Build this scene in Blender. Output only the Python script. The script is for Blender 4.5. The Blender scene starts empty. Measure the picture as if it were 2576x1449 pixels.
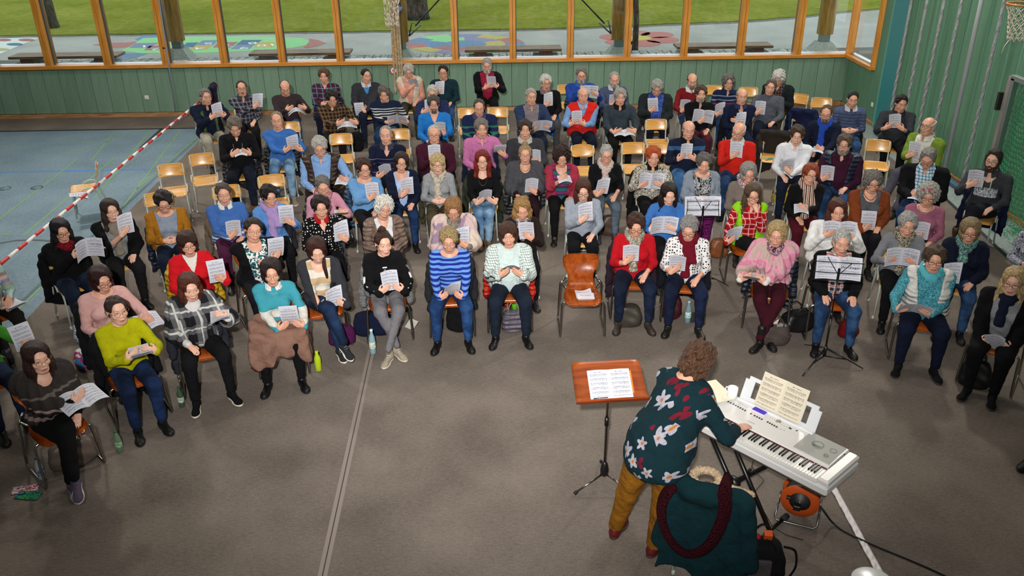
import bpy, math, random
import numpy as np
from mathutils import Matrix, Vector, Euler
random.seed(5)
PI = math.pi
S = bpy.context.scene
C = S.collection
# ------------------------------------------------------------------ camera
cam_d = bpy.data.cameras.new('camera'); cam = bpy.data.objects.new('camera', cam_d); C.objects.link(cam)
FPX, PITCH, YAW, ROLL, CH = 2155.56, math.radians(26.134), math.radians(1.283), math.radians(-0.6245), 4.8
_F = np.array([math.sin(YAW)*math.cos(PITCH), math.cos(YAW)*math.cos(PITCH), -math.sin(PITCH)])
_R0 = np.array([math.cos(YAW), -math.sin(YAW), 0]); _U0 = np.cross(_R0, _F)
_R = _R0*math.cos(ROLL)+_U0*math.sin(ROLL); _U = -_R0*math.sin(ROLL)+_U0*math.cos(ROLL)
m = Matrix.Identity(4)
for i in range(3):
    m[i][0] = _R[i]; m[i][1] = _U[i]; m[i][2] = -_F[i]
m[2][3] = CH
cam.matrix_world = m
cam_d.sensor_width = 36; cam_d.lens = FPX/2576*36; cam_d.clip_start = .1; cam_d.clip_end = 200
S.camera = cam
O = np.array([0, 0, CH])
def ray(x, y): return _F*FPX+_R*(x-1288)-_U*(y-724.5)
def atz(x, y, z=0.):
    d = ray(x, y); return O+d*(z-CH)/d[2]
def aty(x, y, Y):
    d = ray(x, y); return O+d*Y/d[1]
def atx(x, y, X):
    d = ray(x, y); return O+d*X/d[0]
# ------------------------------------------------------------------ render look
S.view_settings.view_transform = 'Standard'; S.view_settings.look = 'None'
S.view_settings.gamma = 1; S.view_settings.use_curve_mapping = False
S.view_settings.exposure = 0.62
cy = S.cycles
cy.use_denoising = True; cy.max_bounces = 5; cy.diffuse_bounces = 2; cy.glossy_bounces = 2
cy.transmission_bounces = 4; cy.transparent_max_bounces = 6; cy.caustics_reflective = False; cy.caustics_refractive = False
cy.sample_clamp_indirect = 4
# world: overcast daylight
W = bpy.data.worlds.new('sky'); S.world = W; W.use_nodes = True
bg = W.node_tree.nodes['Background']; bg.inputs[0].default_value = (.90, .95, 1, 1); bg.inputs[1].default_value = 1.35
def area(name, loc, size, energy, col, tgt=None, sy=None):
    l = bpy.data.lights.new(name, 'AREA'); l.size = size; l.energy = energy; l.color = col
    if sy: l.shape = 'RECTANGLE'; l.size_y = sy
    o = bpy.data.objects.new(name, l); C.objects.link(o); o.location = loc
    if tgt: o.rotation_euler = (Vector(tgt)-Vector(loc)).to_track_quat('-Z', 'Y').to_euler()
    return o
# hall lamps under the ceiling
for x in (-7.5, 0, 7.0):
    for y, e in ((2.5, 4), (9.5, 50), (15.5, 62)):
        area('hall_lamp', (x, y, 6.9), 2.2, 16 if (x == 0 and y < 3) else e, (1, .95, .88), sy=.5)
for x in (-9.5, 8.3):      # brighter lamps high on both sides towards the windows
    area('side_lamp', (x*.82, 14.2, 6.6), .5, 210, (1, .94, .86), (x*.05, 7, 0))
# photographer's flash beside the camera
fl = bpy.data.lights.new('flash', 'SPOT'); fl.energy = 4300; fl.spot_size = math.radians(76); fl.spot_blend = 1.; fl.shadow_soft_size = .07; fl.color = (1, .97, .93)
fo = bpy.data.objects.new('flash', fl); C.objects.link(fo); fo.location = (-.25, -.6, 5.5)
fo.rotation_euler = (Vector((.3, 16.8, .9))-Vector(fo.location)).to_track_quat('-Z', 'Y').to_euler()
# ------------------------------------------------------------------ helpers
def hexc(h, a=True):
    h = h.lstrip('#'); v = [int(h[i:i+2], 16)/255 for i in (0, 2, 4)]
    v = [x/12.92 if x <= .04045 else ((x+.055)/1.055)**2.4 for x in v]
    return tuple(v+[1]) if a else tuple(v)
class NT:
    def __init__(s, name):
        s.m = bpy.data.materials.new(name); s.m.use_nodes = True; s.t = s.m.node_tree
        s.b = s.t.nodes['Principled BSDF']
    def n(s, ty, ins=None, **kw):
        nd = s.t.nodes.new('ShaderNode'+ty)
        for k, v in kw.items(): setattr(nd, k, v)
        for k, v in (ins or {}).items(): s.put(nd.inputs[k], v)
        return nd
    def put(s, sock, v):
        if isinstance(v, bpy.types.Node): v = v.outputs[0]
        if isinstance(v, bpy.types.NodeSocket): s.t.links.new(v, sock)
        else: sock.default_value = v
    def math(s, op, a, b=0., c=None):
        nd = s.n('Math', {0: a, 1: b}, operation=op)
        if c is not None: s.put(nd.inputs[2], c)
        return nd.outputs[0]
    def mix(s, f, a, b):
        nd = s.n('Mix', data_type='RGBA'); s.put(nd.inputs[0], f); s.put(nd.inputs[6], a); s.put(nd.inputs[7], b); return nd.outputs[2]
    def obj(s): return s.n('TexCoord').outputs['Object']
    def sep(s, v): return s.n('SeparateXYZ', {0: v}).outputs
    def noise(s, v, sc, det=2., rough=.5):
        return s.n('TexNoise', {'Vector': v, 'Scale': sc, 'Detail': det, 'Roughness': rough}).outputs[0]
    def ramp(s, f, stops, const=False):
        r = s.n('ValToRGB', {0: f}); e = r.color_ramp.elements
        if const: r.color_ramp.interpolation = 'CONSTANT'
        while len(e) < len(stops): e.new(.5)
        for i, (p, c) in enumerate(stops): e[i].position = p; e[i].color = c
        return r.outputs[0]
    def bump(s, h, st, d=.01):
        b = s.n('Bump', {'Height': h, 'Strength': st, 'Distance': d}); s.put(s.b.inputs['Normal'], b)
    def out(s, col, rough=.8, spec=.3, metal=0.):
        s.put(s.b.inputs['Base Color'], col); s.put(s.b.inputs['Roughness'], rough)
        s.b.inputs['Specular IOR Level'].default_value = spec; s.b.inputs['Metallic'].default_value = metal
        return s.m
_mc = {}
def M(spec, rough=None):
    """procedural material from a short spec"""
    if spec in _mc: return _mc[spec]
    kind, _, rest = spec.partition(':'); a = rest.split(',')
    t = NT(kind+'_'+rest.replace(',', '_')[:40]); o = t.obj()
    def fabric(col, amt=.18, rough=.92):
        nz = t.noise(o, 28, 3); c = t.mix(t.math('MULTIPLY', nz, amt*2), col, t.n('Mix', {0: 1., 6: col, 7: (.45, .45, .45, 1)}, data_type='RGBA', blend_type='MULTIPLY').outputs[2] if isinstance(col, bpy.types.NodeSocket) else tuple([x*.5 for x in col[:3]]+[1]))
        b = t.math('ADD', t.math('MULTIPLY', t.noise(o, 7, 3), 1.0), t.math('MULTIPLY', t.noise(o, 260, 1), .10))
        t.bump(b, .9, .06); return t.out(c, rough, .15)
    if kind == 'k': r = fabric(hexc(a[0]))
    elif kind == 'dn':   # denim with worn fronts
        nz = t.noise(o, 5, 2); wh = t.noise(o, 200, 1)
        c = t.mix(t.ramp(nz, [(.42, (0, 0, 0, 1)), (.68, (1, 1, 1, 1))]), hexc(a[0]), hexc(a[1] if len(a) > 1 else a[0]))
        r = fabric(c, .12)
    elif kind == 'st':   # stripes along z: period, colours
        z = t.sep(o)[2]; f = t.math('FRACT', t.math('DIVIDE', z, float(a[0])))
        cs = a[1:]; r = fabric(t.ramp(f, [(i/len(cs), hexc(c)) for i, c in enumerate(cs)], True), .1)
    elif kind == 'vs':   # stripes along x
        z = t.sep(o)[0]; f = t.math('FRACT', t.math('DIVIDE', z, float(a[0])))
        cs = a[1:]; r = fabric(t.ramp(f, [(i/len(cs), hexc(c)) for i, c in enumerate(cs)], True), .1)
    elif kind == 'zb':   # bands at given heights: base, then z0,z1,colour triples
        z = t.sep(o)[2]; col = hexc(a[0]); i = 1
        while i+2 < len(a)+0 and i+2 <= len(a)-1:
            z0, z1, c = float(a[i]), float(a[i+1]), a[i+2]
            f = t.math('MULTIPLY', t.math('GREATER_THAN', z, z0), t.math('LESS_THAN', z, z1)); col = t.mix(f, col, hexc(c)); i += 3
        r = fabric(col, .12)
    elif kind == 'pl':   # plaid: period, base, band, line
        p = float(a[0]); x, y, z = t.sep(o)
        def fr(v, off=0.): return t.math('FRACT', t.math('ADD', t.math('DIVIDE', v, p), off+10))
        xx = t.math('ADD', x, t.math('MULTIPLY', y, .5))
        fx = t.math('LESS_THAN', fr(xx), .5); fz = t.math('LESS_THAN', fr(z), .5)
        col = t.mix(t.math('MULTIPLY', t.math('ADD', fx, fz), .5), hexc(a[1]), hexc(a[2]))
        ln = t.math('MAXIMUM', t.math('LESS_THAN', fr(xx, .28), .10), t.math('LESS_THAN', fr(z, .28), .10))
        r = fabric(t.mix(ln, col, hexc(a[3])), .1)
    elif kind == 'gr':   # fine check: period, base, line
        p = float(a[0]); x, y, z = t.sep(o)
        def fr(v): return t.math('LESS_THAN', t.math('FRACT', t.math('ADD', t.math('DIVIDE', v, p), 10.)), float(a[3]) if len(a) > 3 else .22)
        r = fabric(t.mix(t.math('MAXIMUM', fr(t.math('ADD', x, t.math('MULTIPLY', y, .6))), fr(z)), hexc(a[1]), hexc(a[2])), .06)
    elif kind == 'dot':  # dots: scale, base, dot, size
        v = t.n('TexVoronoi', {'Vector': o, 'Scale': float(a[0]), 'Randomness': .35}); f = t.math('LESS_THAN', v.outputs['Distance'], float(a[3]))
        r = fabric(t.mix(f, hexc(a[1]), hexc(a[2])), .05)
    elif kind == 'nz':   # printed pattern: scale, c1, c2[, c3]
        nn = t.n('TexNoise', {'Vector': o, 'Scale': float(a[0]), 'Detail': 2., 'Distortion': 1.5}).outputs[0]
        cs = a[1:]; st = [(0 if i == 0 else .36+.26*i/len(cs), hexc(c)) for i, c in enumerate(cs)]
        r = fabric(t.ramp(nn, st, True), .05)
    elif kind == 'fl':   # five-petalled flowers: scale, base, petal, centre, leaf
        v = t.n('TexVoronoi', {'Vector': o, 'Scale': float(a[0]), 'Randomness': .75}); sb_ = t.n('VectorMath', {0: o, 1: v.outputs['Position']}, operation='SUBTRACT').outputs[0]
        x, y, z = t.sep(sb_); h = t.math('SUBTRACT', t.math('MULTIPLY', x, .6), t.math('MULTIPLY', y, .8)); th = t.math('ARCTAN2', z, h)
        rr = t.math('SQRT', t.math('ADD', t.math('MULTIPLY', h, h), t.math('MULTIPLY', z, z))); cr, cg, cb = t.sep(v.outputs['Color'])
        th2 = t.math('ADD', th, t.math('MULTIPLY', cg, 6.)); R_ = t.math('ADD', .036, t.math('MULTIPLY', cb, .034))
        pet = t.math('LESS_THAN', rr, t.math('MULTIPLY', R_, t.math('ADD', .74, t.math('MULTIPLY', t.math('COSINE', t.math('MULTIPLY', th2, 5.)), .26))))
        sel = t.math('GREATER_THAN', cr, .30); shade = t.mix(t.math('MULTIPLY', t.noise(o, 60, 2), 1.), hexc(a[2]), hexc('7f7f92'))
        col = t.mix(t.math('MULTIPLY', sel, pet), hexc(a[1]), shade)
        col = t.mix(t.math('MULTIPLY', sel, t.math('LESS_THAN', rr, .011)), col, hexc(a[3]))
        lf = t.math('LESS_THAN', rr, t.math('MULTIPLY', .045, t.math('ABSOLUTE', t.math('COSINE', t.math('MULTIPLY', th2, 1.5)))))
        r = fabric(t.mix(t.math('MULTIPLY', t.math('SUBTRACT', 1., sel), lf), col, hexc(a[4])), .05)
    elif kind == 'sk':   # skin
        nz = t.noise(o, 14, 2); c = t.mix(nz, hexc(a[0]), hexc(a[1])); t.bump(t.noise(o, 90, 2), .15, .003); r = t.out(c, .48, .4)
        t.b.inputs['Subsurface Weight'].default_value = 0.0
    elif kind == 'hr':   # hair
        mp = t.n('Mapping', {0: o, 3: (90, 90, 14)}); nz = t.noise(mp.outputs[0], 1., 3, .7)
        hc = hexc(a[0]); c = t.mix(t.ramp(nz, [(.36, (0, 0, 0, 1)), (.66, (1, 1, 1, 1))]), tuple([x*.35 for x in hc[:3]]+[1]), tuple([min(1, x*1.35) for x in hc[:3]]+[1])); t.bump(nz, 1., .02); r = t.out(c, .5, .35)
    elif kind == 'p':    # plain paint / plastic: colour, rough, spec
        r = t.out(hexc(a[0]), float(a[1]) if len(a) > 1 else .5, float(a[2]) if len(a) > 2 else .5)
    elif kind == 'mt':   # metal
        r = t.out(hexc(a[0]), float(a[1]) if len(a) > 1 else .3, .5, 1.)
    elif kind == 'lt':   # leather
        t.bump(t.noise(o, 90, 2), .2, .005); r = t.out(t.mix(t.noise(o, 9, 2), hexc(a[0]), tuple([x*.6 for x in hexc(a[0])[:3]]+[1])), .45, .4)
    elif kind == 'pf':   # padded / shiny jacket cloth
        wv = t.noise(o, 5, 3); w2 = t.math('SINE', t.math('MULTIPLY', t.sep(o)[2], 110.)); t.bump(t.math('ADD', wv, t.math('MULTIPLY', w2, .12)), 1., .05)
        r = t.out(t.mix(wv, hexc(a[0]), tuple([x*.5 for x in hexc(a[0])[:3]]+[1])), .5, .4)
    elif kind == 'wd':   # wood: c1, c2, rough, axis
        ax = int(a[3]) if len(a) > 3 else 0; sc = [9, 9, 9]; sc[ax] = 1.2
        mp = t.n('Mapping', {0: o, 3: tuple(sc)}); nz = t.n('TexNoise', {'Vector': mp.outputs[0], 'Scale': 2.2, 'Detail': 4., 'Distortion': .6}).outputs[0]
        t.bump(nz, .1, .004); r = t.out(t.mix(t.ramp(nz, [(.35, (0, 0, 0, 1)), (.65, (1, 1, 1, 1))]), hexc(a[0]), hexc(a[1])), float(a[2]) if len(a) > 2 else .4, .5)
    elif kind == 'gl':   # glass: tint, mix
        t.t.nodes.remove(t.b); tr = t.n('BsdfTransparent', {0: hexc(a[0])}); gs = t.n('BsdfGlossy', {0: (1, 1, 1, 1), 1: .03})
        fr = t.n('LayerWeight', {0: .12}); mx = t.n('MixShader', {0: t.math('ADD', t.math('MULTIPLY', fr.outputs[1], .3), float(a[1])), 1: tr, 2: gs})
        t.t.links.new(mx.outputs[0], t.t.nodes['Material Output'].inputs[0]); r = t.m
    elif kind == 'em':
        t.b.inputs['Emission Color'].default_value = hexc(a[0]); t.b.inputs['Emission Strength'].default_value = float(a[1]); r = t.out(hexc(a[0]), .3)
    else: raise ValueError(spec)
    _mc[spec] = r; return r
def sock_color_fix(): pass
def mesh_np(name, V, Q, smooth=True, mi=None):
    me = bpy.data.meshes.new(name); V = np.asarray(V, 'f'); Q = np.asarray(Q, 'i')
    me.vertices.add(len(V)); me.vertices.foreach_set('co', V.ravel())
    me.loops.add(Q.size); me.loops.foreach_set('vertex_index', Q.ravel())
    me.polygons.add(len(Q)); me.polygons.foreach_set('loop_start', np.arange(0, Q.size, Q.shape[1], dtype='i'))
    me.polygons.foreach_set('use_smooth', np.full(len(Q), smooth))
    if mi is not None: me.polygons.foreach_set('material_index', np.asarray(mi, 'i'))
    me.update(calc_edges=True); return me
def link(name, me, parent=None, mats=None, loc=None, rot=None):
    o = bpy.data.objects.new(name, me); C.objects.link(o)
    if parent is not None: o.parent = parent
    if mats is not None and not me.materials:
        for x in (mats if isinstance(mats, (list, tuple)) else [mats]): me.materials.append(M(x) if isinstance(x, str) else x)
    if loc is not None: o.location = loc
    if rot is not None: o.rotation_euler = rot
    return o
def objmat(o, *specs):
    for i, sp in enumerate(specs):
        while len(o.data.materials) <= i: o.data.materials.append(None)
        o.material_slots[i].link = 'OBJECT'; o.material_slots[i].material = M(sp)
_labs = {}
def tag(o, label=None, cat=None, group=None, kind=None):
    if label:
        o['label'] = label
        if len(label.replace(',', '').split()) > 16 or label.lower() in _labs: print('LABELCHECK', label)
        _labs[label.lower()] = 1
    if cat: o['category'] = cat
    if group: o['group'] = group
    if kind: o['kind'] = kind
    return o
def empty(name, loc=(0, 0, 0), rz=0., s=1.):
    o = bpy.data.objects.new(name, None); C.objects.link(o); o.location = loc; o.rotation_euler = (0, 0, rz); o.scale = (s, s, s); o.empty_display_size = .1; return o
class MB:
    """collects boxes, tubes, lathes and strips, builds one mesh"""
    def __init__(s): s.v = []; s.f = []; s.m = []; s.sm = []; s.cur = 0; s.smooth = False
    def add(s, vs, fs, smooth=None):
        b = len(s.v); s.v += [tuple(map(float, v)) for v in vs]; s.f += [tuple(b+i for i in f) for f in fs]; s.m += [s.cur]*len(fs); s.sm += [s.smooth if smooth is None else smooth]*len(fs); return s
    def box(s, c, d, R=None, bev=0.):
        x, y, z = [k/2 for k in d]; b = min(bev, x*.9, y*.9, z*.9)
        if b > 0:
            vs = []; prof = [(-z, b), (-z+b, 0), (z-b, 0), (z, b)]
            for zz, ins in prof:
                for sx, sy in ((-1, -1), (1, -1), (1, 1), (-1, 1)):
                    X, Y = x-ins, y-ins; bb = b*.6
                    p = [(sx*(X), sy*(Y-bb)), (sx*(X-bb), sy*Y)]
                    if sx*sy > 0: p = [p[0], p[1]]
                    else: p = [p[1], p[0]]
                    vs += [(q[0], q[1], zz) for q in p]
            fs = [tuple(range(7, -1, -1)), tuple(range(24, 32))]
            for k in range(3):
                for i in range(8): fs.append((k*8+i, k*8+(i+1) % 8, k*8+8+(i+1) % 8, k*8+8+i))
        else:
            vs = [(sx*x, sy*y, sz*z) for sz in (-1, 1) for sx, sy in ((-1, -1), (1, -1), (1, 1), (-1, 1))]
            fs = [(3, 2, 1, 0), (4, 5, 6, 7), (0, 1, 5, 4), (1, 2, 6, 5), (2, 3, 7, 6), (3, 0, 4, 7)]
        c = Vector(c); vs = [(R @ Vector(v) if R is not None else Vector(v))+c for v in vs]
        return s.add(vs, fs)
    def tube(s, pts, r, n=8, closed=False, rs=None, flat=1.):
        pts = [Vector(p) for p in pts]; k = len(pts); vs = []; fs = []; up = None
        for i, p in enumerate(pts):
            if closed: t = (pts[(i+1) % k]-pts[i-1])
            else: t = pts[min(i+1, k-1)]-pts[max(i-1, 0)]
            t.normalize()
            if up is None:
                up = Vector((0, 0, 1)) if abs(t.z) < .9 else Vector((0, 1, 0))
            a = (up-t*up.dot(t));
            if a.length < 1e-4: a = t.orthogonal()
            a.normalize(); up = a; b = t.cross(a); rr = rs[i] if rs else r
            vs += [p+(a*math.cos(2*PI*j/n)*flat+b*math.sin(2*PI*j/n))*rr for j in range(n)]
        for i in range(k if closed else k-1):
            i2 = (i+1) % k
            fs += [(i*n+j, i*n+(j+1) % n, i2*n+(j+1) % n, i2*n+j) for j in range(n)]
        if not closed: fs += [tuple(range(n-1, -1, -1)), tuple((k-1)*n+j for j in range(n))]
        return s.add(vs, fs, True)
    def lathe(s, prof, n=16, c=(0, 0, 0), R=None):
        vs = []; fs = []; k = len(prof)
        for r, z in prof: vs += [Vector((r*math.cos(2*PI*j/n), r*math.sin(2*PI*j/n), z)) for j in range(n)]
        for i in range(k-1): fs += [(i*n+j, i*n+(j+1) % n, (i+1)*n+(j+1) % n, (i+1)*n+j) for j in range(n)]
        fs += [tuple(range(n-1, -1, -1)), tuple((k-1)*n+j for j in range(n))]
        c = Vector(c); vs = [(R @ v if R is not None else v)+c for v in vs]; return s.add(vs, fs, True)
    def grid(s, P, th=0.):
        """P: rows of points; optional thickness"""
        P = np.array(P, float); a, b = P.shape[:2]; idx = np.arange(a*b).reshape(a, b)
        fs = [(idx[i, j], idx[i, j+1], idx[i+1, j+1], idx[i+1, j]) for i in range(a-1) for j in range(b-1)]
        if th == 0: return s.add(P.reshape(-1, 3), fs, True)
        du = np.gradient(P, axis=0); dv = np.gradient(P, axis=1); N = np.cross(dv, du); N /= np.linalg.norm(N, axis=2, keepdims=True)+1e-9
        T = P-N*th/2; B = P+N*th/2; V = np.concatenate([T.reshape(-1, 3), B.reshape(-1, 3)]); n = a*b
        f2 = [tuple(reversed(f)) for f in fs]; f3 = [tuple(k+n for k in f) for f in fs]
        per = [(i, 0) for i in range(a)]+[(a-1, j) for j in range(1, b)]+[(i, b-1) for i in range(a-2, -1, -1)]+[(0, j) for j in range(b-2, 0, -1)]
        pi = [int(idx[p]) for p in per]
        side = [(pi[k], pi[(k+1) % len(pi)], pi[(k+1) % len(pi)]+n, pi[k]+n) for k in range(len(pi))]
        s.add(V, f2+f3, True); bse = len(s.v)-2*n
        s.f += [tuple(bse+i for i in f) for f in side]; s.m += [s.cur]*len(side); s.sm += [False]*len(side); return s
    def mesh(s, name, mats=None):
        me = bpy.data.meshes.new(name); me.from_pydata(s.v, [], s.f)
        me.polygons.foreach_set('material_index', s.m); me.polygons.foreach_set('use_smooth', s.sm)
        for x in (mats if isinstance(mats, (list, tuple)) else [mats] if mats else []): me.materials.append(M(x) if isinstance(x, str) else x)
        me.update(); return me
    def build(s, name, mats, parent=None, loc=None, rot=None): return link(name, s.mesh(name, mats), parent, None, loc, rot)
def arc(p, c, q, n=5):
    p, c, q = Vector(p), Vector(c), Vector(q)
    return [p*(1-t)**2+c*2*t*(1-t)+q*t*t for t in [i/n for i in range(n+1)]]
# ------------------------------------------------------------------ signed distance modelling
F32 = np.float32
def v3(a): return [F32(k) for k in a]
def ell(X, Y, Z, c, r):
    x = (X-F32(c[0]))/F32(r[0]); y = (Y-F32(c[1]))/F32(r[1]); z = (Z-F32(c[2]))/F32(r[2])
    k = np.sqrt(x*x+y*y+z*z)+F32(1e-6); g = np.sqrt((x/F32(r[0]))**2+(y/F32(r[1]))**2+(z/F32(r[2]))**2)+F32(1e-6)
    return k*(k-1)/g
def cone(X, Y, Z, a, b, ra, rb):
    bx, by, bz = b[0]-a[0], b[1]-a[1], b[2]-a[2]; L = bx*bx+by*by+bz*bz+1e-9
    x = X-F32(a[0]); y = Y-F32(a[1]); z = Z-F32(a[2])
    t = np.clip((x*F32(bx)+y*F32(by)+z*F32(bz))/F32(L), 0, 1)
    return np.sqrt((x-t*F32(bx))**2+(y-t*F32(by))**2+(z-t*F32(bz))**2)-(F32(ra)+F32(rb-ra)*t)
def smin(a, b, k):
    h = np.clip(.5+.5*(b-a)/F32(k), 0, 1); return b+(a-b)*h-F32(k)*h*(1-h)
def smax(a, b, k): return -smin(-a, -b, k)
_CO = [(0, 0, 0), (1, 0, 0), (0, 1, 0), (1, 1, 0), (0, 0, 1), (1, 0, 1), (0, 1, 1), (1, 1, 1)]
_ED = [(0, 1), (2, 3), (4, 5), (6, 7), (0, 2), (1, 3), (4, 6), (5, 7), (0, 4), (1, 5), (2, 6), (3, 7)]
def nets(f, lo, hi, h):
    ax = [np.arange(lo[i], hi[i]+h, h, dtype=F32) for i in range(3)]
    X = ax[0][:, None, None]; Y = ax[1][None, :, None]; Z = ax[2][None, None, :]
    D = f(X, Y, Z); D = np.broadcast_to(D, (len(ax[0]), len(ax[1]), len(ax[2]))).astype(F32)
    D[0] = np.maximum(D[0], h*.3) if False else D[0]
    S_ = D < 0; n = D.shape
    c = [S_[a:n[0]-1+a, b:n[1]-1+b, d:n[2]-1+d] for a, b, d in _CO]
    cnt = sum(x.astype(np.int8) for x in c); act = (cnt > 0) & (cnt < 8)
    ia = np.argwhere(act); idx = -np.ones(act.shape, np.int64); idx[act] = np.arange(len(ia))
    co = np.array(_CO); dv = np.stack([D[ia[:, 0]+a, ia[:, 1]+b, ia[:, 2]+d] for a, b, d in _CO], 1)
    acc = np.zeros((len(ia), 3)); w = np.zeros(len(ia))
    for a, b in _ED:
        da, db = dv[:, a], dv[:, b]; mk = (da < 0) != (db < 0); t = np.where(mk, da/(da-db+1e-12), 0)
        acc += (co[a]+t[:, None]*(co[b]-co[a]))*mk[:, None]; w += mk
    V = np.array(lo)+h*(ia+acc/np.maximum(w, 1)[:, None]); Q = []
    def quads(A, sel):
        if len(A[0]) == 0: return
        q = np.stack(A, 1); ok = (q >= 0).all(1); q = q[ok]; s2 = sel[ok]; q[s2] = q[s2][:, ::-1]; Q.append(q)
    s0 = S_[:-1, 1:-1, 1:-1]; e = s0 != S_[1:, 1:-1, 1:-1]; i, j, k = np.nonzero(e); j = j+1; k = k+1
    quads((idx[i, j-1, k-1], idx[i, j, k-1], idx[i, j, k], idx[i, j-1, k]), ~S_[i, j, k])
    s0 = S_[1:-1, :-1, 1:-1]; e = s0 != S_[1:-1, 1:, 1:-1]; i, j, k = np.nonzero(e); i = i+1; k = k+1
    quads((idx[i-1, j, k-1], idx[i-1, j, k], idx[i, j, k], idx[i, j, k-1]), ~S_[i, j, k])
    s0 = S_[1:-1, 1:-1, :-1]; e = s0 != S_[1:-1, 1:-1, 1:]; i, j, k = np.nonzero(e); i = i+1; j = j+1
    quads((idx[i-1, j-1, k], idx[i, j-1, k], idx[i, j, k], idx[i-1, j, k]), ~S_[i, j, k])
    return V, (np.concatenate(Q) if Q else np.zeros((0, 4), int))
def text_mesh(cu, name, col):
    cu.resolution_u = 2; t_ = bpy.data.objects.new('tmp', cu); C.objects.link(t_); dg = bpy.context.evaluated_depsgraph_get(); dg.update()
    me = bpy.data.meshes.new_from_object(t_.evaluated_get(dg)); me.name = name; bpy.data.objects.remove(t_); me.materials.clear(); me.materials.append(M(col)); return me
# ------------------------------------------------------------------ the hall
YW = 18.66; XR = 7.76
def struct(mb, name, mats, parent=None):
    o = mb.build(name, mats, parent)
    if parent is None: tag(o, kind='structure')
    return o
def floor_mat(name, c1, c2, sc, bumpy):
    t = NT(name); o = t.obj(); a = t.noise(o, sc, 4, .7); b = t.noise(o, 1.3, 2); mp = t.n('Mapping', {0: o, 3: (12, 55, 12)}); d = t.noise(mp.outputs[0], 1.6, 4, .75)
    f = t.math('ADD', t.math('MULTIPLY', a, .45), t.math('ADD', t.math('MULTIPLY', b, .28), t.math('MULTIPLY', d, .32)))
    t.bump(a, bumpy, .01); return t.out(t.ramp(f, [(.40, hexc(c1)), (.68, hexc(c2))]), .95 if bumpy > .2 else .6, .1)
m_carpet = floor_mat('carpet_felt', '58504a', '8a8077', 130, .5)
m_blue = floor_mat('sports_floor', '5f7480', '8195a1', 22, .05)
m_greyfl = floor_mat('grey_floor', '75817f', '94a09e', 22, .05)
mb = MB(); mb.box((-1, 7, -.05), (26, 23.4, .1)); struct(mb, 'floor', m_blue)
def slab(name, pts, z, mat, parent=None, th=.004, z0=None):
    mb = MB(); n = len(pts); z0 = z-th if z0 is None else z0
    mb.add([(p[0], p[1], z0) for p in pts]+[(p[0], p[1], z) for p in pts], [tuple(range(n-1, -1, -1)), tuple(range(n, 2*n))]+[(i, (i+1) % n, n+(i+1) % n, n+i) for i in range(n)])
    return struct(mb, name, mat, parent)
slab('floor_carpet', [(-5.65, -4), (6.3, -4), (6.86, 9.8), (7.2, 12.9), (7.3, 17.63), (-5.8, 17.63), (-5.72, 12), (-5.6, 9)], .006, m_carpet, None, .006)
slab('floor_carpet_strip', [(-13.5, 17.63), (XR, 17.63), (XR, YW), (-13.5, YW)], .006, m_carpet, None, .006)
slab('floor_side', [(6.3, -4), (XR, -4), (XR, 17.6), (7.3, 17.6), (7.2, 12.9), (6.86, 9.8)], .003, m_greyfl, None, .003)
def line(name, a, b, w, z, mat):
    a = np.array(a[:2]); b = np.array(b[:2]); d = (b-a)/np.linalg.norm(b-a); n = np.array([-d[1], d[0]])*w/2
    return slab(name, [a-n, b-n, b+n, a+n], z, mat, None, .0015)
line('trim_black', (-13.5, 17.62), (-5.6, 17.62), .05, .009, 'p:16181b,.7')
line('trim_blue', atz(0, 433.2), atz(384, 425.8), .07, .002, 'p:3c78b4,.6')
for i, (a, b) in enumerate([((0, 551), (196, 400)), ((60, 593), (290, 396)), ((238, 500), (377, 330)), ((0, 362), (245, 360)), ((310, 520), (455, 327)), ((100, 722), (165, 655)), ((40, 785), (110, 715)), ((345, 475), (505, 340)), ((0, 591), (28, 590)), ((165, 390), (352, 330)), ((232, 402), (290, 330)), ((432, 356), (490, 355))]):
    line('trim_green', atz(*a), atz(*b), .025, .0025, 'p:6f9a52,.6')
# black arc
pts = [atz(x, y) for x, y in ((0, 612), (40, 605), (90, 604), (150, 608))]
for a, b in zip(pts, pts[1:]): line('trim_arc', a, b, .05, .0025, 'p:3a4248,.6')
line('trim_dark_strip', atz(355, 373), atz(417, 317), .10, .003, 'p:23282a,.6')  # plain dark strip laid on the blue floor
for x, y in ((12, 474), (93, 472)):
    p = atz(x, y); mb = MB(); mb.lathe([(.10, 0), (.10, .004), (.085, .005), (.085, .003)], 20, (p[0], p[1], 0)); mb.cur = 1; mb.lathe([(.08, .0), (.08, .0035)], 20, (p[0], p[1], 0)); mb.lathe([(.008, 0), (.008, .006)], 8, (p[0], p[1], 0))
    o = mb.build('floor_socket_cover', ['mt:4e5a60,.4', m_blue]); tag(o, 'round cover disc set in the blue floor, '+('nearer the barrier chair' if x > 50 else 'nearer the frame edge'), 'floor cover', 'round floor covers')
# carpet joints covered with tape
line('trim_joint', atz(935, 880), atz(806, 1475), .075, .0085, 'p:857a73,.45')
line('trim_joint_seam', atz(935, 880), atz(806, 1475), .008, .0095, 'p:2c2825,.8')
line('trim_joint_right', atz(1800, 690), atz(1990, 1010), .06, .0085, 'p:5e5650,.6')
line('trim_floor_edge', (6.2, 3), (6.88, 9.9), .06, .009, 'p:1d2022,.6')
line('trim_floor_edge', (6.88, 9.9), (7.22, 12.9), .06, .009, 'p:1d2022,.6')
line('trim_floor_edge', (6.98, 8.6), (7.05, 9.3), .03, .010, 'p:a03a34,.6')
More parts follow.
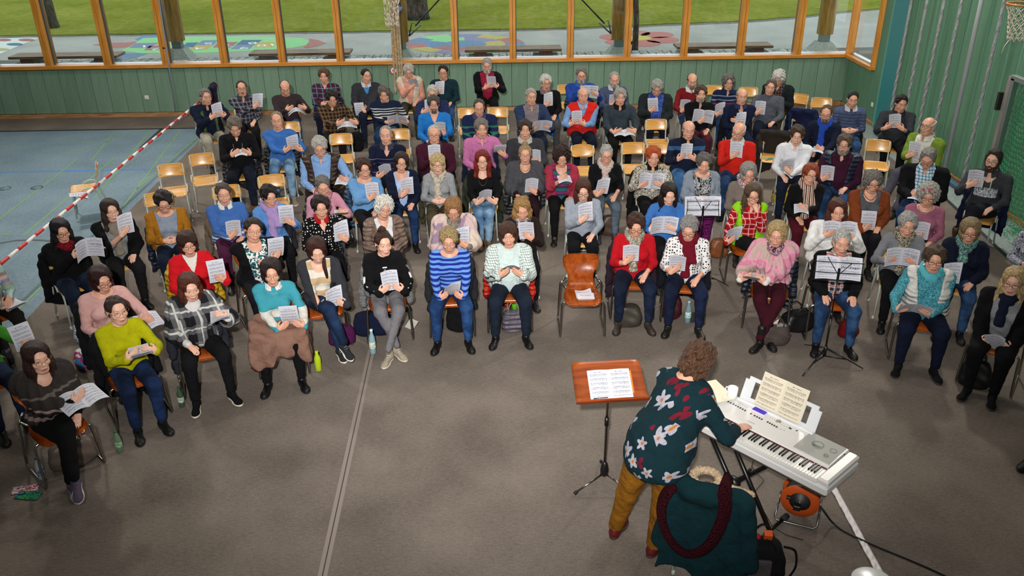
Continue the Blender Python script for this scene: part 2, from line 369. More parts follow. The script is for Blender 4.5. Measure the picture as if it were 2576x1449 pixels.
# wall below the windows
def green_mat(name, dark=0.):
    t = NT(name); o = t.obj(); oi = t.n('ObjectInfo').outputs['Random']
    mp = t.n('Mapping', {0: o, 3: (9, 9, 1.1)}); a = t.noise(mp.outputs[0], 1.5, 4, .6); b = t.noise(o, 45, 3)
    f = t.math('ADD', t.math('MULTIPLY', a, .55), t.math('ADD', t.math('MULTIPLY', b, .3), t.math('MULTIPLY', oi, .18)))
    return t.out(t.ramp(f, [(.20, hexc('577460')), (.90, hexc('7f9b86'))]) if dark == 0 else t.ramp(f, [(.22, hexc('4b785e')), (.88, hexc('6d967a'))]), .6, .3)
m_green = green_mat('green_stained_board'); m_green2 = green_mat('green_side_board', 1.)
mb = MB(); mb.box((-2.9, YW+.17, .52), (21.4, .3, 1.04)); wb = struct(mb, 'wall_back', 'p:1d3526,.8')
# panels, shared meshes
pw = 2.667/8; x0 = -10.205
mb = MB(); mb.box((0, 0, .56), (pw-.007, .03, .93), None, .004); pm = mb.mesh('panel', m_green)
k = 0; x = x0-9*pw
while x < XR-.02:
    o = link('panel' if k == 0 else 'panel.%03d' % k, pm, wb); o.location = (x+pw/2, YW+.005+random.uniform(-.001, .001), 0)
    x += pw; k += 1
mb = MB(); mb.box((-2.9, YW-.02, .045), (21.4, .045, .085), None, .004); struct(mb, 'baseboard_back', 'wd:b58a5e,8a5d3a,.5,0')
m_frame = 'wd:cf8c36,b8741f,.42,2'; m_frame_h = 'wd:cf8c36,b8741f,.42,0'
# window band
mb = MB(); mb.box((-2.9, YW+.03, 1.085), (21.4, .20, .075), None, .006); struct(mb, 'trim_sill', m_frame_h)
mb = MB(); mb.box((-2.9, YW+.18, 1.10), (21.4, .12, .05), None, .004); struct(mb, 'trim_sill_outer', 'mt:9aa2a6,.4')
mux = [-9.34+1.2283*i for i in range(-3, 14)]
HT = 4.6
m_glass = M('gl:eef4f2,.035')
mb = MB(); mb.box((0, 0, 0), (.062, .16, HT-1.1), None, .005); mul = mb.mesh('window_frame', m_frame)
mb = MB(); mb.box((0, 0, 0), (1.2283-.13, .006, HT-1.18)); mb2 = mb.mesh('pane', m_glass)
mb = MB(); mb.box((0, 0, 0), (.02, .05, HT-1.12)); seal = mb.mesh('seal', 'p:3c4240,.6')
mb = MB(); mb.box((0, 0, 0), (.05, .22, HT-1.1), None, .004); fin = mb.mesh('outer_fin', 'wd:8a5f22,6d4714,.5,2')
for i, x in enumerate(mux):
    w = empty('window_%d' % (i+1), (x, YW, 0)); tag(w, kind='structure')
    for dx in (-.034, .034):
        o = link('window_frame', mul, w); o.location = (dx, .02, (HT+1.1)/2)
    o = link('outer_fin', fin, w); o.location = (.0, .22, (HT+1.1)/2)
    o = link('seal', seal, w); o.location = (.076, .09, (HT+1.12)/2)
    if x+1.2 < XR+.1:
        o = link('pane', mb2, w); o.location = (.614, .10, (HT+1.16)/2)
mb = MB(); mb.box((-2.9, YW+.03, HT+.06), (21.4, .22, .16)); struct(mb, 'trim_head', m_frame_h)
mb = MB(); mb.box((-2.9, YW+.12, 6.4), (21.4, .3, 3.5)); struct(mb, 'wall_back_upper', 'p:8f9a88,.8')
# right wall with its window
y1 = 17.28
mb = MB(); mb.box((XR+.17, 7.2, 3.6), (.3, 19.4, 7.4)); mb.box((XR+.17, 17.8, .51), (.3, 1.9, 1.02)); mb.box((XR+.17, 17.8, HT+1.8), (.3, 1.9, 3.5)); wr = struct(mb, 'wall_right', 'p:1d3a2a,.8')
mb = MB(); mb.box((0, 0, 0), (.03, pw-.006, 7.1), None, .004); pr = mb.mesh('side_panel', m_green2)
mb = MB(); mb.box((0, 0, 0), (.03, pw-.006, .93), None, .004); prs = mb.mesh('side_panel_low', m_green2)
k = 0; y = y1-.04
while y > 6.5:
    o = link('panel', pr, wr); o.location = (XR+.005, y-pw/2, 3.64); y -= pw; k += 1
y = y1-.04
for i in range(4):
    o = link('panel', prs, wr); o.location = (XR+.005, y+pw/2, .56); y += pw
mb = MB(); mb.box((XR-.02, 11.6, .045), (.045, 14.1, .085), None, .004); struct(mb, 'baseboard_right', 'wd:b58a5e,8a5d3a,.5,1')
# turquoise pilaster
mb = MB(); mb.box((XR-.02, 16.46, 3.6), (.07, .60, 7.2), None, .01); struct(mb, 'trim_pilaster', 'p:2b7f83,.55')
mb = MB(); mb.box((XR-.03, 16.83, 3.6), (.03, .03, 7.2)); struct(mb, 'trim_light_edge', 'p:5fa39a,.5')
# thin pale joints on the side wall
mb = MB()
for k in range(22): mb.box((XR-.012, 15.9-k*.34, 3.6), (.006, .008, 7.0))
struct(mb, 'trim_side_joints', 'p:6fb39a,.5')
# corner window
w = empty('window_18', (XR, 17.97, 0)); tag(w, kind='structure')
mb = MB(); mb.box((0, -.66, 2.85), (.16, .06, 3.6), None, .005); mb.build('window_frame', m_frame, w)
mb = MB(); mb.box((0, .66, 2.85), (.16, .07, 3.6), None, .005); mb.build('window_frame', m_frame, w)
mb = MB(); mb.box((0, 0, 1.085), (.2, 1.40, .075), None, .005); mb.build('window_sill', 'wd:cf8c36,b8741f,.42,1', w)
mb = MB(); mb.box((.06, 0, 1.135), (.10, 1.26, .03), None, .004); mb.build('sill_strip', 'mt:b9c0c2,.35', w)
mb = MB(); mb.box((.06, 0, 2.86), (.006, 1.25, 3.5)); mb.build('pane', m_glass, w)
# left and rear walls, ceiling
mb = MB(); mb.box((-13.7, 7.2, 3.6), (.3, 23.4, 7.4)); struct(mb, 'wall_left', 'p:7d8f80,.8')
mb = MB(); mb.box((-2.9, -4.3, 3.6), (22, .3, 7.4)); struct(mb, 'wall_rear', 'p:a7a398,.8')
mb = MB(); mb.box((-2.9, 7.2, 7.3), (22, 23.4, .3)); struct(mb, 'ceiling', 'p:bdb7aa,.8')
# wall sockets
def socket(p, rot, label):
    r = empty('wall_socket', p, rot); tag(r, label, 'socket', 'white wall sockets')
    mb = MB(); mb.box((0, 0, 0), (.085, .014, .085), None, .006); mb.build('cover_plate', 'p:e6e6e2,.35', r)
    mb = MB(); mb.lathe([(.022, 0), (.022, .010), (.018, .010), (.018, .002)], 14, (0, -.006, 0), Matrix.Rotation(PI/2, 3, 'X')); mb.build('plug_well', 'p:c9c9c4,.4', r)
socket(tuple(aty(369, 245, YW-.02)), 0, 'white socket plate low on the green wall beneath the windows')
socket(tuple(atx(2194, 263, XR-.02)), PI/2, 'white switch plate on the green wall beside the turquoise pilaster')
# no-entry style round sign behind the ropes
p = aty(990, 177, YW-.03); r = empty('round_sign', p); tag(r, 'round white sign with red ring on the green wall behind the climbing ropes', 'sign')
RX = Matrix.Rotation(PI/2, 3, 'X')
mb = MB(); mb.lathe([(.085, 0), (.085, .008), (.0, .008)], 28, (0, 0, 0), RX); mb.build('sign_plate', 'p:e9e6e0,.4', r)
mb = MB(); mb.tube([(.074*math.cos(a), -.010, .074*math.sin(a)) for a in [2*PI*i/28 for i in range(28)]], .011, 6, True); mb.build('red_ring', 'p:a3222c,.4', r)
mb = MB(); mb.box((.02, -.011, 0), (.012, .004, .05)); mb.box((-.02, -.011, 0), (.012, .004, .05)); mb.box((0, -.011, -.005), (.04, .004, .01)); mb.build('red_mark', 'p:a3222c,.4', r)
# ------------------------------------------------------------------ outside
ZG = .72
def ground_mat():
    t = NT('meadow'); o = t.obj(); a = t.noise(o, 60, 4, .8); b = t.noise(o, .5, 3); c = t.noise(o, 6, 3)
    f = t.math('ADD', t.math('MULTIPLY', a, .5), t.math('ADD', t.math('MULTIPLY', b, .3), t.math('MULTIPLY', c, .3))); t.bump(a, .8, .04)
    return t.out(t.ramp(f, [(.35, hexc('5a6424')), (.55, hexc('808638')), (.75, hexc('a6a456'))]), 1, 0)
def asphalt_mat():
    t = NT('asphalt'); o = t.obj(); a = t.noise(o, 90, 3, .8); b = t.noise(o, .8, 3)
    f = t.math('ADD', t.math('MULTIPLY', a, .6), t.math('MULTIPLY', b, .4)); return t.out(t.ramp(f, [(.35, hexc('83827d')), (.7, hexc('aeaca6'))]), .9, .1)
edge = [(-600, 96), (0, 91), (150, 90), (300, 88), (600, 84), (1000, 79), (1400, 73), (1733, 60), (1850, 55), (1990, 45), (2100, 33), (2240, 20), (2500, 5)]
eg = [atz(x, y, ZG)[:2] for x, y in edge]; ex = [p[0] for p in eg]; ey = [p[1] for p in eg]
slab('ground_asphalt', [(-24, YW+.3), (26, YW+.3), (26, 45), (-24, 45)], ZG, asphalt_mat(), None, .2)
pts = []
for i in range(90):
    x = -24+50*i/89; pts.append((x, float(np.interp(x, ex, ey))+random.uniform(-.05, .05)))
slab('ground_grass', pts+[(26, 60), (-24, 60)], ZG+.03, ground_mat(), None, .2)
pts2 = [(p[0], p[1]-.22+random.uniform(-.06, .06)) for p in pts]+[(p[0], p[1]+.1) for p in reversed(pts)]
slab('ground_gravel', pts2, ZG+.006, 'nz:40,4e4c46,6d6a62,86837a', None, .01)
# chalk-coloured playground paint on the asphalt: thin paint layers
def paint(pxs, col, z, name='ground_paint'):
    ps = [atz(x, y, ZG) for x, y in pxs]; ps = [(p[0], p[1]) for p in ps]
    ar = sum(a[0]*b[1]-b[0]*a[1] for a, b in zip(ps, ps[1:]+ps[:1]))
    if ar < 0: ps.reverse()
    slab(name, ps, ZG+z, 'nz:30,'+col+','+col, None, .003)
def ellp(cx, cy, rx, ry, n=28): return [(cx+rx*math.cos(2*PI*i/n), cy+ry*math.sin(2*PI*i/n)) for i in range(n)]
paint([(-90, 97), (99, 96), (60, 110), (0, 136), (-90, 175)], 'c9cec6', .004)
for x, y, c in ((8, 101, 'a06a6c'), (67, 101, 'a06a6c'), (37, 112, '56708c'), (3, 125, 'a8a078'), (-25, 115, '56708c')): paint(ellp(x, y, 21, 3.4, 16), c, .006)
paint([(232, 113), (270, 108), (315, 107), (350, 104), (330, 118), (290, 121), (262, 117)], 'a8736f', .004)
paint([(364, 87), (405, 86), (432, 86), (430, 95), (370, 98), (350, 103), (340, 99)], '6e87a6', .004)
paint([(282, 134), (310, 134), (375, 134), (340, 146), (292, 149)], '6e87a6', .004)
paint([(360, 96), (450, 93), (600, 92), (700, 93), (760, 96), (778, 103), (770, 114), (740, 120), (640, 128), (560, 132), (450, 135), (350, 134), (305, 128), (325, 118)], '8fc48a', .0045)
for pl, c in (([(340, 109), (398, 108), (376, 121), (324, 121)], '7c86a0'), ([(376, 116), (420, 114), (412, 126), (362, 127)], 'a06f72'), ([(400, 104), (440, 103), (430, 115), (390, 114)], 'b5a56a'), ([(470, 108), (500, 107), (486, 119), (455, 120)], '56708c'), ([(510, 102), (552, 101), (536, 114), (492, 114)], '7c86a0'), ([(492, 114), (536, 114), (522, 125), (474, 126)], 'b5a56a'), ([(548, 107), (600, 106), (580, 120), (535, 120)], 'a06f72'), ([(610, 101), (660, 101), (640, 113), (594, 113)], '56708c'), ([(594, 113), (640, 113), (628, 124), (580, 124)], '7c86a0'), ([(650, 106), (698, 106), (684, 119), (638, 119)], 'b5a56a')): paint(pl, c, .006)
paint([(778, 97), (800, 101), (822, 109), (800, 116), (770, 121), (764, 118), (778, 108)], 'a8736f', .0055)
cols = ['6e87a6', 'b5a56a', '8fc48a', 'a8736f', '8a86a0']
def snail(cx, cy):
    for ring, (r0, r1, n) in enumerate(((0, .36, 1), (.36, .68, 6), (.68, 1.0, 11))):
        for i in range(n):
            a0 = 2*PI*i/n+ring*.5; a1 = 2*PI*(i+1)/n+ring*.5; k = 5 if n > 1 else 20
            rx, ry = 150, 25
            out = [(cx+rx*r1*math.cos(a0+(a1-a0)*t/k), cy+ry*r1*math.sin(a0+(a1-a0)*t/k)) for t in range(k+1)]
            inn = [(cx+rx*r0*math.cos(a0+(a1-a0)*t/k), cy+ry*r0*math.sin(a0+(a1-a0)*t/k)) for t in range(k, -1, -1)] if r0 > 0 else []
            paint(out+inn, cols[(i*2+ring) % 5], .005)
snail(1170, 111)
for a in range(6):
    aa = a*PI/3+.3; paint(ellp(1608+62*math.cos(aa), 97+13*math.sin(aa), 42, 8, 14), 'b0736c', .005)
paint(ellp(1608, 96, 30, 6, 16), 'bcae5e', .0065)
def num(txt, px, py):
    cu = bpy.data.curves.new('ground_number', 'FONT'); cu.body = txt; cu.size = .42; cu.align_x = 'CENTER'; cu.extrude = .001
    p = atz(px, py, ZG); o = link('ground_number', text_mesh(cu, 'ground_number', 'p:d5d8d0,.8')); o.location = (p[0], p[1], ZG+.0085); o.rotation_euler = (0, 0, math.radians(200)); o.scale = (1.3, 1, 1)
    tag(o, kind='structure')
for tx, x, y in (('1', 363, 115), ('2', 392, 122), ('5', 523, 108), ('4', 500, 120), ('8', 634, 107), ('9', 612, 119), ('7', 570, 113), ('10', 670, 112)): num(tx, x, y)
# cobbles: individual stones where they show
mb = MB(); mb.box((0, 0, 0), (.135, .10, .05), None, .018); cob = mb.mesh('cobble', 'nz:6,8b8d87,a0a29b,b2b3ac')
mb = MB(); mb.box((-2.5, 20.55, ZG-.025), (24, 1.7, .06)); cobbed = struct(mb, 'ground_cobble_bed', 'p:4b4d48,.9')
rows = []; n = 0
for r_ in range(3):
    yy = 20.45+r_*.13; x = -10.9
    while x < 8.2 and n < 290*1:
        vis = True
        if r_ < 2 or True:
            o = link('cobble', cob, cobbed); o.location = (x+random.uniform(-.01, .01), yy+random.uniform(-.01, .01), ZG+random.uniform(.006, .022)); o.rotation_euler = (0, 0, random.uniform(-.12, .12)); sc = random.uniform(1.15, 1.45); o.scale = (sc, 1.1, 1); n += 1
        x += .205+random.uniform(0, .02)
mb = MB()
for r_ in list(range(-5, 0))+[3, 4, 5, 6]:
    yy = 20.45+r_*.13; x = -10.9
    while x < 8.2: mb.box((x+random.uniform(-.01, .01), yy, ZG+random.uniform(.0, .014)), (.17, .105, .05), None, .015); x += .19
o = mb.build('cobble_field', 'nz:6,8b8d87,a0a29b,b2b3ac', cobbed); tag(o, kind='stuff')
# benches
def bench(xa, xb, yc, lab):
    b = empty('bench', ((xa+xb)/2, yc, ZG)); tag(b, lab, 'bench', 'wooden benches outside the windows'); L = xb-xa
    for k in range(3):
        mb = MB(); mb.box((0, (k-1)*.17, .44), (L, .155, .06), None, .008); mb.build('plank', 'wd:8a6a50,664a34,.6,0', b)
    for s in (-1, 1):
        mb = MB(); mb.box((s*L*.34, 0, .36), (.28, .46, .10), None, .008); mb.build('cross_beam', 'wd:6b432c,4a2d1c,.6,1', b)
        mb = MB(); q = .62; x = s*L*.34
        mb.add([(x-.36, -.26, 0), (x+.36, -.26, 0), (x+.36, .26, 0), (x-.36, .26, 0), (x-.27, -.2, .32), (x+.27, -.2, .32), (x+.27, .2, .32), (x-.27, .2, .32)], [(3, 2, 1, 0), (4, 5, 6, 7), (0, 1, 5, 4), (1, 2, 6, 5), (2, 3, 7, 6), (3, 0, 4, 7)]); mb.build('concrete_foot', 'nz:30,8d928a,a3a79f', b)
for (x1, x2, y), lab in zip(((38, 300, 141), (634, 882, 133), (1170, 1412, 124), (1697, 1941, 116)), ('wooden slat bench outside on the cobbles by the white dotted play mat', 'wooden bench outside in front of the painted hopscotch', 'wooden bench outside in front of the painted colour wheel', 'wooden bench outside beyond the red painted flower')):
    a = atz(x1, y-5, ZG+.47); b = atz(x2, y-5, ZG+.47); bench(a[0], b[0], (a[1]+b[1])/2, lab)
# timber columns on steel feet
def column(px0, py0, wpx, lab, rod=0):
    p = atz(px0, py0, ZG); zz = Z = None
    b = empty('timber_column', (p[0], p[1], ZG)); tag(b, lab, 'column', 'timber columns outside the windows')
    w = .34
    mb = MB(); mb.lathe([(w*.56, .42), (w*.58, 5.2)], 8, (0, 0, 0), Matrix.Rotation(PI/8, 3, 'Z')); o = mb.build('column_shaft', 'wd:8f6a1a,6f4c0c,.6,2', b); o.data.polygons.foreach_set('use_smooth', [False]*len(o.data.polygons))
    mb = MB(); mb.box((0, 0, .33), (.22, .2, .2), None, .01); mb.build('steel_foot', 'mt:6d7a7a,.5', b)
    mb = MB(); mb.add([(-.34, -.3, 0), (.34, -.3, 0), (.34, .3, 0), (-.34, .3, 0), (-.16, -.16, .25), (.16, -.16, .25), (.16, .16, .25), (-.16, .16, .25)], [(3, 2, 1, 0), (4, 5, 6, 7), (0, 1, 5, 4), (1, 2, 6, 5), (2, 3, 7, 6), (3, 0, 4, 7)]); mb.build('concrete_foot', 'nz:30,8d928a,a3a79f', b)
    if rod:
        mb = MB(); mb.tube([(rod*.2, -.05, .55), (rod*.28, -.05, .85), (rod*.5, -.05, .80), (rod*.2, -.05, .55)], .02, 6); mb.build('rod_bracket', 'mt:707878,.5', b)
        mb = MB(); mb.tube([(rod*.36, -.05, .78), (rod*2.9, -.05, 3.3)], .018, 6); mb.build('tension_rod', 'p:1c1e1e,.5', b)
column(453, 147, 40, 'octagonal timber column outside between the painted hopscotch and the hall')
column(1012, 150, 30, 'timber column outside behind the climbing ropes with a tension rod', 1)
column(1555, 143, 30, 'timber column outside beside the red flower with a tension rod', -1)
column(2068, 130, 34, 'timber column outside near the corner of the hall')
# trees
def tree(px, py, r, h, lab, fork=False, z0=ZG):
    p = atz(px, py, z0); mb = MB(); rs = [r*1.25, r*1.05, r, r*.98, r*.95]
    mb.tube([(0, 0, -.05), (0, 0, .25), (.0, 0, .7), (-.05, 0, 1.3), (-.12, .0, h)], r, 12, False, rs)
    if fork:
        mb.tube([(0, 0, 1.15), (-.5, .1, 1.75), (-1.2, .3, 2.4)], r, 8, False, [r*.8, r*.6, r*.4]); mb.tube([(0, 0, 1.2), (.55, -.1, 1.7), (1.3, -.2, 2.2)], r, 8, False, [r*.8, r*.55, r*.4])
    o = mb.build('tree_trunk', None, None, (p[0], p[1], z0)); t = NT('bark'); ob = t.obj(); mp = t.n('Mapping', {0: ob, 3: (9, 9, 3)}); nz = t.noise(mp.outputs[0], 1.5, 4, .8); t.bump(nz, 1, .05)
    o.data.materials.append(t.out(t.ramp(nz, [(.35, hexc('2b2520')), (.6, hexc('5d554c')), (.72, hexc('9a968c'))]), .95, .1)); tag(o, lab, 'tree')
tree(127, 72, .22, 3.2, 'slender pale-barked tree trunk on the lawn')
tree(1050, 50, .32, 2.6, 'thick dark forked tree trunk on the lawn behind the climbing ropes', True)
tree(1597, 128, .07, 3.0, 'thin dark leaning stem beside the column and the red flower')
# ------------------------------------------------------------------ hall equipment
# climbing ropes gathered at the wall, with the net hung over them
def rope(px0, px1, y1, lab, k):
    a = aty(px0, 0, 18.25); b = aty(px1, y1, 18.25); b[2] = max(b[2], .12); top = a+(a-b)*.8
    mb = MB(); n = 90
    base = [top+(b-top)*i/n for i in range(n+1)]
    for s in range(3): mb.tube([(p[0]+.012*math.cos(i*.55+s*2.094), p[1]+.012*math.sin(i*.55+s*2.094), p[2]) for i, p in enumerate(base)], .0125, 5)
    mb.tube([b+np.array([0, 0, .10]), b-np.array([0, 0, .03])], .026, 8)
    o = mb.build('climbing_rope', 'nz:40,a08b6c,c9b796'); tag(o, lab, 'rope', 'climbing ropes hung before the windows')
for k, (a, b, y, w) in enumerate(((981, 995, 232, 'leftmost of the four climbing ropes, ending free above the floor'), (987, 1003, 225, 'second of the four climbing ropes, counted from the window pane'), (993, 1009, 222, 'third of the four climbing ropes, next to the salmon shirt'), (999, 1014, 218, 'rightmost of the four climbing ropes, nearest the timber column'))): rope(a, b, y, w, k)
def basket_net(name, cx, cy, cz, r0, r1, h, n, rows, label, parent=None, th=.004, sag=.0):
    mb = MB()
    def P(i, j):
        t = j/rows; r = r0+(r1-r0)*t**.7; a = 2*PI*(i+.5*(j % 2))/n
        return (cx+r*math.cos(a)+random.uniform(-1, 1)*sag, cy+r*math.sin(a)+random.uniform(-1, 1)*sag, cz-h*t+random.uniform(-1, 1)*sag)
    G = [[P(i, j) for i in range(n)] for j in range(rows+1)]
    for j in range(rows):
        for i in range(n):
            p = G[j][i]; i2 = (i+(1 if j % 2 else 0)) % n; i3 = (i+(1 if j % 2 else 0)-1) % n
            mb.tube([p, G[j+1][i2]], th, 4); mb.tube([p, G[j+1][i3]], th, 4)
    o = mb.build(name, 'p:d8d0c0,.8', parent)
    if label: tag(o, label, 'net')
    return o
p = aty(978, 0, 18.1)
basket_net('gathered_net', p[0]+.03, 18.1, 2.75, .22, .10, .85, 12, 8, 'pale string net bunched over the tops of the climbing ropes', None, .005, .035)
p = aty(1003, 22, 18.50); mb = MB(); mb.box(tuple(p), (.11, .24, .05), None, .005); mb.box((p[0]-.01, p[1], p[2]+.04), (.05, .12, .04), None, .005); tag(mb.build('rope_clamp', 'p:3c6fae,.4'), 'small blue clamp beside the gathered net', 'clamp')
# cable running down the back wall
a = aty(400, 0, 18.55); b = aty(442, 283, 18.55); mb = MB(); mb.tube([a+(a-b)*.3, a, (a+b)/2, b], .014, 6); r = mb.build('partition_cable', 'p:8791a0,.5'); tag(r, 'grey cable running down the windows and green wall', 'cable')
p = aty(412, 121, 18.5); mb = MB(); mb.lathe([(0, -.02), (.02, -.015), (.026, 0), (.02, .015), (0, .02)], 10, tuple(p)); mb.build('cable_ball', 'p:101214,.4', r)
# padded poles along the side wall
names = ('nearest the turquoise pilaster', 'second from the turquoise pilaster', 'third from the turquoise pilaster', 'fourth from the turquoise pilaster', 'fifth from the turquoise pilaster', 'nearest the basketball net')
for k, x in enumerate((2293.5, 2333, 2376, 2420.5, 2470, 2528)):
    q = atx(x, 0, 7.6); r = empty('wall_pole', (7.6, q[1], 0)); tag(r, 'grey rope-wrapped pole on the green side wall, '+names[k], 'pole', 'grey poles along the side wall')
    mb = MB(); mb.tube([(0, 0, .05), (0, 0, 4.8)], .026, 8); mb.build('pole_core', 'p:9b9fa0,.6', r)
    if k != 4:
        mb = MB(); n = 200
        for s in range(2): mb.tube([(.009*math.cos(i*.36+s*PI), .009*math.sin(i*.36+s*PI), .1+4.6*i/n) for i in range(n+1)], .0225, 6)
        mb.build('rope_wrap', 'nz:60,8f9395,b2b5b6', r)
    else:
        mb = MB(); mb.tube([(0, 0, .08), (0, 0, 4.8)], .036, 10); mb.build('metal_sleeve', 'p:a2a7aa,.5', r)
for i in range(3):
    mb = MB(); mb.box((7.6, 13.3+i*1.25, .045), (.10, 1.1, .07), None, .01); tag(mb.build('base_rail', 'p:41647e,.5'), ['blue steel floor rail under the poles nearest the goal', 'blue steel floor rail under the middle poles', 'blue steel floor rail under the poles nearest the pilaster'][i], 'rail', 'blue base rails')
# basketball hoop
r = empty('basketball_hoop', (7.36, 12.08, 3.05)); tag(r, 'orange basketball hoop with white net on a white board by the side wall', 'basketball hoop')
mb = MB(); mb.tube([(.225*math.cos(a), .225*math.sin(a), 0) for a in [2*PI*i/36 for i in range(36)]], .012, 8, True); rim_ = mb.build('rim', 'p:c2701e,.35', r)
mb = MB()
for i in range(12):
    a = 2*PI*i/12; mb.tube([(.225*math.cos(a), .225*math.sin(a), -.005), (.23*math.cos(a+.05), .23*math.sin(a+.05), -.035), (.225*math.cos(a+.1), .225*math.sin(a+.1), -.008)], .004, 5)
tag(mb.build('net_hooks', 'p:b0651c,.35', rim_), kind='stuff')
basket_net('net', 0, 0, -.03, .222, .12, .46, 12, 7, None, r, .0055, .008)
mb = MB(); mb.tube([(-.12, -.02, -.48), (-.16, -.02, -.55), (-.18, -.02, -.66)], .006, 5); mb.build('loose_cord', 'p:d8d0c0,.8', r)
mb = MB(); mb.box((.30, .0, .45), (.03, 1.2, .9), None, .005); mb.build('backboard', 'p:dfe2e4,.4', r)
mb = MB()
for c, d in (((.28, 0, .01), (.012, 1.2, .07)), ((.28, .59, .45), (.012, .05, .9)), ((.28, -.59, .45), (.012, .05, .9))): mb.box(c, d)
mb.build('board_border', 'p:141416,.5', r)
mb = MB(); mb.box((.14, 0, .02), (.28, .1, .03)); mb.box((.35, 0, .3), (.10, .3, .2)); mb.build('mount_bracket', 'p:b5651c,.4', r)
# handball goal against the side wall
r = empty('handball_goal', (7.35, 12.0, 0)); tag(r, 'grey metal goal frame with green net against the side wall', 'goal')
gx, gy0 = 7.58, 12.24
mb = MB(); mb.box((gx-7.35, gy0-12, 1.0), (.08, .08, 2.0), None, .006); mb.build('goal_post', 'mt:9ba4a4,.5', r)
mb = MB(); mb.box((gx-7.35, gy0-12-1.6, 2.0), (.08, 3.3, .08), None, .006); mb.build('crossbar', 'mt:9ba4a4,.5', r)
mb = MB(); mb.box((gx-7.35+.02, gy0-12+.11, 1.0), (.06, .10, 2.0)); mb.build('rear_post', 'p:8d8380,.5', r)
mb = MB(); mb.box((gx-7.35-.04, gy0-12+.20, 1.62), (.06, .06, .26)); mb.build('black_bracket', 'p:0c0d0e,.5', r)
mb = MB(); ny, nz = 34, 27
def NP(i, j):
    t = j/nz; return (gx-7.35+.03+.05*math.sin(i*.45+t*3)*t-.10*t*t, gy0-12-.05-i*.075+.02*math.sin(j*.9+i*.3)+(.037 if j % 2 else 0), 1.95-j*.0725+.012*math.sin(i*1.1))
for j in range(nz):
    for i in range(ny):
        i2 = i+(-1 if j % 2 else 1)
        mb.tube([NP(i, j), NP(i, j+1)], .0038, 3)
        if 0 <= i2 <= ny: mb.tube([NP(i, j), NP(i2, j+1)], .0038, 3)
for k in range(150):
    x = random.uniform(-.12, .25); y = random.uniform(-2.4, .25)
    mb.tube([(x, y, .02), (x+random.uniform(-.1, .1), y+random.uniform(-.1, .1), .05), (x+random.uniform(-.1, .1), y+random.uniform(-.1, .1), .015)], .004, 3)
o = mb.build('green_net', 'p:22a566,.6', r)
# red-white barrier chain of tape segments over the floor
A = np.array([-6.02, 17.75, .52]); B = np.array([-6.05, 7.6, .50]); r = empty('barrier_pole', (-6.03, 12.6, 0)); tag(r, 'long red and white striped barrier pole resting on chairs along the blue floor', 'barrier')
seg = []; n = 44
for i in range(2):
    mb = MB(); mb.tube([(0, -.1154, 0), (0, .1154, 0)], .022, 10); seg.append(mb.mesh('segment', ['p:c4231f,.4', 'p:e2dfdb,.4'][i]))
for i in range(n):
    p = A+(B-A)*(i+.5)/n; o = link('red_segment' if i % 2 == 0 else 'white_segment', seg[i % 2], r); o.location = (p[0]+6.03, p[1]-12.6, p[2])
# ------------------------------------------------------------------ chairs
WOOD = 'wd:d6a35a,c58f45,.26,0'; BROWN = 'wd:9a4a16,7a330c,.16,1'; TUBE = 'p:aab3ac,.35'; CHROME = 'mt:9c978f,.22'
def plate(W_, rows, th, cols=9, corner=.04, waist=None, curve=0.):
    """curved plywood: rows of (y,z,halfwidth)"""
    P = []
    for y, z, hw, cv in rows: P.append([(hw*t, y+cv*(1-t*t), z) for t in np.linspace(-1, 1, cols)])
    mb = MB(); mb.grid(P, th); return mb
def rr(rows):  # round first and last rows
    return rows
seat_rows = [(-.215, .425, .150, 0), (-.222, .436, .17, 0), (-.212, .445, .183, 0), (-.18, .452, .19, 0), (-.10, .452, .193, 0), (0, .447, .193, 0), (.09, .45, .19, 0), (.14, .458, .18, 0), (.158, .463, .16, 0)]
back_rows = [(.170, .625, .165, .022), (.172, .632, .188, .025), (.176, .65, .197, .028), (.186, .70, .20, .03), (.198, .75, .198, .03), (.205, .785, .192, .03), (.209, .80, .175, .028), (.210, .805, .15, .025)]
sm = plate(0, seat_rows, .012).mesh('seat', WOOD); bm_ = plate(0, back_rows, .011).mesh('backrest', WOOD)
# a few chairs have rounder backrests
back_rows2 = [(.170, .615, .10, .022), (.172, .622, .15, .025), (.176, .65, .19, .028), (.186, .70, .205, .03), (.198, .75, .20, .03), (.205, .785, .165, .03), (.209, .80, .12, .028), (.210, .805, .08, .025)]
bm2 = plate(0, back_rows2, .011).mesh('backrest_round', WOOD)
def side_tube(s):
    mb = MB(); x = s*.175
    mb.tube([(x, .208, .79), (x, .185, .66)]+arc((x, .165, .53), (x, .15, .44), (x, .06, .428))+[(x, -.10, .425)]+arc((x, -.14, .425), (x, -.185, .42), (x, -.195, .36))+[(x*1.06, -.215, .02)], .0115, 8)
    return mb.mesh('front_tube', TUBE)
def rear_tube(s):
    mb = MB(); x = s*.196
    mb.tube([(x*1.08, .26, .02), (x, .165, .40)]+arc((x, .155, .44), (x, .14, .515), (x, .06, .505))+arc((x, .03, .50), (x, -.06, .49), (x, -.06, .425)), .0115, 8); return mb.mesh('rear_tube', TUBE)
ft = [side_tube(-1), side_tube(1)]; rt = [rear_tube(-1), rear_tube(1)]
mb = MB(); mb.tube([(-.19, -.02, .418), (.19, -.02, .418)], .010, 8); mb.tube([(-.18, .13, .425), (.18, .13, .425)], .010, 8); cross = mb.mesh('cross_tube', TUBE)
mb = MB()
for x, y in ((-.2, -.217), (.2, -.217), (-.215, .262), (.215, .262)): mb.lathe([(.013, 0), (.015, .004), (.014, .03), (.012, .035)], 8, (x*.95, y, 0))
feet = mb.mesh('rubber_feet', 'p:b9bdb6,.6')
mb = MB()
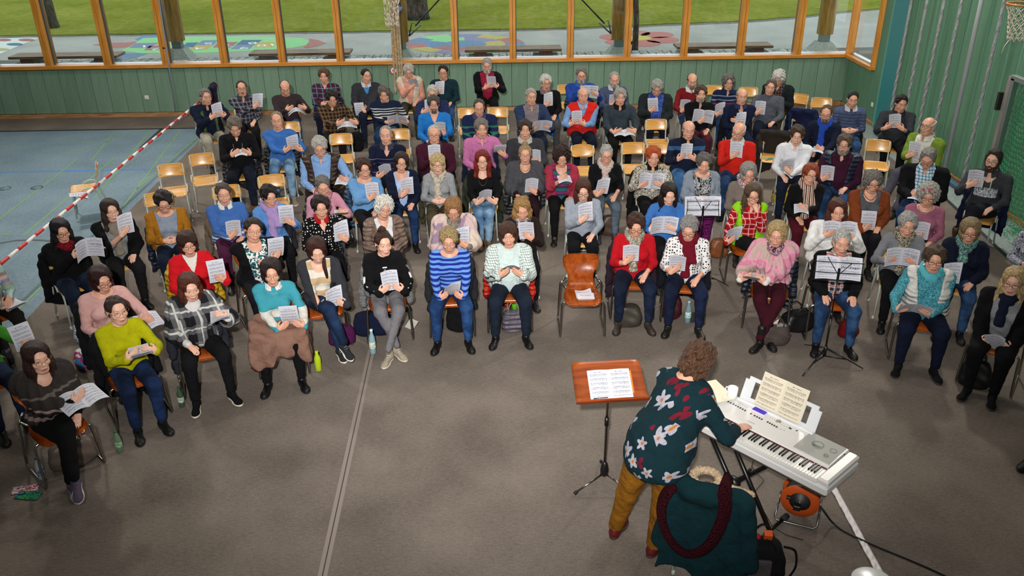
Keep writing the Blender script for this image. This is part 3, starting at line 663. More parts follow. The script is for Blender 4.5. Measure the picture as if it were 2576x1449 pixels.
for x in (-.165, .165):
    for z in (.665, .765): mb.lathe([(0, -.004), (.007, -.003), (.009, 0)], 8, (x*.96, .178+(z-.665)*.24, z), Matrix.Rotation(PI/2, 3, 'X'))
rivets = mb.mesh('rivets', 'mt:e6e2d6,.3')
def school_chair(x, y, rz, label, group='wooden school chairs', rnd=False):
    r = empty('school_chair', (x, y, 0.006 if x > -5.66 else 0), rz); tag(r, label, 'chair', group)
    link('seat', sm, r); bk_ = link('backrest', bm2 if rnd else bm_, r)
    for t in ft: link('front_tube', t, r)
    for t in rt: link('rear_tube', t, r)
    link('cross_tube', cross, r); tag(link('rubber_feet', feet, r), kind='stuff'); tag(link('rivets', rivets, bk_), kind='stuff')
    return r
# one-piece brown shell chair on chrome runners
sr = [(-.235, .405, .12, 0), (-.245, .42, .16, 0), (-.235, .438, .19, 0), (-.20, .448, .205, 0), (-.10, .447, .21, 0), (0, .44, .205, 0), (.08, .437, .19, 0), (.12, .445, .175, 0), (.15, .475, .16, 0), (.168, .52, .148, 0), (.178, .57, .142, 0), (.19, .62, .15, .005), (.20, .66, .178, .012), (.208, .69, .197, .02), (.218, .74, .205, .025), (.228, .79, .203, .025), (.233, .815, .19, .025), (.235, .825, .165, .022)]
shell = plate(0, sr, .012, 11).mesh('shell', BROWN)
def runner(s):
    mb = MB(); x = s*.235
    mb.tube(arc((s*.10, -.15, .425), (x, -.15, .43), (x, -.16, .38))+[(x*1.06, -.215, .08)]+arc((x*1.07, -.225, .04), (x*1.07, -.235, .012), (x*1.07, -.19, .012))+[(x*1.07, .18, .012)]+arc((x*1.07, .20, .012), (x*1.07, .245, .012), (x*1.07, .235, .04))+[(x, .16, .50), (s*.17, .195, .56)], .0125, 8); return mb.mesh('runner', CHROME)
rn = [runner(-1), runner(1)]
mb = MB(); mb.tube([(-.11, -.15, .425), (.11, -.15, .425)], .012, 8); mb.tube([(-.235, .18, .50), (-.15, .15, .43), (.15, .15, .43), (.235, .18, .50)], .011, 8); ct = mb.mesh('cross_tube_chrome', CHROME)
def shell_chair(x, y, rz, label, group='brown shell chairs of the front rows'):
    r = empty('shell_chair', (x, y, .006), rz); tag(r, label, 'chair', group)
    link('seat_shell', shell, r); [link('runner', t, r) for t in rn]; link('cross_tube', ct, r); return r
# ------------------------------------------------------------------ sheet music
def paper_mat():
    t = NT('printed_music'); uv = t.n('UVMap').outputs[0]; u, v, _ = t.sep(uv)
    R_ = 6.5
    row = t.math('MULTIPLY', v, R_); fr = t.math('FRACT', row); fl_ = t.math('FLOOR', row)
    st = t.math('MULTIPLY', t.math('GREATER_THAN', fr, .30), t.math('LESS_THAN', fr, .66))
    ln = t.math('LESS_THAN', t.math('FRACT', t.math('MULTIPLY', t.math('SUBTRACT', fr, .30), 13.9)), .28)
    wn = t.n('TexWhiteNoise', {'Vector': t.n('CombineXYZ', {0: t.math('FLOOR', t.math('MULTIPLY', u, 34.)), 1: fl_, 2: t.math('FLOOR', t.math('MULTIPLY', fr, 13.9))})}).outputs[0]
    nd = t.math('MULTIPLY', t.math('GREATER_THAN', wn, .74), t.math('LESS_THAN', t.math('FRACT', t.math('MULTIPLY', u, 34.)), .7))
    ws = t.n('TexWhiteNoise', {'Vector': t.n('CombineXYZ', {0: t.math('FLOOR', t.math('MULTIPLY', u, 34.)), 1: fl_})}).outputs[0]
    stem = t.math('MULTIPLY', t.math('GREATER_THAN', ws, .45), t.math('LESS_THAN', t.math('FRACT', t.math('MULTIPLY', u, 34.)), .16))
    tx = t.math('MULTIPLY', t.math('MULTIPLY', t.math('GREATER_THAN', fr, .08), t.math('LESS_THAN', fr, .18)), t.math('GREATER_THAN', t.n('TexWhiteNoise', {'Vector': t.n('CombineXYZ', {0: t.math('FLOOR', t.math('MULTIPLY', u, 60.)), 1: fl_})}).outputs[0], .35))
    ink = t.math('MAXIMUM', t.math('MULTIPLY', st, t.math('MAXIMUM', ln, t.math('MAXIMUM', nd, stem))), tx)
    def inr(x, a, b): return t.math('MULTIPLY', t.math('GREATER_THAN', x, a), t.math('LESS_THAN', x, b))
    ink = t.math('MULTIPLY', ink, t.math('MULTIPLY', inr(u, .09, .91), inr(v, .07, .86)))
    ttl = t.math('MULTIPLY', t.math('MULTIPLY', inr(u, .3, .7), inr(v, .90, .925)), t.math('GREATER_THAN', t.n('TexWhiteNoise', {'Vector': t.n('CombineXYZ', {0: t.math('FLOOR', t.math('MULTIPLY', u, 70.))})}).outputs[0], .3))
    ink = t.math('MAXIMUM', ink, ttl)
    return t.out(t.mix(t.math('MULTIPLY', ink, .78), hexc('c2c4cf'), hexc('2c2c34')), .75, .2)
m_music = paper_mat(); m_blank = M('p:dcdde4,.75,.2')
def set_uv(me, uvs):
    l = me.uv_layers.new(name='UVMap'); li = np.zeros(len(me.loops), 'i'); me.loops.foreach_get('vertex_index', li); l.data.foreach_set('uv', np.array(uvs, 'f')[li].ravel())
def page(w, h, fx, fy, n=8, k=5, side=0):
    """page in the x-z plane facing -y, bottom centre at origin; side -1/1: hangs off the spine"""
    V = []; UV = []
    for j in range(k):
        for i in range(n):
            u = i/(n-1); v = j/(k-1); x = (u-.5)*w if side == 0 else (u-1)*w if side < 0 else u*w
            V.append((fx(x, v), fy(x, v, u), (v)*h)); UV.append((u, v))
    Q = [(j*n+i, j*n+i+1, (j+1)*n+i+1, (j+1)*n+i) for j in range(k-1) for i in range(n-1)]
    return V, Q, UV
def paper_mesh(name, parts, extra=None):
    V = []; Q = []; U = []; mi = []
    for (v, q, u), m_ in parts:
        b = len(V); V += v; U += u; Q += [tuple(b+i for i in f) for f in q]; mi += [m_]*len(q)
    me = mesh_np(name, V, Q, True, mi); set_uv(me, U); me.materials.append(m_music); me.materials.append(m_blank); return me
PWD, PHT = .180, .238
def book(seed, curl, wob):
    rn_ = random.Random(seed); a = rn_.uniform(-.015, .015)
    P = []
    for k in range(3):
        off = .0014*k; c = curl*(1+.10*k)
        P.append((page(PWD, PHT-.004*k, lambda x, v: x+a*v, lambda x, v, u, off=off, c=c: off+c*(v*v)*(1 if wob == 0 else (.4+u))+wob*math.sin(u*3.0)*.02*(.4+v)), 0))
    return paper_mesh('sheet_book', P)
BOOKS = [book(1, .02, 1), book(2, .05, .6), book(3, -.02, .8), book(4, .08, 0), book(5, .0, 1.2)]
def openb(ang, curl, w=PWD):
    P = []
    for k in range(2):
        for sd in (-1, 1):
            P.append((page(w, PHT-.003*k, lambda x, v: x*math.cos(ang), lambda x, v, u, k=k: .003*k-abs(x)*math.sin(ang)+curl*math.sin(abs(x)/w*PI)+.02*v*v*abs(x)/w, side=sd), 0))
    return paper_mesh('sheet_open', P)
OPENS = [openb(.35, .015), openb(.6, .02), openb(.12, .03)]
def title(txt, sz, parent, loc, rot=(PI/2, 0, 0), name='title_print', col='p:26262c,.7', al='CENTER'):
    cu = bpy.data.curves.new(name, 'FONT'); cu.body = txt; cu.size = sz; cu.align_x = al; cu.space_line = 1.0
    o = link(name, text_mesh(cu, name, col), parent); o.location = loc; o.rotation_euler = rot; return o
def sheet(kind, var, loc, rz, tilt=0., roll=0., label='', group='sheet music held by the singers', txt=False, sc=1.):
    me = (BOOKS if kind == 'b' else OPENS)[var]
    o = link('sheet_music', me); o.scale = (sc, sc, sc)
    R = Matrix.Rotation(rz, 4, 'Z') @ Matrix.Rotation(tilt, 4, 'X') @ Matrix.Rotation(roll, 4, 'Y')
    o.matrix_world = Matrix.Translation(Vector(loc)) @ R @ Matrix.Translation((0, 0, -PHT/2)) @ Matrix.Diagonal((sc, sc, sc, 1))
    tag(o, label, 'sheet music', group)
    if txt: title('Wir Singen', .026, o, (.092, [-.036, -.056, -.018][var], .15), (PI/2, 0, [-.35, -.6, -.12][var]))
    return o
# ------------------------------------------------------------------ people
SK = [('d3a088', 'bf8a72'), ('dcb19c', 'c9967f'), ('cf9272', 'b87a5c')]
def headf(x, y, z, sex='m'):
    """head facing -y, centre of the skull at origin"""
    mm = sex == 'm'
    d = ell(x, y, z, (0, .012, .035), (.076, .095, .082))
    d = smin(d, ell(x, y, z, (0, -.024, -.036), (.060 if mm else .056, .070, .082 if mm else .078)), .03)
    d = smin(d, cone(x, y, z, (-.014, -.070, -.098), (.014, -.070, -.098), .019, .019), .03)
    ax = np.abs(x)
    d = smin(d, cone(ax, y, z, (.050, .01, -.062), (.03, -.05, -.093), .018 if mm else .013, .015), .03)
    d = smin(d, cone(ax, y, z, (0, -.083, .032), (.038, -.074, .034), .013, .012), .014)
    d = smax(d, -ell(ax, y, z, (.032, -.104, .008), (.020, .020, .014)), .016)
    d = smin(d, ell(ax, y, z, (.032, -.079, .009), (.014, .012, .012)), .005)
    d = smin(d, ell(ax, y, z, (.042, -.062, -.026), (.024, .022, .022)), .022)
    d = smin(d, cone(x, y, z, (0, -.088, .018), (0, -.110 if mm else -.106, -.024), .0065, .0110 if mm else .0088), .010)
    d = smin(d, ell(ax, y, z, (.012, -.101, -.029), (.009, .011, .008)), .006)
    d = smin(d, ell(x, y, z, (0, -.088, -.060), (.026, .016, .017)), .014)
    d = smin(d, cone(x, y, z, (-.015, -.102, -.0545), (.015, -.102, -.0545), .0055, .0055), .004)
    d = smin(d, cone(x, y, z, (-.011, -.100, -.0665), (.011, -.100, -.0665), .0065, .0065), .004)
    e = ell(ax, y, z, (.079, .014, -.004), (.010, .021, .033)); e = smax(e, -ell(ax, y, z, (.088, .008, -.002), (.007, .011, .019)), .004)
    return smin(d, e, .008)
def face_pts(P, sex, off=.0012):
    """march features onto the face: list of (x,z) -> 3d points"""
    P = np.array(P, F32); ys = np.linspace(-.14, .02, 120, dtype=F32)
    D = headf(P[:, 0][:, None], ys[None, :], P[:, 1][:, None], sex); i = np.argmax(D < 0, 1)
    return [(float(p[0]), float(ys[k])-off, float(p[1])) for p, k in zip(P, i)]
def face_feats(sex, gaze):
    """eyebrows, lips, eyes as small patches; returns V, F, material index"""
    V = []; Fc = []; mi = []
    def strip(top, bot, m_, off=.0012):
        b = len(V); n = len(top); V.extend(face_pts(top, sex, off)); V.extend(face_pts(bot, sex, off))
        for i in range(n-1): Fc.append((b+n+i, b+n+i+1, b+i+1, b+i)); mi.append(m_)
    th = .0045 if sex == 'm' else .003
    for s in (-1, 1):
        xs = [s*(.013+.036*t/5) for t in range(6)]
        if s < 0: xs = xs[::-1]
        zt = [.034+.006*math.sin((abs(x)-.013)/.036*2.2)+th/2 for x in xs]; strip(list(zip(xs, zt)), [(x, z-th*(1.3-abs(x)*12)) for x, z in zip(xs, zt)], 2, .0015)
        xs = [s*.032+.0145*(t/6*2-1) for t in range(7)]
        if gaze == 'o':
            hh = [.0046*math.sqrt(max(0, 1-(t/6*2-1)**2)) for t in range(7)]
            strip([(x, .0095+h_) for x, h_ in zip(xs, hh)], [(x, .0095-h_*.75) for x, h_ in zip(xs, hh)], 3, .0008)
            xi = [s*.032+.0056*(t/4*2-1) for t in range(5)]; hi = [.0046*math.sqrt(max(0, 1-(t/4*2-1)**2)) for t in range(5)]
            strip([(x, .0098+h_) for x, h_ in zip(xi, hi)], [(x, .0088-h_*.7) for x, h_ in zip(xi, hi)], 4, .0018)
            strip([(x, .0112+h_) for x, h_ in zip(xs, hh)], [(x, .0090+h_) for x, h_ in zip(xs, hh)], 4, .0022)
        else:
            hh = [-.0045*math.sqrt(max(0, 1-(t/6*2-1)**2)) for t in range(7)]
            strip([(x, .0075+h_) for x, h_ in zip(xs, hh)], [(x, .0048+h_) for x, h_ in zip(xs, hh)], 4, .0016)
            hh = [.0055*math.sqrt(max(0, 1-(t/6*2-1)**2)) for t in range(7)]
            strip([(x, .0168+h_) for x, h_ in zip(xs, hh)], [(x, .0153+h_) for x, h_ in zip(xs, hh)], 5, .0010)
    xs = [.023*(t/8*2-1) for t in range(9)]; q = [max(0, 1-(x/.023)**2) for x in xs]
    strip([(x, -.0585+.0046*k**.7-(.0012 if abs(x) < .003 else 0)) for x, k in zip(xs, q)], [(x, -.0590) for x in xs], 1)
    strip([(x, -.0612) for x in xs], [(x, -.0612-.0060*k**.6) for x, k in zip(xs, q)], 1)
    strip([(x, -.0588) for x in xs], [(x, -.0614) for x in xs], 4)
    for s in (-1, 1):
        xs = [s*.007-.0028+.0028*t for t in range(3)]; strip([(x, -.0345) for x in xs], [(x, -.0372) for x in xs], 5, .0012)
    return np.array(V), Fc, mi
FEATS = {(a, b): face_feats(a, b) for a in 'mf' for b in 'od'}
# --- hair, in head space
def hnoise(x, y, z, amp, f):
    f = F32(f); return F32(amp)*(np.sin(x*f+1.3)*np.sin(y*f*1.1+z*f*.4)+np.sin(z*f*.9+x*f*.7+2.)*np.sin(y*f*.8+.6))
def hair_f(style):
    def f(x, y, z):
        ax = np.abs(x); cap = ell(x, y, z, (0, .018, .038), (.083, .100, .087))
        face = ell(x, y, z, (0, -.114, .006), (.076, .090, .103))
        lock = F32(.0030)*np.sin(np.arctan2(x, y+F32(.015))*F32(27)+z*F32(14))*np.clip((F32(.125)-z)*F32(30), 0, 1)
        if style in ('bob', 'bang', 'long', 'longb', 'wavy', 'full', 'short'): cap = cap+lock
        if style == 'short':
            d = smax(cap-.004, -face, .012); low = ell(x, y, z, (0, .03, -.02), (.080, .080, .075)); d = smin(d, low, .02); d = smax(d, -face, .01); d = np.maximum(d, -(z+.075-.3*np.maximum(y, 0)))
            d = smax(d, -ell(ax, y, z, (.08, -.012, -.03), (.03, .030, .042)), .006)
            d = smin(d, ell(x, y, z, (0, -.015, .108), (.060, .045, .024)), .02)
            return d+hnoise(x, y, z, .0035, 95)
        if style == 'full':   # fuller short cut
            d = smin(cap-.014, ell(x, y, z, (0, .035, -.02), (.087, .085, .085)), .03); d = smax(d, -ell(x, y, z, (0, -.126, .000), (.067, .099, .106)), .012)
            d = np.maximum(d, -(z+.095-.2*np.maximum(y, 0))); d = smax(d, -ell(ax, y, z, (.085, -.02, -.035), (.03, .03, .045)), .008)
            return d+hnoise(x, y, z, .006, 62)
        if style == 'buzz':
            d = smax(cap+.001, -face, .01); d = np.maximum(d, -(z+.05)); d = smax(d, -ell(ax, y, z, (.08, -.01, -.03), (.03, .026, .04)), .005); return d
        if style == 'reced':
            d = smin(cap-.001, ell(x, y, z, (0, .035, -.01), (.080, .078, .075)), .02); d = smax(d, -ell(x, y, z, (0, -.10, .03), (.080, .085, .108)), .012)
            d = smax(d, -ell(ax, y, z, (.045, -.085, .075), (.04, .05, .05)), .012); d = np.maximum(d, -(z+.07)); d = smax(d, -ell(ax, y, z, (.082, -.012, -.03), (.03, .030, .042)), .006); return d+hnoise(x, y, z, .0025, 100)
        if style == 'bald':
            d = smin(cap-.002, ell(x, y, z, (0, .035, -.01), (.081, .078, .075)), .02); d = np.maximum(d, z-.048-.25*y); d = smax(d, -ell(x, y, z, (0, -.10, .0), (.085, .095, .11)), .01); d = np.maximum(d, -(z+.065))
            d = smax(d, -ell(ax, y, z, (.084, -.012, -.03), (.03, .030, .040)), .006); return d+hnoise(x, y, z, .003, 100)
        if style in ('bob', 'bang'):
            d = smin(cap-.016, ell(x, y, z, (0, .02, -.045), (.100, .092, .082)), .03)
            cut = ell(x, y, z, (0, -.122, -.030 if style == 'bang' else .002), (.061, .098, .092 if style == 'bang' else .106)); d = smax(d, -cut, .012)
            d = np.maximum(d, -(z+.108)); d = smax(d, -ell(x, y, z, (0, -.01, -.16), (.056, .07, .08)), .01); return d+lock+hnoise(x, y, z, .004, 55)
        if style in ('long', 'wavy', 'longb'):
            L = .20 if style == 'longb' else .27
            d = smin(cap-.013, ell(x, y, z, (0, .03, -.06), (.098, .08, .10)), .03)
            d = smin(d, cone(ax, y, z, (.075, .0, -.04), (.085, -.045, -L), .034, .030), .03); d = smin(d, ell(x, y, z, (0, .07, -.15), (.11, .045, .13)), .03)
            d = smax(d, -ell(x, y, z, (0, -.126, .0), (.062, .100, .108)), .012); d = smax(d, -ell(x, y, z, (0, -.02, -.17), (.050, .075, .11)), .012)
            return d+lock+hnoise(x, y, z, .004 if style != 'wavy' else .009, 50)
        if style in ('curly', 'afro'):
            g = .022 if style == 'curly' else .034
            d = smin(cap-g, ell(x, y, z, (0, .03, -.025), (.098 if style == 'curly' else .112, .09, .09)), .03); d = smax(d, -ell(x, y, z, (0, -.130, -.008), (.065, .096, .104)), .012); d = np.maximum(d, -(z+(.09 if style == 'curly' else .115)))
            if style == 'curly': d = smax(d, -ell(ax, y, z, (.09, -.02, -.045), (.03, .03, .045)), .008)
            return d+hnoise(x, y, z, .010, 105)
        if style in ('bun', 'tied', 'puff'):
            d = smin(cap-.003, ell(x, y, z, (0, .035, -.02), (.082, .080, .075)), .02); d = smax(d, -face, .012); d = np.maximum(d, -(z+.08)); d = smax(d, -ell(ax, y, z, (.08, -.012, -.03), (.03, .030, .042)), .006)
            if style == 'bun': d = smin(d, ell(x, y, z, (0, .035, .135), (.042, .042, .036)), .015)
            elif style == 'tied': d = smin(d, ell(x, y, z, (0, .115, -.02), (.030, .03, .045)), .015)
            else: d = smin(d, ell(x, y, z, (0, .02, .10), (.06, .07, .035)), .02)
            return d+hnoise(x, y, z, .003, 80)
        if style == 'beard':
            b = headf(x, y, z, 'm')-.007; d = np.maximum(b, z+.028-.55*np.maximum(ax-.045, 0)*3); d = smax(d, -ell(x, y, z, (0, -.11, -.0595), (.022, .03, .0075)), .003); d = smax(d, -ell(ax, y, z, (.032, -.09, -.025), (.026, .04, .026)), .005)
            d = np.maximum(d, y-.0); d = smax(d, -ell(x, y, z, (0, -.11, -.02), (.016, .05, .019)), .003); return d+hnoise(x, y, z, .0012, 160)
        if style == 'goat':
            b = headf(x, y, z, 'm')-.0032; d = np.maximum(b, z+.04); d = np.maximum(d, ax-.04); d = smax(d, -ell(x, y, z, (0, -.11, -.0595), (.020, .03, .0065)), .003); return np.maximum(d, y+.03)
        if style == 'mous':
            return smin(cone(ax, y, z, (.004, -.106, -.048), (.024, -.098, -.054), .0065, .004), cone(ax, y, z, (0, -.106, -.047), (.006, -.106, -.048), .006, .006), .004)
    return f
_hm = {}
def hair_mesh(style):
    if style not in _hm:
        lo, hi = [-.15, -.15, -.32], [.15, .17, .19]
        if style in ('short', 'buzz', 'reced', 'bald', 'full', 'bun', 'tied', 'beard', 'goat', 'mous', 'curly', 'bob', 'bang', 'afro', 'puff'): lo[2] = -.15
        h = .0045 if style in ('beard', 'goat', 'mous') else .0068
        V, Q = nets(hair_f(style), lo, hi, h); _hm[style] = mesh_np('hair_'+style, V, Q)
    return _hm[style]
def glasses_mesh(kind):
    k = 'gl'+kind
    if k in _hm: return _hm[k]
    mb = MB(); r = {'d': .0021, 't': .0009, 'r': .0018, 'o': .0012}[kind]; w, h = (.0245, .016) if kind != 'o' else (.023, .021)
    e = 3.2 if kind != 'o' else 2.
    for s in (-1, 1):
        P = [];
        for i in range(18):
            a = 2*PI*i/18; ca, sa = math.cos(a), math.sin(a); x = s*.033+w*math.copysign(abs(ca)**(2/e), ca); z = .006+h*math.copysign(abs(sa)**(2/e), sa); P.append((x, -.108+.18*abs(x)**1.0*abs(x)*3, z))
        mb.tube(P, r, 5, True); mb.tube([(s*.057, -.102, .012), (s*.076, -.085, .013), (s*.083, -.03, .012), (s*.083, .01, .008)], r*.9, 5)
    mb.tube([(-.010, -.111, .010), (0, -.114, .013), (.010, -.111, .010)], r, 5)
    mb.cur = 1
    _hm[k] = mb.mesh('glasses_'+kind, {'d': 'p:15130f,.3', 't': 'mt:8a8378,.3', 'r': 'p:6b2a3a,.3', 'o': 'mt:b58b4a,.3'}[kind]); return _hm[k]
# --- shoes (toe towards -y, ankle at origin height .08)
def shoe_mesh(kind):
    k = 'sh'+kind
    if k in _hm: return _hm[k]
    t = kind.split('/'); ty = t[0]
    def up(x, y, z):
        d = cone(x, y, z, (0, .03, -.035), (0, -.12, -.050), .038, .034); d = smin(d, ell(x, y, z, (0, -.14, -.052), (.043, .055, .027)), .02); d = smin(d, ell(x, y, z, (0, .035, -.04), (.034, .04, .036)), .02)
        top = .16 if ty == 'boot' else .02 if ty == 'snk' else .0
        d = smin(d, cone(x, y, z, (0, .02, -.03), (0, .025, top), .038, .048 if ty == 'boot' else .036), .025)
        if ty != 'boot': d = smax(d, -ell(x, y, z, (0, .02, .03), (.030, .035, .03)), .01)
        return np.maximum(d, -(z+.070))
    V, Q = nets(up, [-.07, -.21, -.09], [.07, .10, .20], .0075)
    def sole(x, y, z):
        d = smin(ell(x, y, z*0, (0, -.11, 0), (.050, .09, .1)), ell(x, y, z*0, (0, .02, 0), (.040, .055, .1)), .05)
        return np.maximum(np.maximum(d, z+.058), -(z+.080))
    V2, Q2 = nets(sole, [-.07, -.22, -.095], [.07, .10, -.04], .007)
    mb = MB()
    if ty == 'snk' or len(t) > 3:
        for i in range(4): mb.tube([(-.02, -.035-.022*i, .002-.010*i), (0, -.04-.022*i, .008-.011*i), (.02, -.035-.022*i, .002-.010*i)], .0025, 4)
        mb.tube([(0, -.03, .012), (.035, -.035, .0), (.02, -.05, -.01)], .002, 4)
    n1, n2 = len(V), len(V2); VV = np.concatenate([V, V2]+([np.array(mb.v)] if mb.v else [])); F_ = [tuple(q) for q in Q]+[tuple(q+n1) for q in Q2]+[tuple(i+n1+n2 for i in f) for f in mb.f]
    me = bpy.data.meshes.new('shoe_'+ty); me.from_pydata([tuple(v) for v in VV], [], F_); me.polygons.foreach_set('material_index', [0]*len(Q)+[1]*len(Q2)+[2]*len(mb.f)); me.polygons.foreach_set('use_smooth', [True]*len(F_)); me.update()
    for c in (('lt:' if ty in ('boot', 'dr') else 'k:')+t[1], 'p:'+t[2]+',.6', 'k:'+(t[3] if len(t) > 3 else t[2])): me.materials.append(M(c))
    _hm[k] = me; return me
# --- body parts
def vec(*a): return np.array(a, float)
def torso(X, Y, Z, p, o=0., trap=True):
    w = p['w']; b = p['belly']; fem = p['sex'] == 'f'; Y = Y+F32(p['lean'])*np.maximum(Z-F32(.55), 0)
    d = ell(X, Y, Z, (0, .02, .57), (.175*w+o, .14*w+o, .13+o))
    d = smin(d, ell(X, Y, Z, (0, -.01-.035*b, .70), ((.130 if fem else .140)*w+.02*b+o, .115*w+.05*b+o, .17+o)), .06)
    d = smin(d, ell(X, Y, Z, (0, .01, .88), ((.138 if fem else .156)*w+o, .108*w+o, .15+o)), .05)
    sw = (.130 if fem else .154)*(.5+.5*w)
    d = smin(d, cone(X, Y, Z, (-sw, .015, .982), (sw, .015, .982), .056+o, .056+o), .05)
    if fem: d = smin(d, ell(np.abs(X), Y, Z, (.072*w, -.085*w, .83), (.062*w+o, .055*w+o, .062+o)), .045)
    if trap: d = smin(d, cone(X, Y, Z, (0, .02, .99), (0, .015, 1.045), .085+o, .058+o), .045)
    return d
def ik(S_, W_, hint, L1, L2):
    v = W_-S_; D = np.linalg.norm(v); mx = (L1+L2)*.985
    if D > mx: v = v*mx/D; D = mx; W_ = S_+v
    a = (L1*L1-L2*L2+D*D)/(2*D); h = math.sqrt(max(L1*L1-a*a, 0)); u = v/D; hn = hint-u*np.dot(hint, u); hn /= np.linalg.norm(hn)+1e-9
    return S_+u*a+hn*h, W_
def basis(a, n):
    a = a/np.linalg.norm(a); n = n-a*np.dot(n, a); n /= np.linalg.norm(n)+1e-9; return a, n
def handf(X, Y, Z, W_, E_, a, n, side, curl):
    """palm, four fingers, thumb; a = finger direction, n = palm normal, side +1 for the thumb on the cross(n,a) side"""
    b = np.cross(n, a)*side
    def L(u, v, t): return W_+a*u+b*v+n*t
    d = cone(X, Y, Z, E_+(W_-E_)*.30, W_, .036, .026)
    d = smin(d, cone(X, Y, Z, L(.0, .0, 0), L(.075, .022, .004), .024, .015), .015); d = smin(d, cone(X, Y, Z, L(.01, -.010, 0), L(.072, -.024, .004), .022, .014), .012)
    d = smin(d, cone(X, Y, Z, L(.03, .012, 0), L(.078, 0, .002), .020, .014), .012)
    for k, (v, ln) in enumerate(((.030, .066), (.010, .076), (-.011, .071), (-.030, .055))):
        c1, c2 = curl*(.8+.1*k), curl*(2.0+.1*k); p0 = L(.078, v*.86, .003)
        p1 = p0+(a*math.cos(c1)+n*math.sin(c1))*ln*.5+b*v*.04; p2 = p1+(a*math.cos(c2)+n*math.sin(c2))*ln*.5-b*v*.06
        f = smin(cone(X, Y, Z, p0, p1, .0092, .0082), cone(X, Y, Z, p1, p2, .0082, .0068), .003); d = smin(d, f, .006)
    t0 = L(.018, .024, .008); t1 = L(.052, .052, .018); t2 = L(.082, .056, .022+.01*curl)
    return smin(d, smin(cone(X, Y, Z, t0, t1, .015, .0105), cone(X, Y, Z, t1, t2, .0105, .0082), .004), .008)
def bbox(pts, pad):
    P = np.array(pts); return P.min(0)-pad, P.max(0)+pad
_cnt = {}
def child(name, V, Q, parent, spec):
    if len(Q) == 0: return None
    me = mesh_np(name, V, Q); me.materials.append(M(spec)); return link(name, me, parent)
def person(short, desc, hx, hy, yaw=0, sex='m', s=None, w=1., belly=0., sk=0, hair='short', hc='3a2a1e', gl=None, beard=None, bc=None, hp=8, ht=0, hy_=0, hw=1.,
           top='k:30333a', neck='crew', slv=1., collar=None, tname='sweater', outer=None, otype='cardigan', oslv=1., oname=None, scarf=None, sctail=0, shawl=None,
           pants='k:15161a', pname='trousers', shoe='dr/141312/0c0c0c', legs='par', legd=0., sh=None, arms='both', lean=.06, extra=None, chair='s', crot=None, coat=None, coatlab=None, lap=None, dz=0., q=1., gaze=None, txt=False, socks=None, neckl=None):
    s = s or (1.03 if sex == 'm' else .965); w = w*(1.10 if sex == 'm' else 1.06)
    ya = math.radians(yaw); p = dict(w=w, belly=belly, sex=sex, lean=lean)
    ca, sa = math.cos(ya), math.sin(ya)
    # head position in person space, then solve the place of the root
    hc_l = vec(0, -.02-lean*.62, 1.198+dz/s)
    ph = atz(hx, hy, hc_l[2]*s+.006)
    root = vec(ph[0]-s*(ca*hc_l[0]-sa*hc_l[1]), ph[1]-s*(sa*hc_l[0]+ca*hc_l[1]), .006)
    def w2l(P): d = (np.array(P)-root)/s; return vec(ca*d[0]+sa*d[1], -sa*d[0]+ca*d[1], d[2])
    def l2w(P): return root+s*vec(ca*P[0]-sa*P[1], sa*P[0]+ca*P[1], P[2])
    # sheet position
    sp = None
    if sh:
        sx, sy = sh[0], sh[1]; fd = sh[5] if len(sh) > 5 else .36
        d = ray(sx, sy); nrm = vec(sa, -ca, 0); t = (s*fd+np.dot(root-O, nrm))/np.dot(d, nrm)
        sp = w2l(O+d*t); sp[0] = np.clip(sp[0], -.42, .42); sp[2] = np.clip(sp[2], .60, 1.15)
        fd2 = fd
    # arms
    swid = (.163 if sex == 'f' else .188)*(.5+.5*w); yl = -lean*.42
    Sh = {k: vec(k*swid, .012+yl, .970) for k in (-1, 1)}
    L1, L2 = .285, .245
    Wt = {}; ha = {}; hn = {}; cu = {}
    for k in (-1, 1):
        Wt[k] = vec(k*.13, -.30, .635+.02*w); ha[k] = vec(-k*.45, -.85, -.25); hn[k] = vec(0, .1, -1.); cu[k] = .35
    if arms == 'knees':
        for k in (-1, 1): Wt[k] = vec(k*.15, -.33, .66); ha[k] = vec(-k*.05, -.9, -.35); hn[k] = vec(0, .3, -1.); cu[k] = .18
    if arms == 'clasp':
        for k in (-1, 1): Wt[k] = vec(k*.085, -.26, .70+.02*w); ha[k] = vec(-k*.8, -.35, -.1); hn[k] = vec(0, .9, -.3); cu[k] = .7
    if arms == 'cross':
        for k in (-1, 1): Wt[k] = vec(-k*.05, -.215-.03*belly-.02*(k+1), .80+.03*k); ha[k] = vec(-k*.95, .15, .1); hn[k] = vec(0, .9, -.1); cu[k] = .4
    if arms == 'chin':
        Wt[1] = vec(.05, -.20-lean*.6, 1.02); ha[1] = vec(-.35, .15, .9); hn[1] = vec(-.2, 1., 0); cu[1] = .9
    if sp is not None:
        hwid = (.085 if sh[2][0] == 'b' else .15); til = math.radians(sh[3] if len(sh) > 3 else 14)
        low = -PHT/2/s*.72*math.cos(til)
        ks = {'both': (-1, 1), 'R': (-1,), 'L': (1,), 'chin': (-1,), 'cross': (-1,)}.get(arms, (-1, 1))
        for k in ks:
            if arms == 'both': cx = sp[0]+k*hwid
            else: cx = sp[0]+k*.03
            Wt[k] = vec(cx+k*.052, sp[1]-.022, sp[2]+low-.035); ha[k] = vec(-k*.80, -.02, .52); hn[k] = vec(0, 1., .1); cu[k] = .22
            if arms == 'both' and sh[2][0] == 'o': Wt[k] = vec(sp[0]+k*.175, sp[1]-.01, sp[2]+low*.8); ha[k] = vec(-k*.85, -.05, .35)
            if arms != 'both': Wt[k] = vec(sp[0]+k*.075, sp[1]-.022, sp[2]+low-.03); ha[k] = vec(-k*.75, -.02, .60)
    El = {}
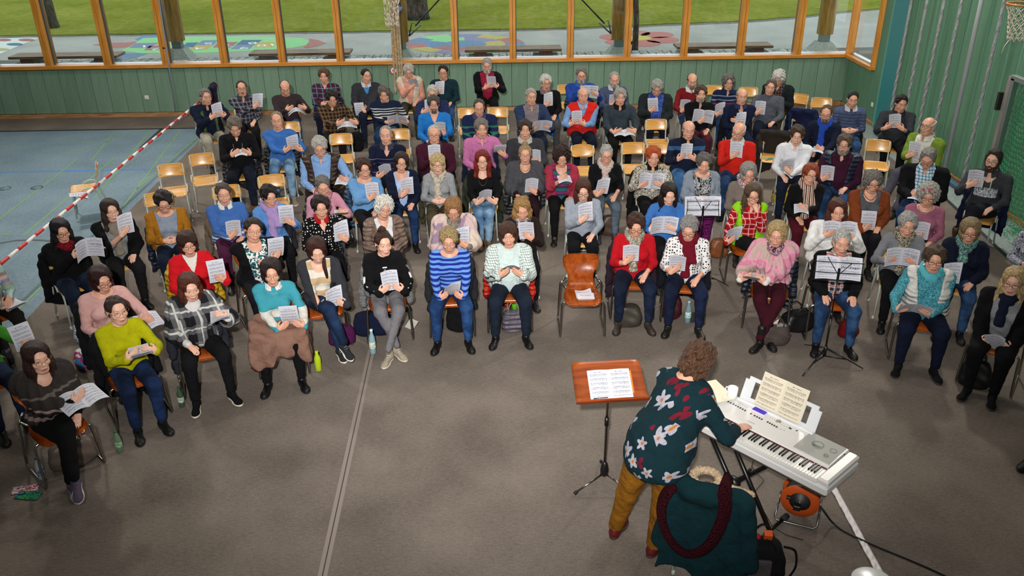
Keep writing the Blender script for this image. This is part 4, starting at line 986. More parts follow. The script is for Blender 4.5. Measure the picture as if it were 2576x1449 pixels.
    for k in (-1, 1):
        El[k], W2 = ik(Sh[k], Wt[k], vec(k*.50, .45, -.85), L1, L2)
        if sp is not None and np.linalg.norm(W2-Wt[k]) > .01 and k in ks: cu[k] = .5
        Wt[k] = W2; ha[k], hn[k] = basis(ha[k], hn[k])
    # head frame
    R = Matrix.Rotation(math.radians(hy_), 3, 'Z') @ Matrix.Rotation(math.radians(hp), 3, 'X') @ Matrix.Rotation(math.radians(ht), 3, 'Y')
    Rn = np.array(R); hcen = hc_l.copy(); piv = vec(0, .03, -.07); hcen = hcen+piv-Rn@piv
    hs = vec(hw, 1.+(hw-1)*.5, 1.)*(1.10 if sex == 'm' else 1.09); hp = hp*.75-4
    sc = 1/s if s < .99 else .985
    hs = hs*sc*(.98 if sex == 'f' else 1.)
    Ri = Rn.T
    def to_head(X, Y, Z):
        X, Y, Z = np.broadcast_arrays(X-F32(hcen[0]), Y-F32(hcen[1]), Z-F32(hcen[2]))
        return [(X*F32(Ri[i, 0])+Y*F32(Ri[i, 1])+Z*F32(Ri[i, 2]))/F32(hs[i]) for i in range(3)]
    nb = vec(0, -lean*.45+.02, 1.03); nt = hcen+Rn@vec(0, .022, -.055)
    nr = (.056 if sex == 'm' else .045)*(.6+.4*w)
    bz = .84 if neck in ('scoop', 'v', 'open', 'wide') else .93
    def bodyf(X, Y, Z):
        a, b, c = to_head(X, Y, Z); d = headf(a, b, c, sex)
        X, Y, Z = np.broadcast_arrays(X, Y, Z)
        n_ = cone(X, Y, Z, tuple(nb-vec(0, 0, .04)), tuple(nt), nr+.012, nr); n_ = smin(n_, torso(X, Y, Z, p, -.002), .03)
        if hw > 1.04: n_ = smin(n_, cone(X, Y, Z, tuple(hcen+Rn@vec(-.02, -.03, -.10)), tuple(hcen+Rn@vec(.02, -.03, -.10)), .032, .032), .03)
        d = smin(d, n_, .014); return np.maximum(d, F32(bz)-Z)
    far = q
    V, Q = nets(bodyf, [-.25, -.30, bz-.01], [.25, .17, 1.37+dz], .0096*min(far, 1.25))
    VS = [V]; FS = [tuple(x) for x in Q.tolist()]; MI = [0]*len(Q); nv = len(V)
    for k in (-1, 1):
        side = 1 if k > 0 else -1
        pts = [Wt[k], Wt[k]+ha[k]*.17, Wt[k]+ha[k]*.09+np.cross(hn[k], ha[k])*.07, Wt[k]+ha[k]*.09-np.cross(hn[k], ha[k])*.07, El[k]+(Wt[k]-El[k])*.3]
        lo, hi = bbox(pts, .045)
        V2, Q2 = nets(lambda X, Y, Z: handf(X, Y, Z, Wt[k], El[k], ha[k], hn[k], side, cu[k]), lo, hi, .0072*min(far, 1.15))
        VS.append(V2); FS += [tuple(x+nv for x in f) for f in Q2.tolist()]; MI += [0]*len(Q2); nv += len(V2)
    gz = gaze or ('d' if hp > 7 else 'o')
    fv, ff, fm = FEATS[(sex, gz)]; fv = (Rn@(fv*hs).T).T+hcen
    VS.append(fv); FS += [tuple(x+nv for x in f) for f in ff]; MI += fm
    me = bpy.data.meshes.new('person'); me.from_pydata(np.concatenate(VS).tolist(), [], FS); me.polygons.foreach_set('material_index', MI); me.polygons.foreach_set('use_smooth', [True]*len(FS)); me.update()
    a, b = SK[sk]; hcc = hc if sex == 'f' or hc[0] in '0123456' else '6b5f55'
    lip = {0: 'b0665c', 1: 'b9706a', 2: 'a05a4c'}[sk] if sex == 'm' else 'b2605b'
    for c_ in ('sk:%s,%s' % (a, b), 'p:%s,.5' % lip, 'k:'+(hcc if sex == 'm' else '8b6a54'), 'p:dedad6,.3', 'p:3a2a22,.4', 'p:a0705c,.6'): me.materials.append(M(c_))
    po = link('person', me); po.location = root; po.rotation_euler = (0, 0, ya); po.scale = (s, s, s)
    tag(po, desc, 'person', None)
    HM = Matrix.Translation(Vector(hcen)) @ R.to_4x4() @ Matrix.Diagonal((hs[0], hs[1], hs[2], 1))
    def onhead(name, me_, spec=None, sc_=1.):
        o = link(name, me_, po); o.matrix_local = HM @ Matrix.Scale(sc_, 4)
        if spec: objmat(o, spec)
        return o
    if hair: onhead('hair', hair_mesh(hair), 'hr:'+hc)
    if gl: onhead('glasses', glasses_mesh(gl))
    if beard: onhead('moustache' if beard == 'mous' else 'beard', hair_mesh(beard), 'hr:'+(bc or hc))
    # --- clothes
    def armf(X, Y, Z, k, o, frac):
        E_, W_ = El[k], Wt[k]; a0 = .050+o; a1 = (.042+o)*(.5+.5*w); a2 = .031+o
        d = cone(X, Y, Z, tuple(Sh[k]), tuple(E_), a0*(.4+.6*w), a1)
        if frac > .5:
            t = (frac-.5)*2*.97; d = smin(d, cone(X, Y, Z, tuple(E_), tuple(E_+(W_-E_)*t), a1, a1+(a2-a1)*t), .02)
        return d
    allp = [Sh[-1], Sh[1], El[-1], El[1], Wt[-1], Wt[1], vec(-.2*w-.02, .15, .46), vec(.2*w+.02, -.2-.07*belly, 1.08)]
    rndp = random.Random(int(hx*7+hy)); ph_ = [rndp.uniform(0, 6) for _ in range(4)]
    def fold(X, Y, Z, amp=.004):
        return F32(amp)*(np.sin(X*F32(38)+Z*F32(24)+F32(ph_[0]))*np.sin(Z*F32(46)-X*F32(14)+F32(ph_[1]))+.6*np.sin(Y*F32(50)+Z*F32(30)+F32(ph_[2])))
    def neckcut(X, Y, Z, kind):
        Yc = Y+F32(lean*.45)
        if kind == 'crew': return ell(X, Yc, Z, (0, -.012, 1.075), (.070, .082, .052))
        if kind == 'wide': return ell(X, Yc, Z, (0, -.035, 1.06), (.115, .11, .085))
        if kind == 'scoop': return ell(X, Yc, Z, (0, -.06, 1.05), (.085, .11, .13))
        if kind == 'v': return np.minimum(ell(X, Yc, Z, (0, -.012, 1.075), (.068, .08, .05)), np.maximum(np.abs(X)-(Z-F32(.89))*F32(.42), Yc+F32(0.)))
        if kind == 'open': return np.minimum(ell(X, Yc, Z, (0, -.012, 1.075), (.066, .08, .05)), np.maximum(np.abs(X)-(Z-F32(.95))*F32(.40), Yc+F32(0.)))
        return None
    def garment(off, kind, slv_, cut=None, hem=.50, zt=None, amp=.004):
        def f(X, Y, Z):
            X, Y, Z = np.broadcast_arrays(X, Y, Z)
            d = torso(X, Y, Z, p, off)
            if slv_ > 0:
                for k in (-1, 1): d = smin(d, armf(X, Y, Z, k, off*.8, slv_), .014)
            d = d+fold(X, Y, Z, amp)
            if kind == 'turtle': d = smin(d, cone(X, Y, Z, tuple(nb), tuple(nb+(nt-nb)*.55), nr+.014, nr+.012), .012)
            elif kind:
                c = neckcut(X, Y, Z, kind)
                if c is not None: d = smax(d, -c, .006)
            if cut is not None: d = smax(d, -cut(X, Y, Z), .008)
            return np.maximum(d, F32(hem)-Z)
        return f
    hv = .0135*far
    lo, hi = bbox(allp, .075)
    slv2 = slv if outer is None or oslv == 0 else min(slv, .55)
    V, Q = nets(garment(.010, neck, slv2), lo, hi, hv); child(tname, V, Q, po, top)
    if outer:
        om = {'cardigan': (.045, .16), 'jacket': (.028, .30), 'vest': (.035, .22), 'wide': (.075, .14), 'zip': (.002, .40)}[otype]
        z0 = .62 if otype != 'zip' else .86
        def cut(X, Y, Z): return np.maximum(np.abs(X)-(F32(om[0])+np.maximum(Z-F32(z0), 0)*F32(om[1])), Y+F32(lean*.4)-F32(.0))
        V, Q = nets(garment(.024 if oslv else .036, 'crew', oslv, cut, .47, amp=.006), lo-.015, hi+.015, hv); child(oname or ('vest' if otype == 'vest' else 'cardigan' if otype in ('cardigan', 'wide') else 'jacket'), V, Q, po, outer)
    if collar:
        def cf(X, Y, Z):
            X, Y, Z = np.broadcast_arrays(X, Y, Z); Yc = Y-F32(nb[1]); rr_ = np.sqrt(X*X+(Yc*F32(.92))**2); tgt = F32(nr+.012)+(F32(1.095)-Z+.25*np.minimum(Yc, 0)*-1*0)*F32(.55)
            d = np.abs(rr_-tgt)-F32(.0070); d = np.maximum(d, Z-F32(1.088)-.25*Yc); d = np.maximum(d, F32(1.022)-Z+.35*Yc*0-.22*np.maximum(-Yc, 0)+F32(.0))
            return np.maximum(d, -np.maximum(np.abs(X)-(F32(1.10)-Z)*F32(.12)-F32(.010), Yc))
        V, Q = nets(cf, [-.15, -.19, .96], [.15, .15, 1.14], .0085); child('collar', V, Q, po, collar)
    if scarf:
        def sf(X, Y, Z):
            X, Y, Z = np.broadcast_arrays(X, Y, Z); Yc = Y-F32(nb[1]-.012); rr_ = np.sqrt((X/F32(1.06))**2+(Yc/F32(1.12))**2); zc = F32(1.045)+.35*Yc
            d = np.sqrt((rr_-F32(.082))**2+((Z-zc)*F32(.72))**2)-F32(.033); d = smin(d, ell(X, Y, Z, (.01, nb[1]-.115, .985), (.06, .035, .05)), .02)
            if sctail: d = smin(d, cone(X*F32(.55), Y, Z, (-.012, nb[1]-.13, .97), (-.008, -.17-.06*belly-.03*(sex == 'f'), 1.0-.34*sctail), .026, .030), .02)
            if sctail > 1: d = smin(d, cone(X*F32(.55), Y, Z, (.018, nb[1]-.12, .97), (.030, -.17-.05*belly-.03*(sex == 'f'), 1.0-.17*sctail), .026, .030), .02)
            return d+hnoise(X, Y, Z, .0035, 60)
        V, Q = nets(sf, [-.17, -.32, .50], [.17, .16, 1.14], .0105); child('scarf', V, Q, po, scarf)
    if shawl:
        def pf(X, Y, Z):
            X, Y, Z = np.broadcast_arrays(X, Y, Z); d = torso(X, Y, Z, p, .03)
            for k in (-1, 1): d = smin(d, smin(cone(X, Y, Z, tuple(Sh[k]), tuple(El[k]), .088, .085), cone(X, Y, Z, tuple(El[k]), tuple(El[k]*.45+Wt[k]*.55), .085, .070), .05), .09)
            d = d+F32(.010)*np.sin(np.arctan2(X, -Y)*F32(17)+Z*F32(5))
            c = neckcut(X, Y, Z, 'scoop'); d = smax(d, -c, .01); return np.maximum(d, F32(.52)-Z+.25*np.abs(X))
        V, Q = nets(pf, lo-.05, hi+.05, .013*far); child('shawl', V, Q, po, shawl)
    # --- legs
    an = {}; kn = {}; ft_ = {}
    for k in (-1, 1):
        kn[k] = vec(k*.115*(.6+.4*w), -.43, .515); an[k] = vec(k*.12, -.44-legd-.05*k*legd, .10/s*.95); ft_[k] = k*8
        if legs == 'wide': kn[k][0] = k*.17; an[k][0] = k*.18; ft_[k] = k*14
        if legs == 'close': kn[k][0] = k*.075; an[k][0] = k*.06; ft_[k] = k*3
        if legs == 'ext': an[k] = vec(k*.13, -.70-.04*k, .10)
        if legs == 'ankles': an[k] = vec(-k*.05, -.58-.05*k, .10); ft_[k] = -k*25; kn[k][0] = k*.10
    if legs == 'cross': kn[1] = vec(.04, -.42, .53); an[1] = vec(.10, -.42, .10); kn[-1] = vec(.03, -.45, .625); an[-1] = vec(.13, -.70, .30); ft_[-1] = 20
    if legs == 'crossL': kn[-1] = vec(-.04, -.42, .53); an[-1] = vec(-.10, -.42, .10); kn[1] = vec(-.03, -.45, .625); an[1] = vec(-.13, -.70, .30); ft_[1] = -20
    tw = .5+.5*w
    def legf(X, Y, Z):
        X, Y, Z = np.broadcast_arrays(X, Y, Z); d = ell(X, Y, Z, (0, .03, .545), (.172*w, .135*w, .105))
        for k in (-1, 1):
            l = smin(cone(X, Y, Z, (k*.088, .0, .535), tuple(kn[k]), .100*tw, .074*tw), cone(X, Y, Z, tuple(kn[k]), tuple(an[k]+vec(0, 0, .03)), .070*tw, .050 if pname != 'leggings' else .036), .02); d = smin(d, l, .018)
        return d+fold(X, Y, Z, .003)
    lo, hi = bbox([vec(-.2*w, .17, .45), vec(.2*w, 0, .66), kn[-1], kn[1], an[-1], an[1]], .085)
    V, Q = nets(legf, lo, hi, .0145*far); child(pname, V, Q, po, pants)
    for k in (-1, 1):
        o = link('shoe', shoe_mesh(shoe), po); z = an[k][2]-.01; 
        if an[k][2] < .2: z = .080/s
        o.matrix_local = Matrix.Translation((an[k][0], an[k][1]-.01, z)) @ Matrix.Rotation(math.radians(ft_[k]), 4, 'Z') @ (Matrix.Rotation(math.radians(18), 4, 'X') if an[k][2] > .2 else Matrix.Identity(4)) @ Matrix.Scale((1.0 if sex == 'f' else 1.04), 4)
    if neckl:
        mb = MB(); n = 22; z1 = {'s': .965, 'l': .84}[neckl[0]]
        for i in range(n):
            a = -1.15+2.3*i/(n-1); t = math.cos(a/1.15*PI/2)
            x = .085*math.sin(a)/math.sin(1.15); z = 1.035-(1.035-z1)*t; y = ys = None
            yy = np.linspace(-.35, .1, 120, dtype=F32); D = torso(F32(x)+0*yy, yy, F32(z)+0*yy, p, .014 if z < .97 else .004); j = int(np.argmax(D < 0)); mb.lathe([(0, -.006), (.0062, -.003), (.0062, .003), (0, .006)], 6, (x, float(yy[j]), z))
        mb.build('necklace', neckl[1:], po)
    # --- seat, coat, sheet
    cr = ya if crot is None else math.radians(crot); cpos = l2w(vec(0, .0, 0))
    if chair == 's': school_chair(cpos[0], cpos[1], cr, 'pale wooden school chair under the '+short, 'school chairs the singers sit on')
    elif chair == 'p': shell_chair(cpos[0], cpos[1], cr, 'brown shell chair on chrome runners under the '+short, 'shell chairs the singers sit on')
    if coat:
        cl, nm = coat if isinstance(coat, tuple) else (coat, 'coat')
        coat_obj((cpos[0], cpos[1], .006), cr, cl, nm, (coatlab or nm+' hung over the chair of the ')+short, rndp)
    if sp is not None:
        var = sh[4] if len(sh) > 4 else rndp.randrange(5 if sh[2][0] == 'b' else 3); ro = rndp.uniform(-6, 6) if len(sh) < 7 else sh[6]
        kd = sh[2][0]; var = var % (5 if kd == 'b' else 3)
        wp = l2w(sp); o = sheet(kd, var, wp, ya+math.radians(rndp.uniform(-8, 8)), math.radians(sh[3] if len(sh) > 3 else 14), math.radians(ro), ('white music booklet held by the ' if kd == 'b' else 'open double page of music held by the ')+short, txt=txt or kd == 'o')
    person.last = dict(root=root, l2w=l2w, po=po, ya=ya, s=s, El=El, Wt=Wt, kn=kn, an=an, HM=HM, p=p)
    return po
def coat_obj(loc, rz, spec, name, label, rnd, parent=None, big=0., parts=True):
    ph = [rnd.uniform(0, 6) for _ in range(3)]
    def f(X, Y, Z):
        X, Y, Z = np.broadcast_arrays(X, Y, Z)
        xx = np.abs(X); yc = .215+.05*np.sin(X*9+ph[0])*(.8-Z)
        d = np.maximum(np.maximum(xx-(.23+big+.10*(.8-Z)), np.abs(Y-yc)-.045-.03*np.sin(X*14+ph[1])*np.sin(Z*9)), np.maximum(Z-.80-.03*np.cos(X*7+ph[2]), .17+.05*np.sin(X*8+ph[0])-Z))
        d = smin(d, cone(X, Y, Z, (-.19, .21, .80), (.19, .21, .80), .055, .055), .05)
        d = smin(d, cone(xx, Y, Z, (.235+big, .19, .72), (.27+big, .10, .35), .05, .045), .04)
        d = smin(d, cone(xx, Y, Z, (.235+big, .14, .74), (.20, .04, .50), .04, .04), .03)
        return d+F32(.010)*np.sin(X*F32(31)+Z*F32(17)+F32(ph[1]))*np.sin(Z*F32(26)+Y*F32(40)+F32(ph[0]))
    V, Q = nets(f, [-.42, -.06, .08], [.42, .36, .92], .022)
    # outer skin only: keep clear of the backrest
    me = mesh_np(name, V, Q); me.materials.append(M(spec)); o = link(name, me); o.location = loc; o.rotation_euler = (0, 0, rz)
    tag(o, label, 'coat' if name != 'jacket' else 'jacket'); return o
# ------------------------------------------------------------------ the singers, back rows first
P = person; GR = '8b867f'; WH = 'c9c5be'; DK = '1d1612'; BR = '3d281b'; LG = 'a9a49c'
JN = 'dn:1d3354,3c5f8c'; DJ = 'dn:141d30,24344f'; LJ = 'dn:5b7fa6,8fb0cc'; BKP = 'k:131316'; NV = 'k:141b2e'
far = dict(q=1.3)
def MM(short, hx, hy, yaw, **k):
    e = k.pop('d', ''); k.setdefault('q', 1.65 if hy < 300 else 1.45); return P(short, short+(', '+e if e else ', seated'), hx, hy, yaw, sex='m', **k)
def FF(short, hx, hy, yaw, **k):
    e = k.pop('d', ''); k.setdefault('q', 1.45 if hy < 500 else 1.25); return P(short, short+(', '+e if e else ', seated'), hx, hy, yaw, sex='f', **k)
# back men
MM('man in navy cardigan with green stripe', 516, 243, 25, d='seated by the barrier, reading music', w=1.15, belly=.7, hair='short', hc='77736e', gl='t', hp=4, hy_=12, hw=1.06, top='k:11182b', neck='open', collar='k:11182b', outer='zb:131b30,.40,.43,2c6b4a', otype='zip', pants='k:a19c8c', sh=(546, 279, 'b', 12), slv=1)
L_one = dict(P.last)
MM('man in grey plaid shirt with moustache', 608, 222, 18, d='arms folded, reading music', hair='reced', hc='2c2420', gl='d', beard='mous', bc='6b5a4c', hp=2, top='pl:.07,565664,26262e,8e8e98', neck='open', collar='k:3b3b46', arms='R', sh=(647, 254, 'b', 10, 1, .30), pants='k:17161a')
MM('bald man in brown-grey sweater', 717, 218, 14, d='head bowed over music', hair='bald', hc='2a2420', gl='t', hp=26, top='k:3a2f33', pants=JN, sh=(745, 275, 'o', 94, 1), w=1.05, shoe='dr/1d1a18/111111')
MM('man in blue and red plaid shirt', 815, 190, 3, d='leaning forward, hands in lap', sk=0, hair='full', hc='5c4430', top='pl:.09,2a3a56,541f2c,7d93a8', neck='open', arms='clasp', pants=NV, coat=('pf:17233f', 'jacket'))
MM('young man in brown checked flannel shirt', 833, 243, 8, d='glasses, head bowed', hair='full', hc=DK, gl='t', hp=24, hy_=10, top='pl:.06,5b4430,1e1815,7b6248', neck='open', collar='k:4a3626', sh=(873, 312, 'o', 98, 0), pants='k:15151b', w=1.05)
MM('man in charcoal zip jacket with white piping', 919, 190, 10, d='dark hair, looking aside', hair='buzz', hc='17120f', gl='t', hp=5, hy_=20, top='k:3f8fd0', neck='open', outer='k:33353c', otype='zip', oname='jacket', collar='k:c8ccd4', arms='L', sh=(905, 278, 'b', 25, 3), pants=NV, legd=.08, w=1.05, coat=('pf:131c3a', 'coat'))
MM('man in navy sweater with pale stripes', 966, 233, 3, d='head bowed over open music', hair='full', hc='655c54', hp=20, top='zb:16223a,.80,.815,c8c6be,.84,.862,c8c6be,.885,.90,c8c6be,.925,.94,c8c6be', slv=.85, sh=(1000, 300, 'o', 40, 0), pants=JN, w=1.1)
MM('white-haired man in cream vest over salmon shirt', 1028, 177, 3, d='glasses, reading', hair='full', hc='bdb9b2', gl='t', hp=22, top='k:e09f8a', neck='open', collar='k:e5a792', outer='k:ddd3bd', otype='vest', oslv=0, arms='R', sh=(1040, 209, 'b', 35, 2, .28), pants='k:39372c', shoe='dr/171513/0c0c0c')
MM('man in dark teal sweater with black glasses', 1115, 180, 0, d='hand on thigh', hair='short', hc='2b211c', gl='d', hp=10, top='k:15313a', w=1.05, arms='R', sh=(1105, 222, 'b', 10, 1), pants=JN)
MM('white-haired man in mottled navy cardigan', 1088, 232, 0, d='behind the bright blue sweater', hair='short', hc=WH, gl='t', hp=16, top='nz:60,1b2446,2c3a68,171f3a', w=1.12, sh=(1080, 268, 'b', 14), pants='k:2b313c')
MM('man in bright blue sweater', 1091, 262, 4, d='stubble and glasses', hair='full', hc='4a4440', gl='d', beard='goat', bc='6d655e', hp=4, top='k:2478c8', neck='v', w=1.08, arms='L', sh=(1108, 322, 'b', 18, 2), pants='k:1c1a1e')
MM('white-bearded man in crimson shirt and black cardigan', 1225, 163, 0, d='by the wall', hair='short', hc=LG, gl='t', beard='beard', bc='cfccc6', hp=14, top='k:9d2240', neck='open', collar='k:9d2240', outer='k:111114', otype='wide', sh=(1237, 206, 'b', 12), pants='k:121215', s=1.06)
MM('balding man in navy cardigan with green trim', 1205, 268, 3, d='looking down', hair='reced', hc='4c443e', gl='t', hp=16, top='k:3a3552', neck='open', collar='k:4a4468', outer='zb:18234a,.60,.63,2c6b50,.69,.72,2c6b50,.78,.81,2c6b50,.87,.90,2c6b50', otype='cardigan', w=1.12, sh=(1212, 335, 'b', 20), pants='k:17181c')
MM('white-haired man in black sweater with moustache', 1373, 207, 8, d='hand on knee', hair='full', hc='d2cfca', gl='d', beard='mous', bc='a8a29a', hp=8, top='k:121215', neck='crew', collar='k:7a6a72', arms='R', sh=(1379, 252, 'b', 12), pants='k:46464a', w=1.1, coat=('pf:1473cf', 'jacket'))
MM('grey-haired man in open navy jacket', 1336, 243, 10, d='reading open music', hair='short', hc=LG, gl='t', hp=2, top='k:857b80', neck='open', collar='k:857b80', outer='k:2c3c5c', otype='wide', oname='jacket', sh=(1362, 315, 'o', 30, 0), pants='k:1c2436', w=1.08)
MM('grey-bearded man in royal blue sweater', 1462, 188, 0, d='holding open music', hair='short', hc='77736e', gl='d', beard='beard', bc='b4afa8', hp=10, top='k:28489c', neck='open', collar='k:3a62ae', w=1.12, s=1.08, sh=(1480, 230, 'o', 8, 0), pants='k:1b1c24', coat=('pf:1b1b20', 'coat'))
MM('short-bearded man in slate blue sweater', 1545, 198, 0, d='white collar at the neck', hair='reced', hc=LG, beard='beard', bc='bfbbb5', hp=16, top='k:4c5674', neck='crew', collar='k:c9c9cf', arms='R', sh=(1545, 252, 'b', 14), pants='k:1a2236', coat=('pf:151416', 'coat'))
MM('man in red sweater vest over light blue shirt', 1467, 240, 0, d='glasses, hands clasped', hair='bald', hc=LG, gl='t', hp=2, top='gr:.012,8fb2de,7398cc,.5', neck='open', collar='k:8fb2de', outer='k:d8261f', otype='zip', oname='vest', oslv=0, w=1.15, belly=.3, sh=(1452, 297, 'b', 10, 0), pants='k:131a2c', arms='both')
MM('grey-haired man in dark slate sweater', 1560, 243, 0, d='flat open music in his hands', hair='full', hc='a39c95', hp=6, top='k:343f48', neck='open', collar='k:121214', slv=.75, w=1.12, sh=(1570, 335, 'o', 102, 2), pants='k:121216')
MM('grey-haired man in dark cardigan over blue dotted shirt', 1652, 217, -4, d='head bowed', hair='full', hc='a5a09a', hp=30, top='dot:90,2a4290,8aa0d0,.28', neck='open', collar='k:2a4290', outer='k:222a2c', otype='wide', w=1.18, belly=.6, arms='R', sh=(1643, 268, 'b', 30, 3), pants='k:151a2a', coat=('k:4a464a', 'jacket'))
MM('bald man in dark red sweater with white collar', 1741, 202, -4, d='stubble and glasses', hair='bald', hc='4a3f38', gl='t', beard='goat', bc='8a8078', hp=14, top='k:7c1c22', neck='open', collar='k:dfdfe4', arms='R', sh=(1724, 265, 'b', 12), pants=JN)
MM('man in black quarter-zip with open music', 1763, 236, -4, d='brown hair', hair='full', hc='4b3626', beard='goat', bc='a09890', hp=2, top='k:101012', neck='open', collar='k:101012', arms='R', sh=(1769, 293, 'o', 12, 2), pants='k:4a1c28')
MM('man in navy striped half-zip with red band', 1833, 206, -8, d='grey curls', hair='curly', hc='6e6a66', gl='d', hp=6, top='zb:1b2544,.70,.715,8a93a8,.77,.785,8a93a8,.82,.838,a52a3a,.88,.895,8a93a8,.95,.965,8a93a8', neck='open', collar='k:1b2544', arms='R', sh=(1810, 277, 'b', 25), pants=JN)
MM('bald man in navy sweater with folded arms', 1866, 242, -4, d='frowning, rimless glasses', hair='bald', hc='8a857e', gl='t', hp=4, top='k:131c36', neck='v', collar='k:2a3558', w=1.1, arms='cross', sh=(1863, 302, 'b', 8, 1, .30), pants='k:141c34', coat=('k:1a1a1e', 'coat'))
MM('man in grey turtleneck', 1937, 219, -18, d='leaning towards his neighbour', hair='short', hc='5c5650', gl='t', hp=2, ht=8, top='k:555963', neck='turtle', w=1.08, arms='R', sh=(1913, 272, 'b', 10), pants='k:141b2e')
MM('man with white curls in dark cardigan and brown plaid', 1960, 193, -28, d='bending forward', hair='curly', hc='d5d2cc', hp=30, lean=.2, top='pl:.05,3a3444,23202c,96683c', neck='open', outer='k:1e2427', otype='cardigan', arms='clasp', pants='k:4c3a1e', w=1.1)
MM('young man in slate blue striped sweater', 2145, 248, -14, d='black jacket over his lap', hair='buzz', hc='191410', hp=12, top='zb:4a5676,.74,.747,1d2236,.79,.797,1d2236,.84,.847,1d2236,.89,.897,1d2236,.94,.947,1d2236', collar='k:cfd0d4', arms='clasp', slv=.85, pants=JN, chair='s', coat=('pf:0f1014', 'jacket'))
MM('man with royal blue scarf over navy sweater', 2079, 284, -26, d='receding hair and glasses', hair='reced', hc='5a4432', gl='d', beard='goat', bc='6d5c4c', hp=14, top='k:141a2e', scarf='k:2447a8', sctail=1, arms='L', sh=(2058, 378, 'b', 101, 4), pants='k:161d30')
MM('man in charcoal half-zip by the wall poles', 2265, 258, -20, d='holding music in both hands', hair='short', hc='1f1814', hp=14, hy_=15, top='k:33363b', neck='open', collar='k:33363b', slv=.8, w=1.15, sh=(2252, 306, 'b', 14, 0), pants='k:121215', sk=0)
MM('man in green jacket and white shirt', 2334, 318, -55, d='white fringe of hair, in profile', hair='bald', hc='d8d4ce', gl='d', hp=-4, top='k:dcdcd0', neck='open', collar='k:dcdcd0', outer='k:6f8a33', otype='wide', oname='jacket', w=1.12, arms='R', sh=(2300, 378, 'b', 10), pants='k:4c4c58', legs='ext')
MM('man in black fleece with glasses on his chest', 590, 312, 14, d='head bowed, music on one hand', hair='full', hc='6e6358', hp=32, top='k:121216', neck='open', collar='k:121216', arms='both', sh=(606, 386, 'b', 100, 4), pants='dn:10141f,1a2233', shoe='snk/8a5a30/6a4a2a', coat=('pf:26252b', 'coat'), s=1.08, lean=.1)
L_fl = dict(P.last)
MM('man in blue sweatshirt and pale jeans', 697, 303, 10, d='rimless glasses', hair='reced', hc='8a7a66', gl='t', hp=2, top='k:3c6fb8', neck='crew', sh=(735, 362, 'b', 25, 1), pants=LJ, shoe='snk/8a7a68/c8c4bc', coat=('pf:17171d', 'jacket'))
MM('man in brown quilted vest over pale blue check', 804, 366, 8, d='white hair and moustache', hair='full', hc='b5b1aa', gl='t', beard='mous', bc='d8d5cf', hp=22, top='gr:.012,b4cbe6,4f86c8,.4', neck='open', collar='gr:.012,b4cbe6,4f86c8,.4', outer='pf:3a261c', otype='wide', oname='vest', oslv=0, w=1.2, belly=.6, s=1.06, arms='L', sh=(862, 455, 'b', 96, 2), pants='k:1a1d28', coat=('k:2b2422', 'coat'))
MM('older man in navy sweater with purple lines', 971, 340, 0, d='grey receding hair', hair='reced', hc='9a948c', hp=2, top='zb:141a32,.72,.727,6a4c90,.80,.807,6a4c90,.86,.866,8a86a8', neck='v', collar='k:3b3a48', w=1.1, sh=(970, 430, 'b', 40), pants=DJ)
MM('older man in maroon sweater', 1092, 338, 3, d='glasses, music against his chest', hair='reced', hc='c0bbb3', gl='d', hp=2, top='k:3f1428', collar='k:45363c', w=1.18, sh=(1094, 385, 'b', 8, 0), arms='R', pants='k:121318', coat=('k:131316', 'coat'))
MM('grey-haired man in pink checked shirt', 1211, 322, 8, d='beside the navy coat', hair='full', hc='77716b', hp=6, top='gr:.016,d67aa8,b06a9c,.45', neck='open', collar='k:cc7ea6', w=1.08, arms='L', sh=(1258, 382, 'b', 70, 3), pants='k:1a1d28', coat=('k:151d33', 'coat'))
MM('man in charcoal half-zip peering over his glasses', 1321, 325, 0, d='light grey inner collar', hair='full', hc='33271f', gl='t', hp=4, top='k:38383e', neck='open', collar='k:b5b3ac', w=1.15, arms='L', sh=(1345, 395, 'b', 20), pants='dn:3a5878,54789c')
MM('bald man in navy half-zip with blue chest bands', 1732, 325, -3, d='glasses, holding music in both hands', hair='bald', hc='8d867d', gl='t', hp=10, top='zb:141d34,.90,.955,33547c', neck='open', collar='k:101014', sh=(1728, 382, 'b', 10, 0), pants='dn:35608f,4f7dab', w=1.1)
MM('man in red sweater with mint collar', 1858, 330, -16, d='moustache, dark glasses, turned aside', hair='bald', hc='d0ccc5', gl='d', beard='mous', bc='b9b4ac', hp=10, hy_=-18, ht=10, top='k:c9241a', neck='open', collar='k:a9d8c8', arms='R', sh=(1853, 378, 'b', 12), pants=JN, w=1.08, coat=('k:2a2622', 'coat'))
MM('young man in white shirt holding a brochure', 2005, 338, -18, d='glasses, pencil in the other hand', hair='full', hc='3f2c20', gl='t', hp=14, sk=1, top='k:e2e4ea', neck='open', collar='k:e6e8ee', arms='L', sh=(1980, 420, 'b', 45, 1), pants='k:141c30')
MM('bearded man in navy quilted vest over burgundy shirt', 2124, 362, -26, d='glasses', hair='full', hc='54463a', gl='d', beard='beard', bc='9a938b', hp=8, top='k:38142a', neck='open', collar='k:38142a', outer='pf:161f36', otype='wide', oname='vest', oslv=0, w=1.18, belly=.4, arms='R', sh=(2082, 435, 'b', 12), pants=JN)
MM('grey-haired man in black cardigan over turquoise plaid', 2336, 392, -32, d='head bowed over his booklet', hair='short', hc='85827e', gl='d', hp=30, top='pl:.04,58b8c8,d8dce4,4a2a78', neck='open', collar='pl:.04,58b8c8,d8dce4,4a2a78', outer='k:0e0f13', otype='cardigan', w=1.2, belly=.3, arms='R', sh=(2308, 492, 'b', 100, 2), pants=JN, s=1.05)
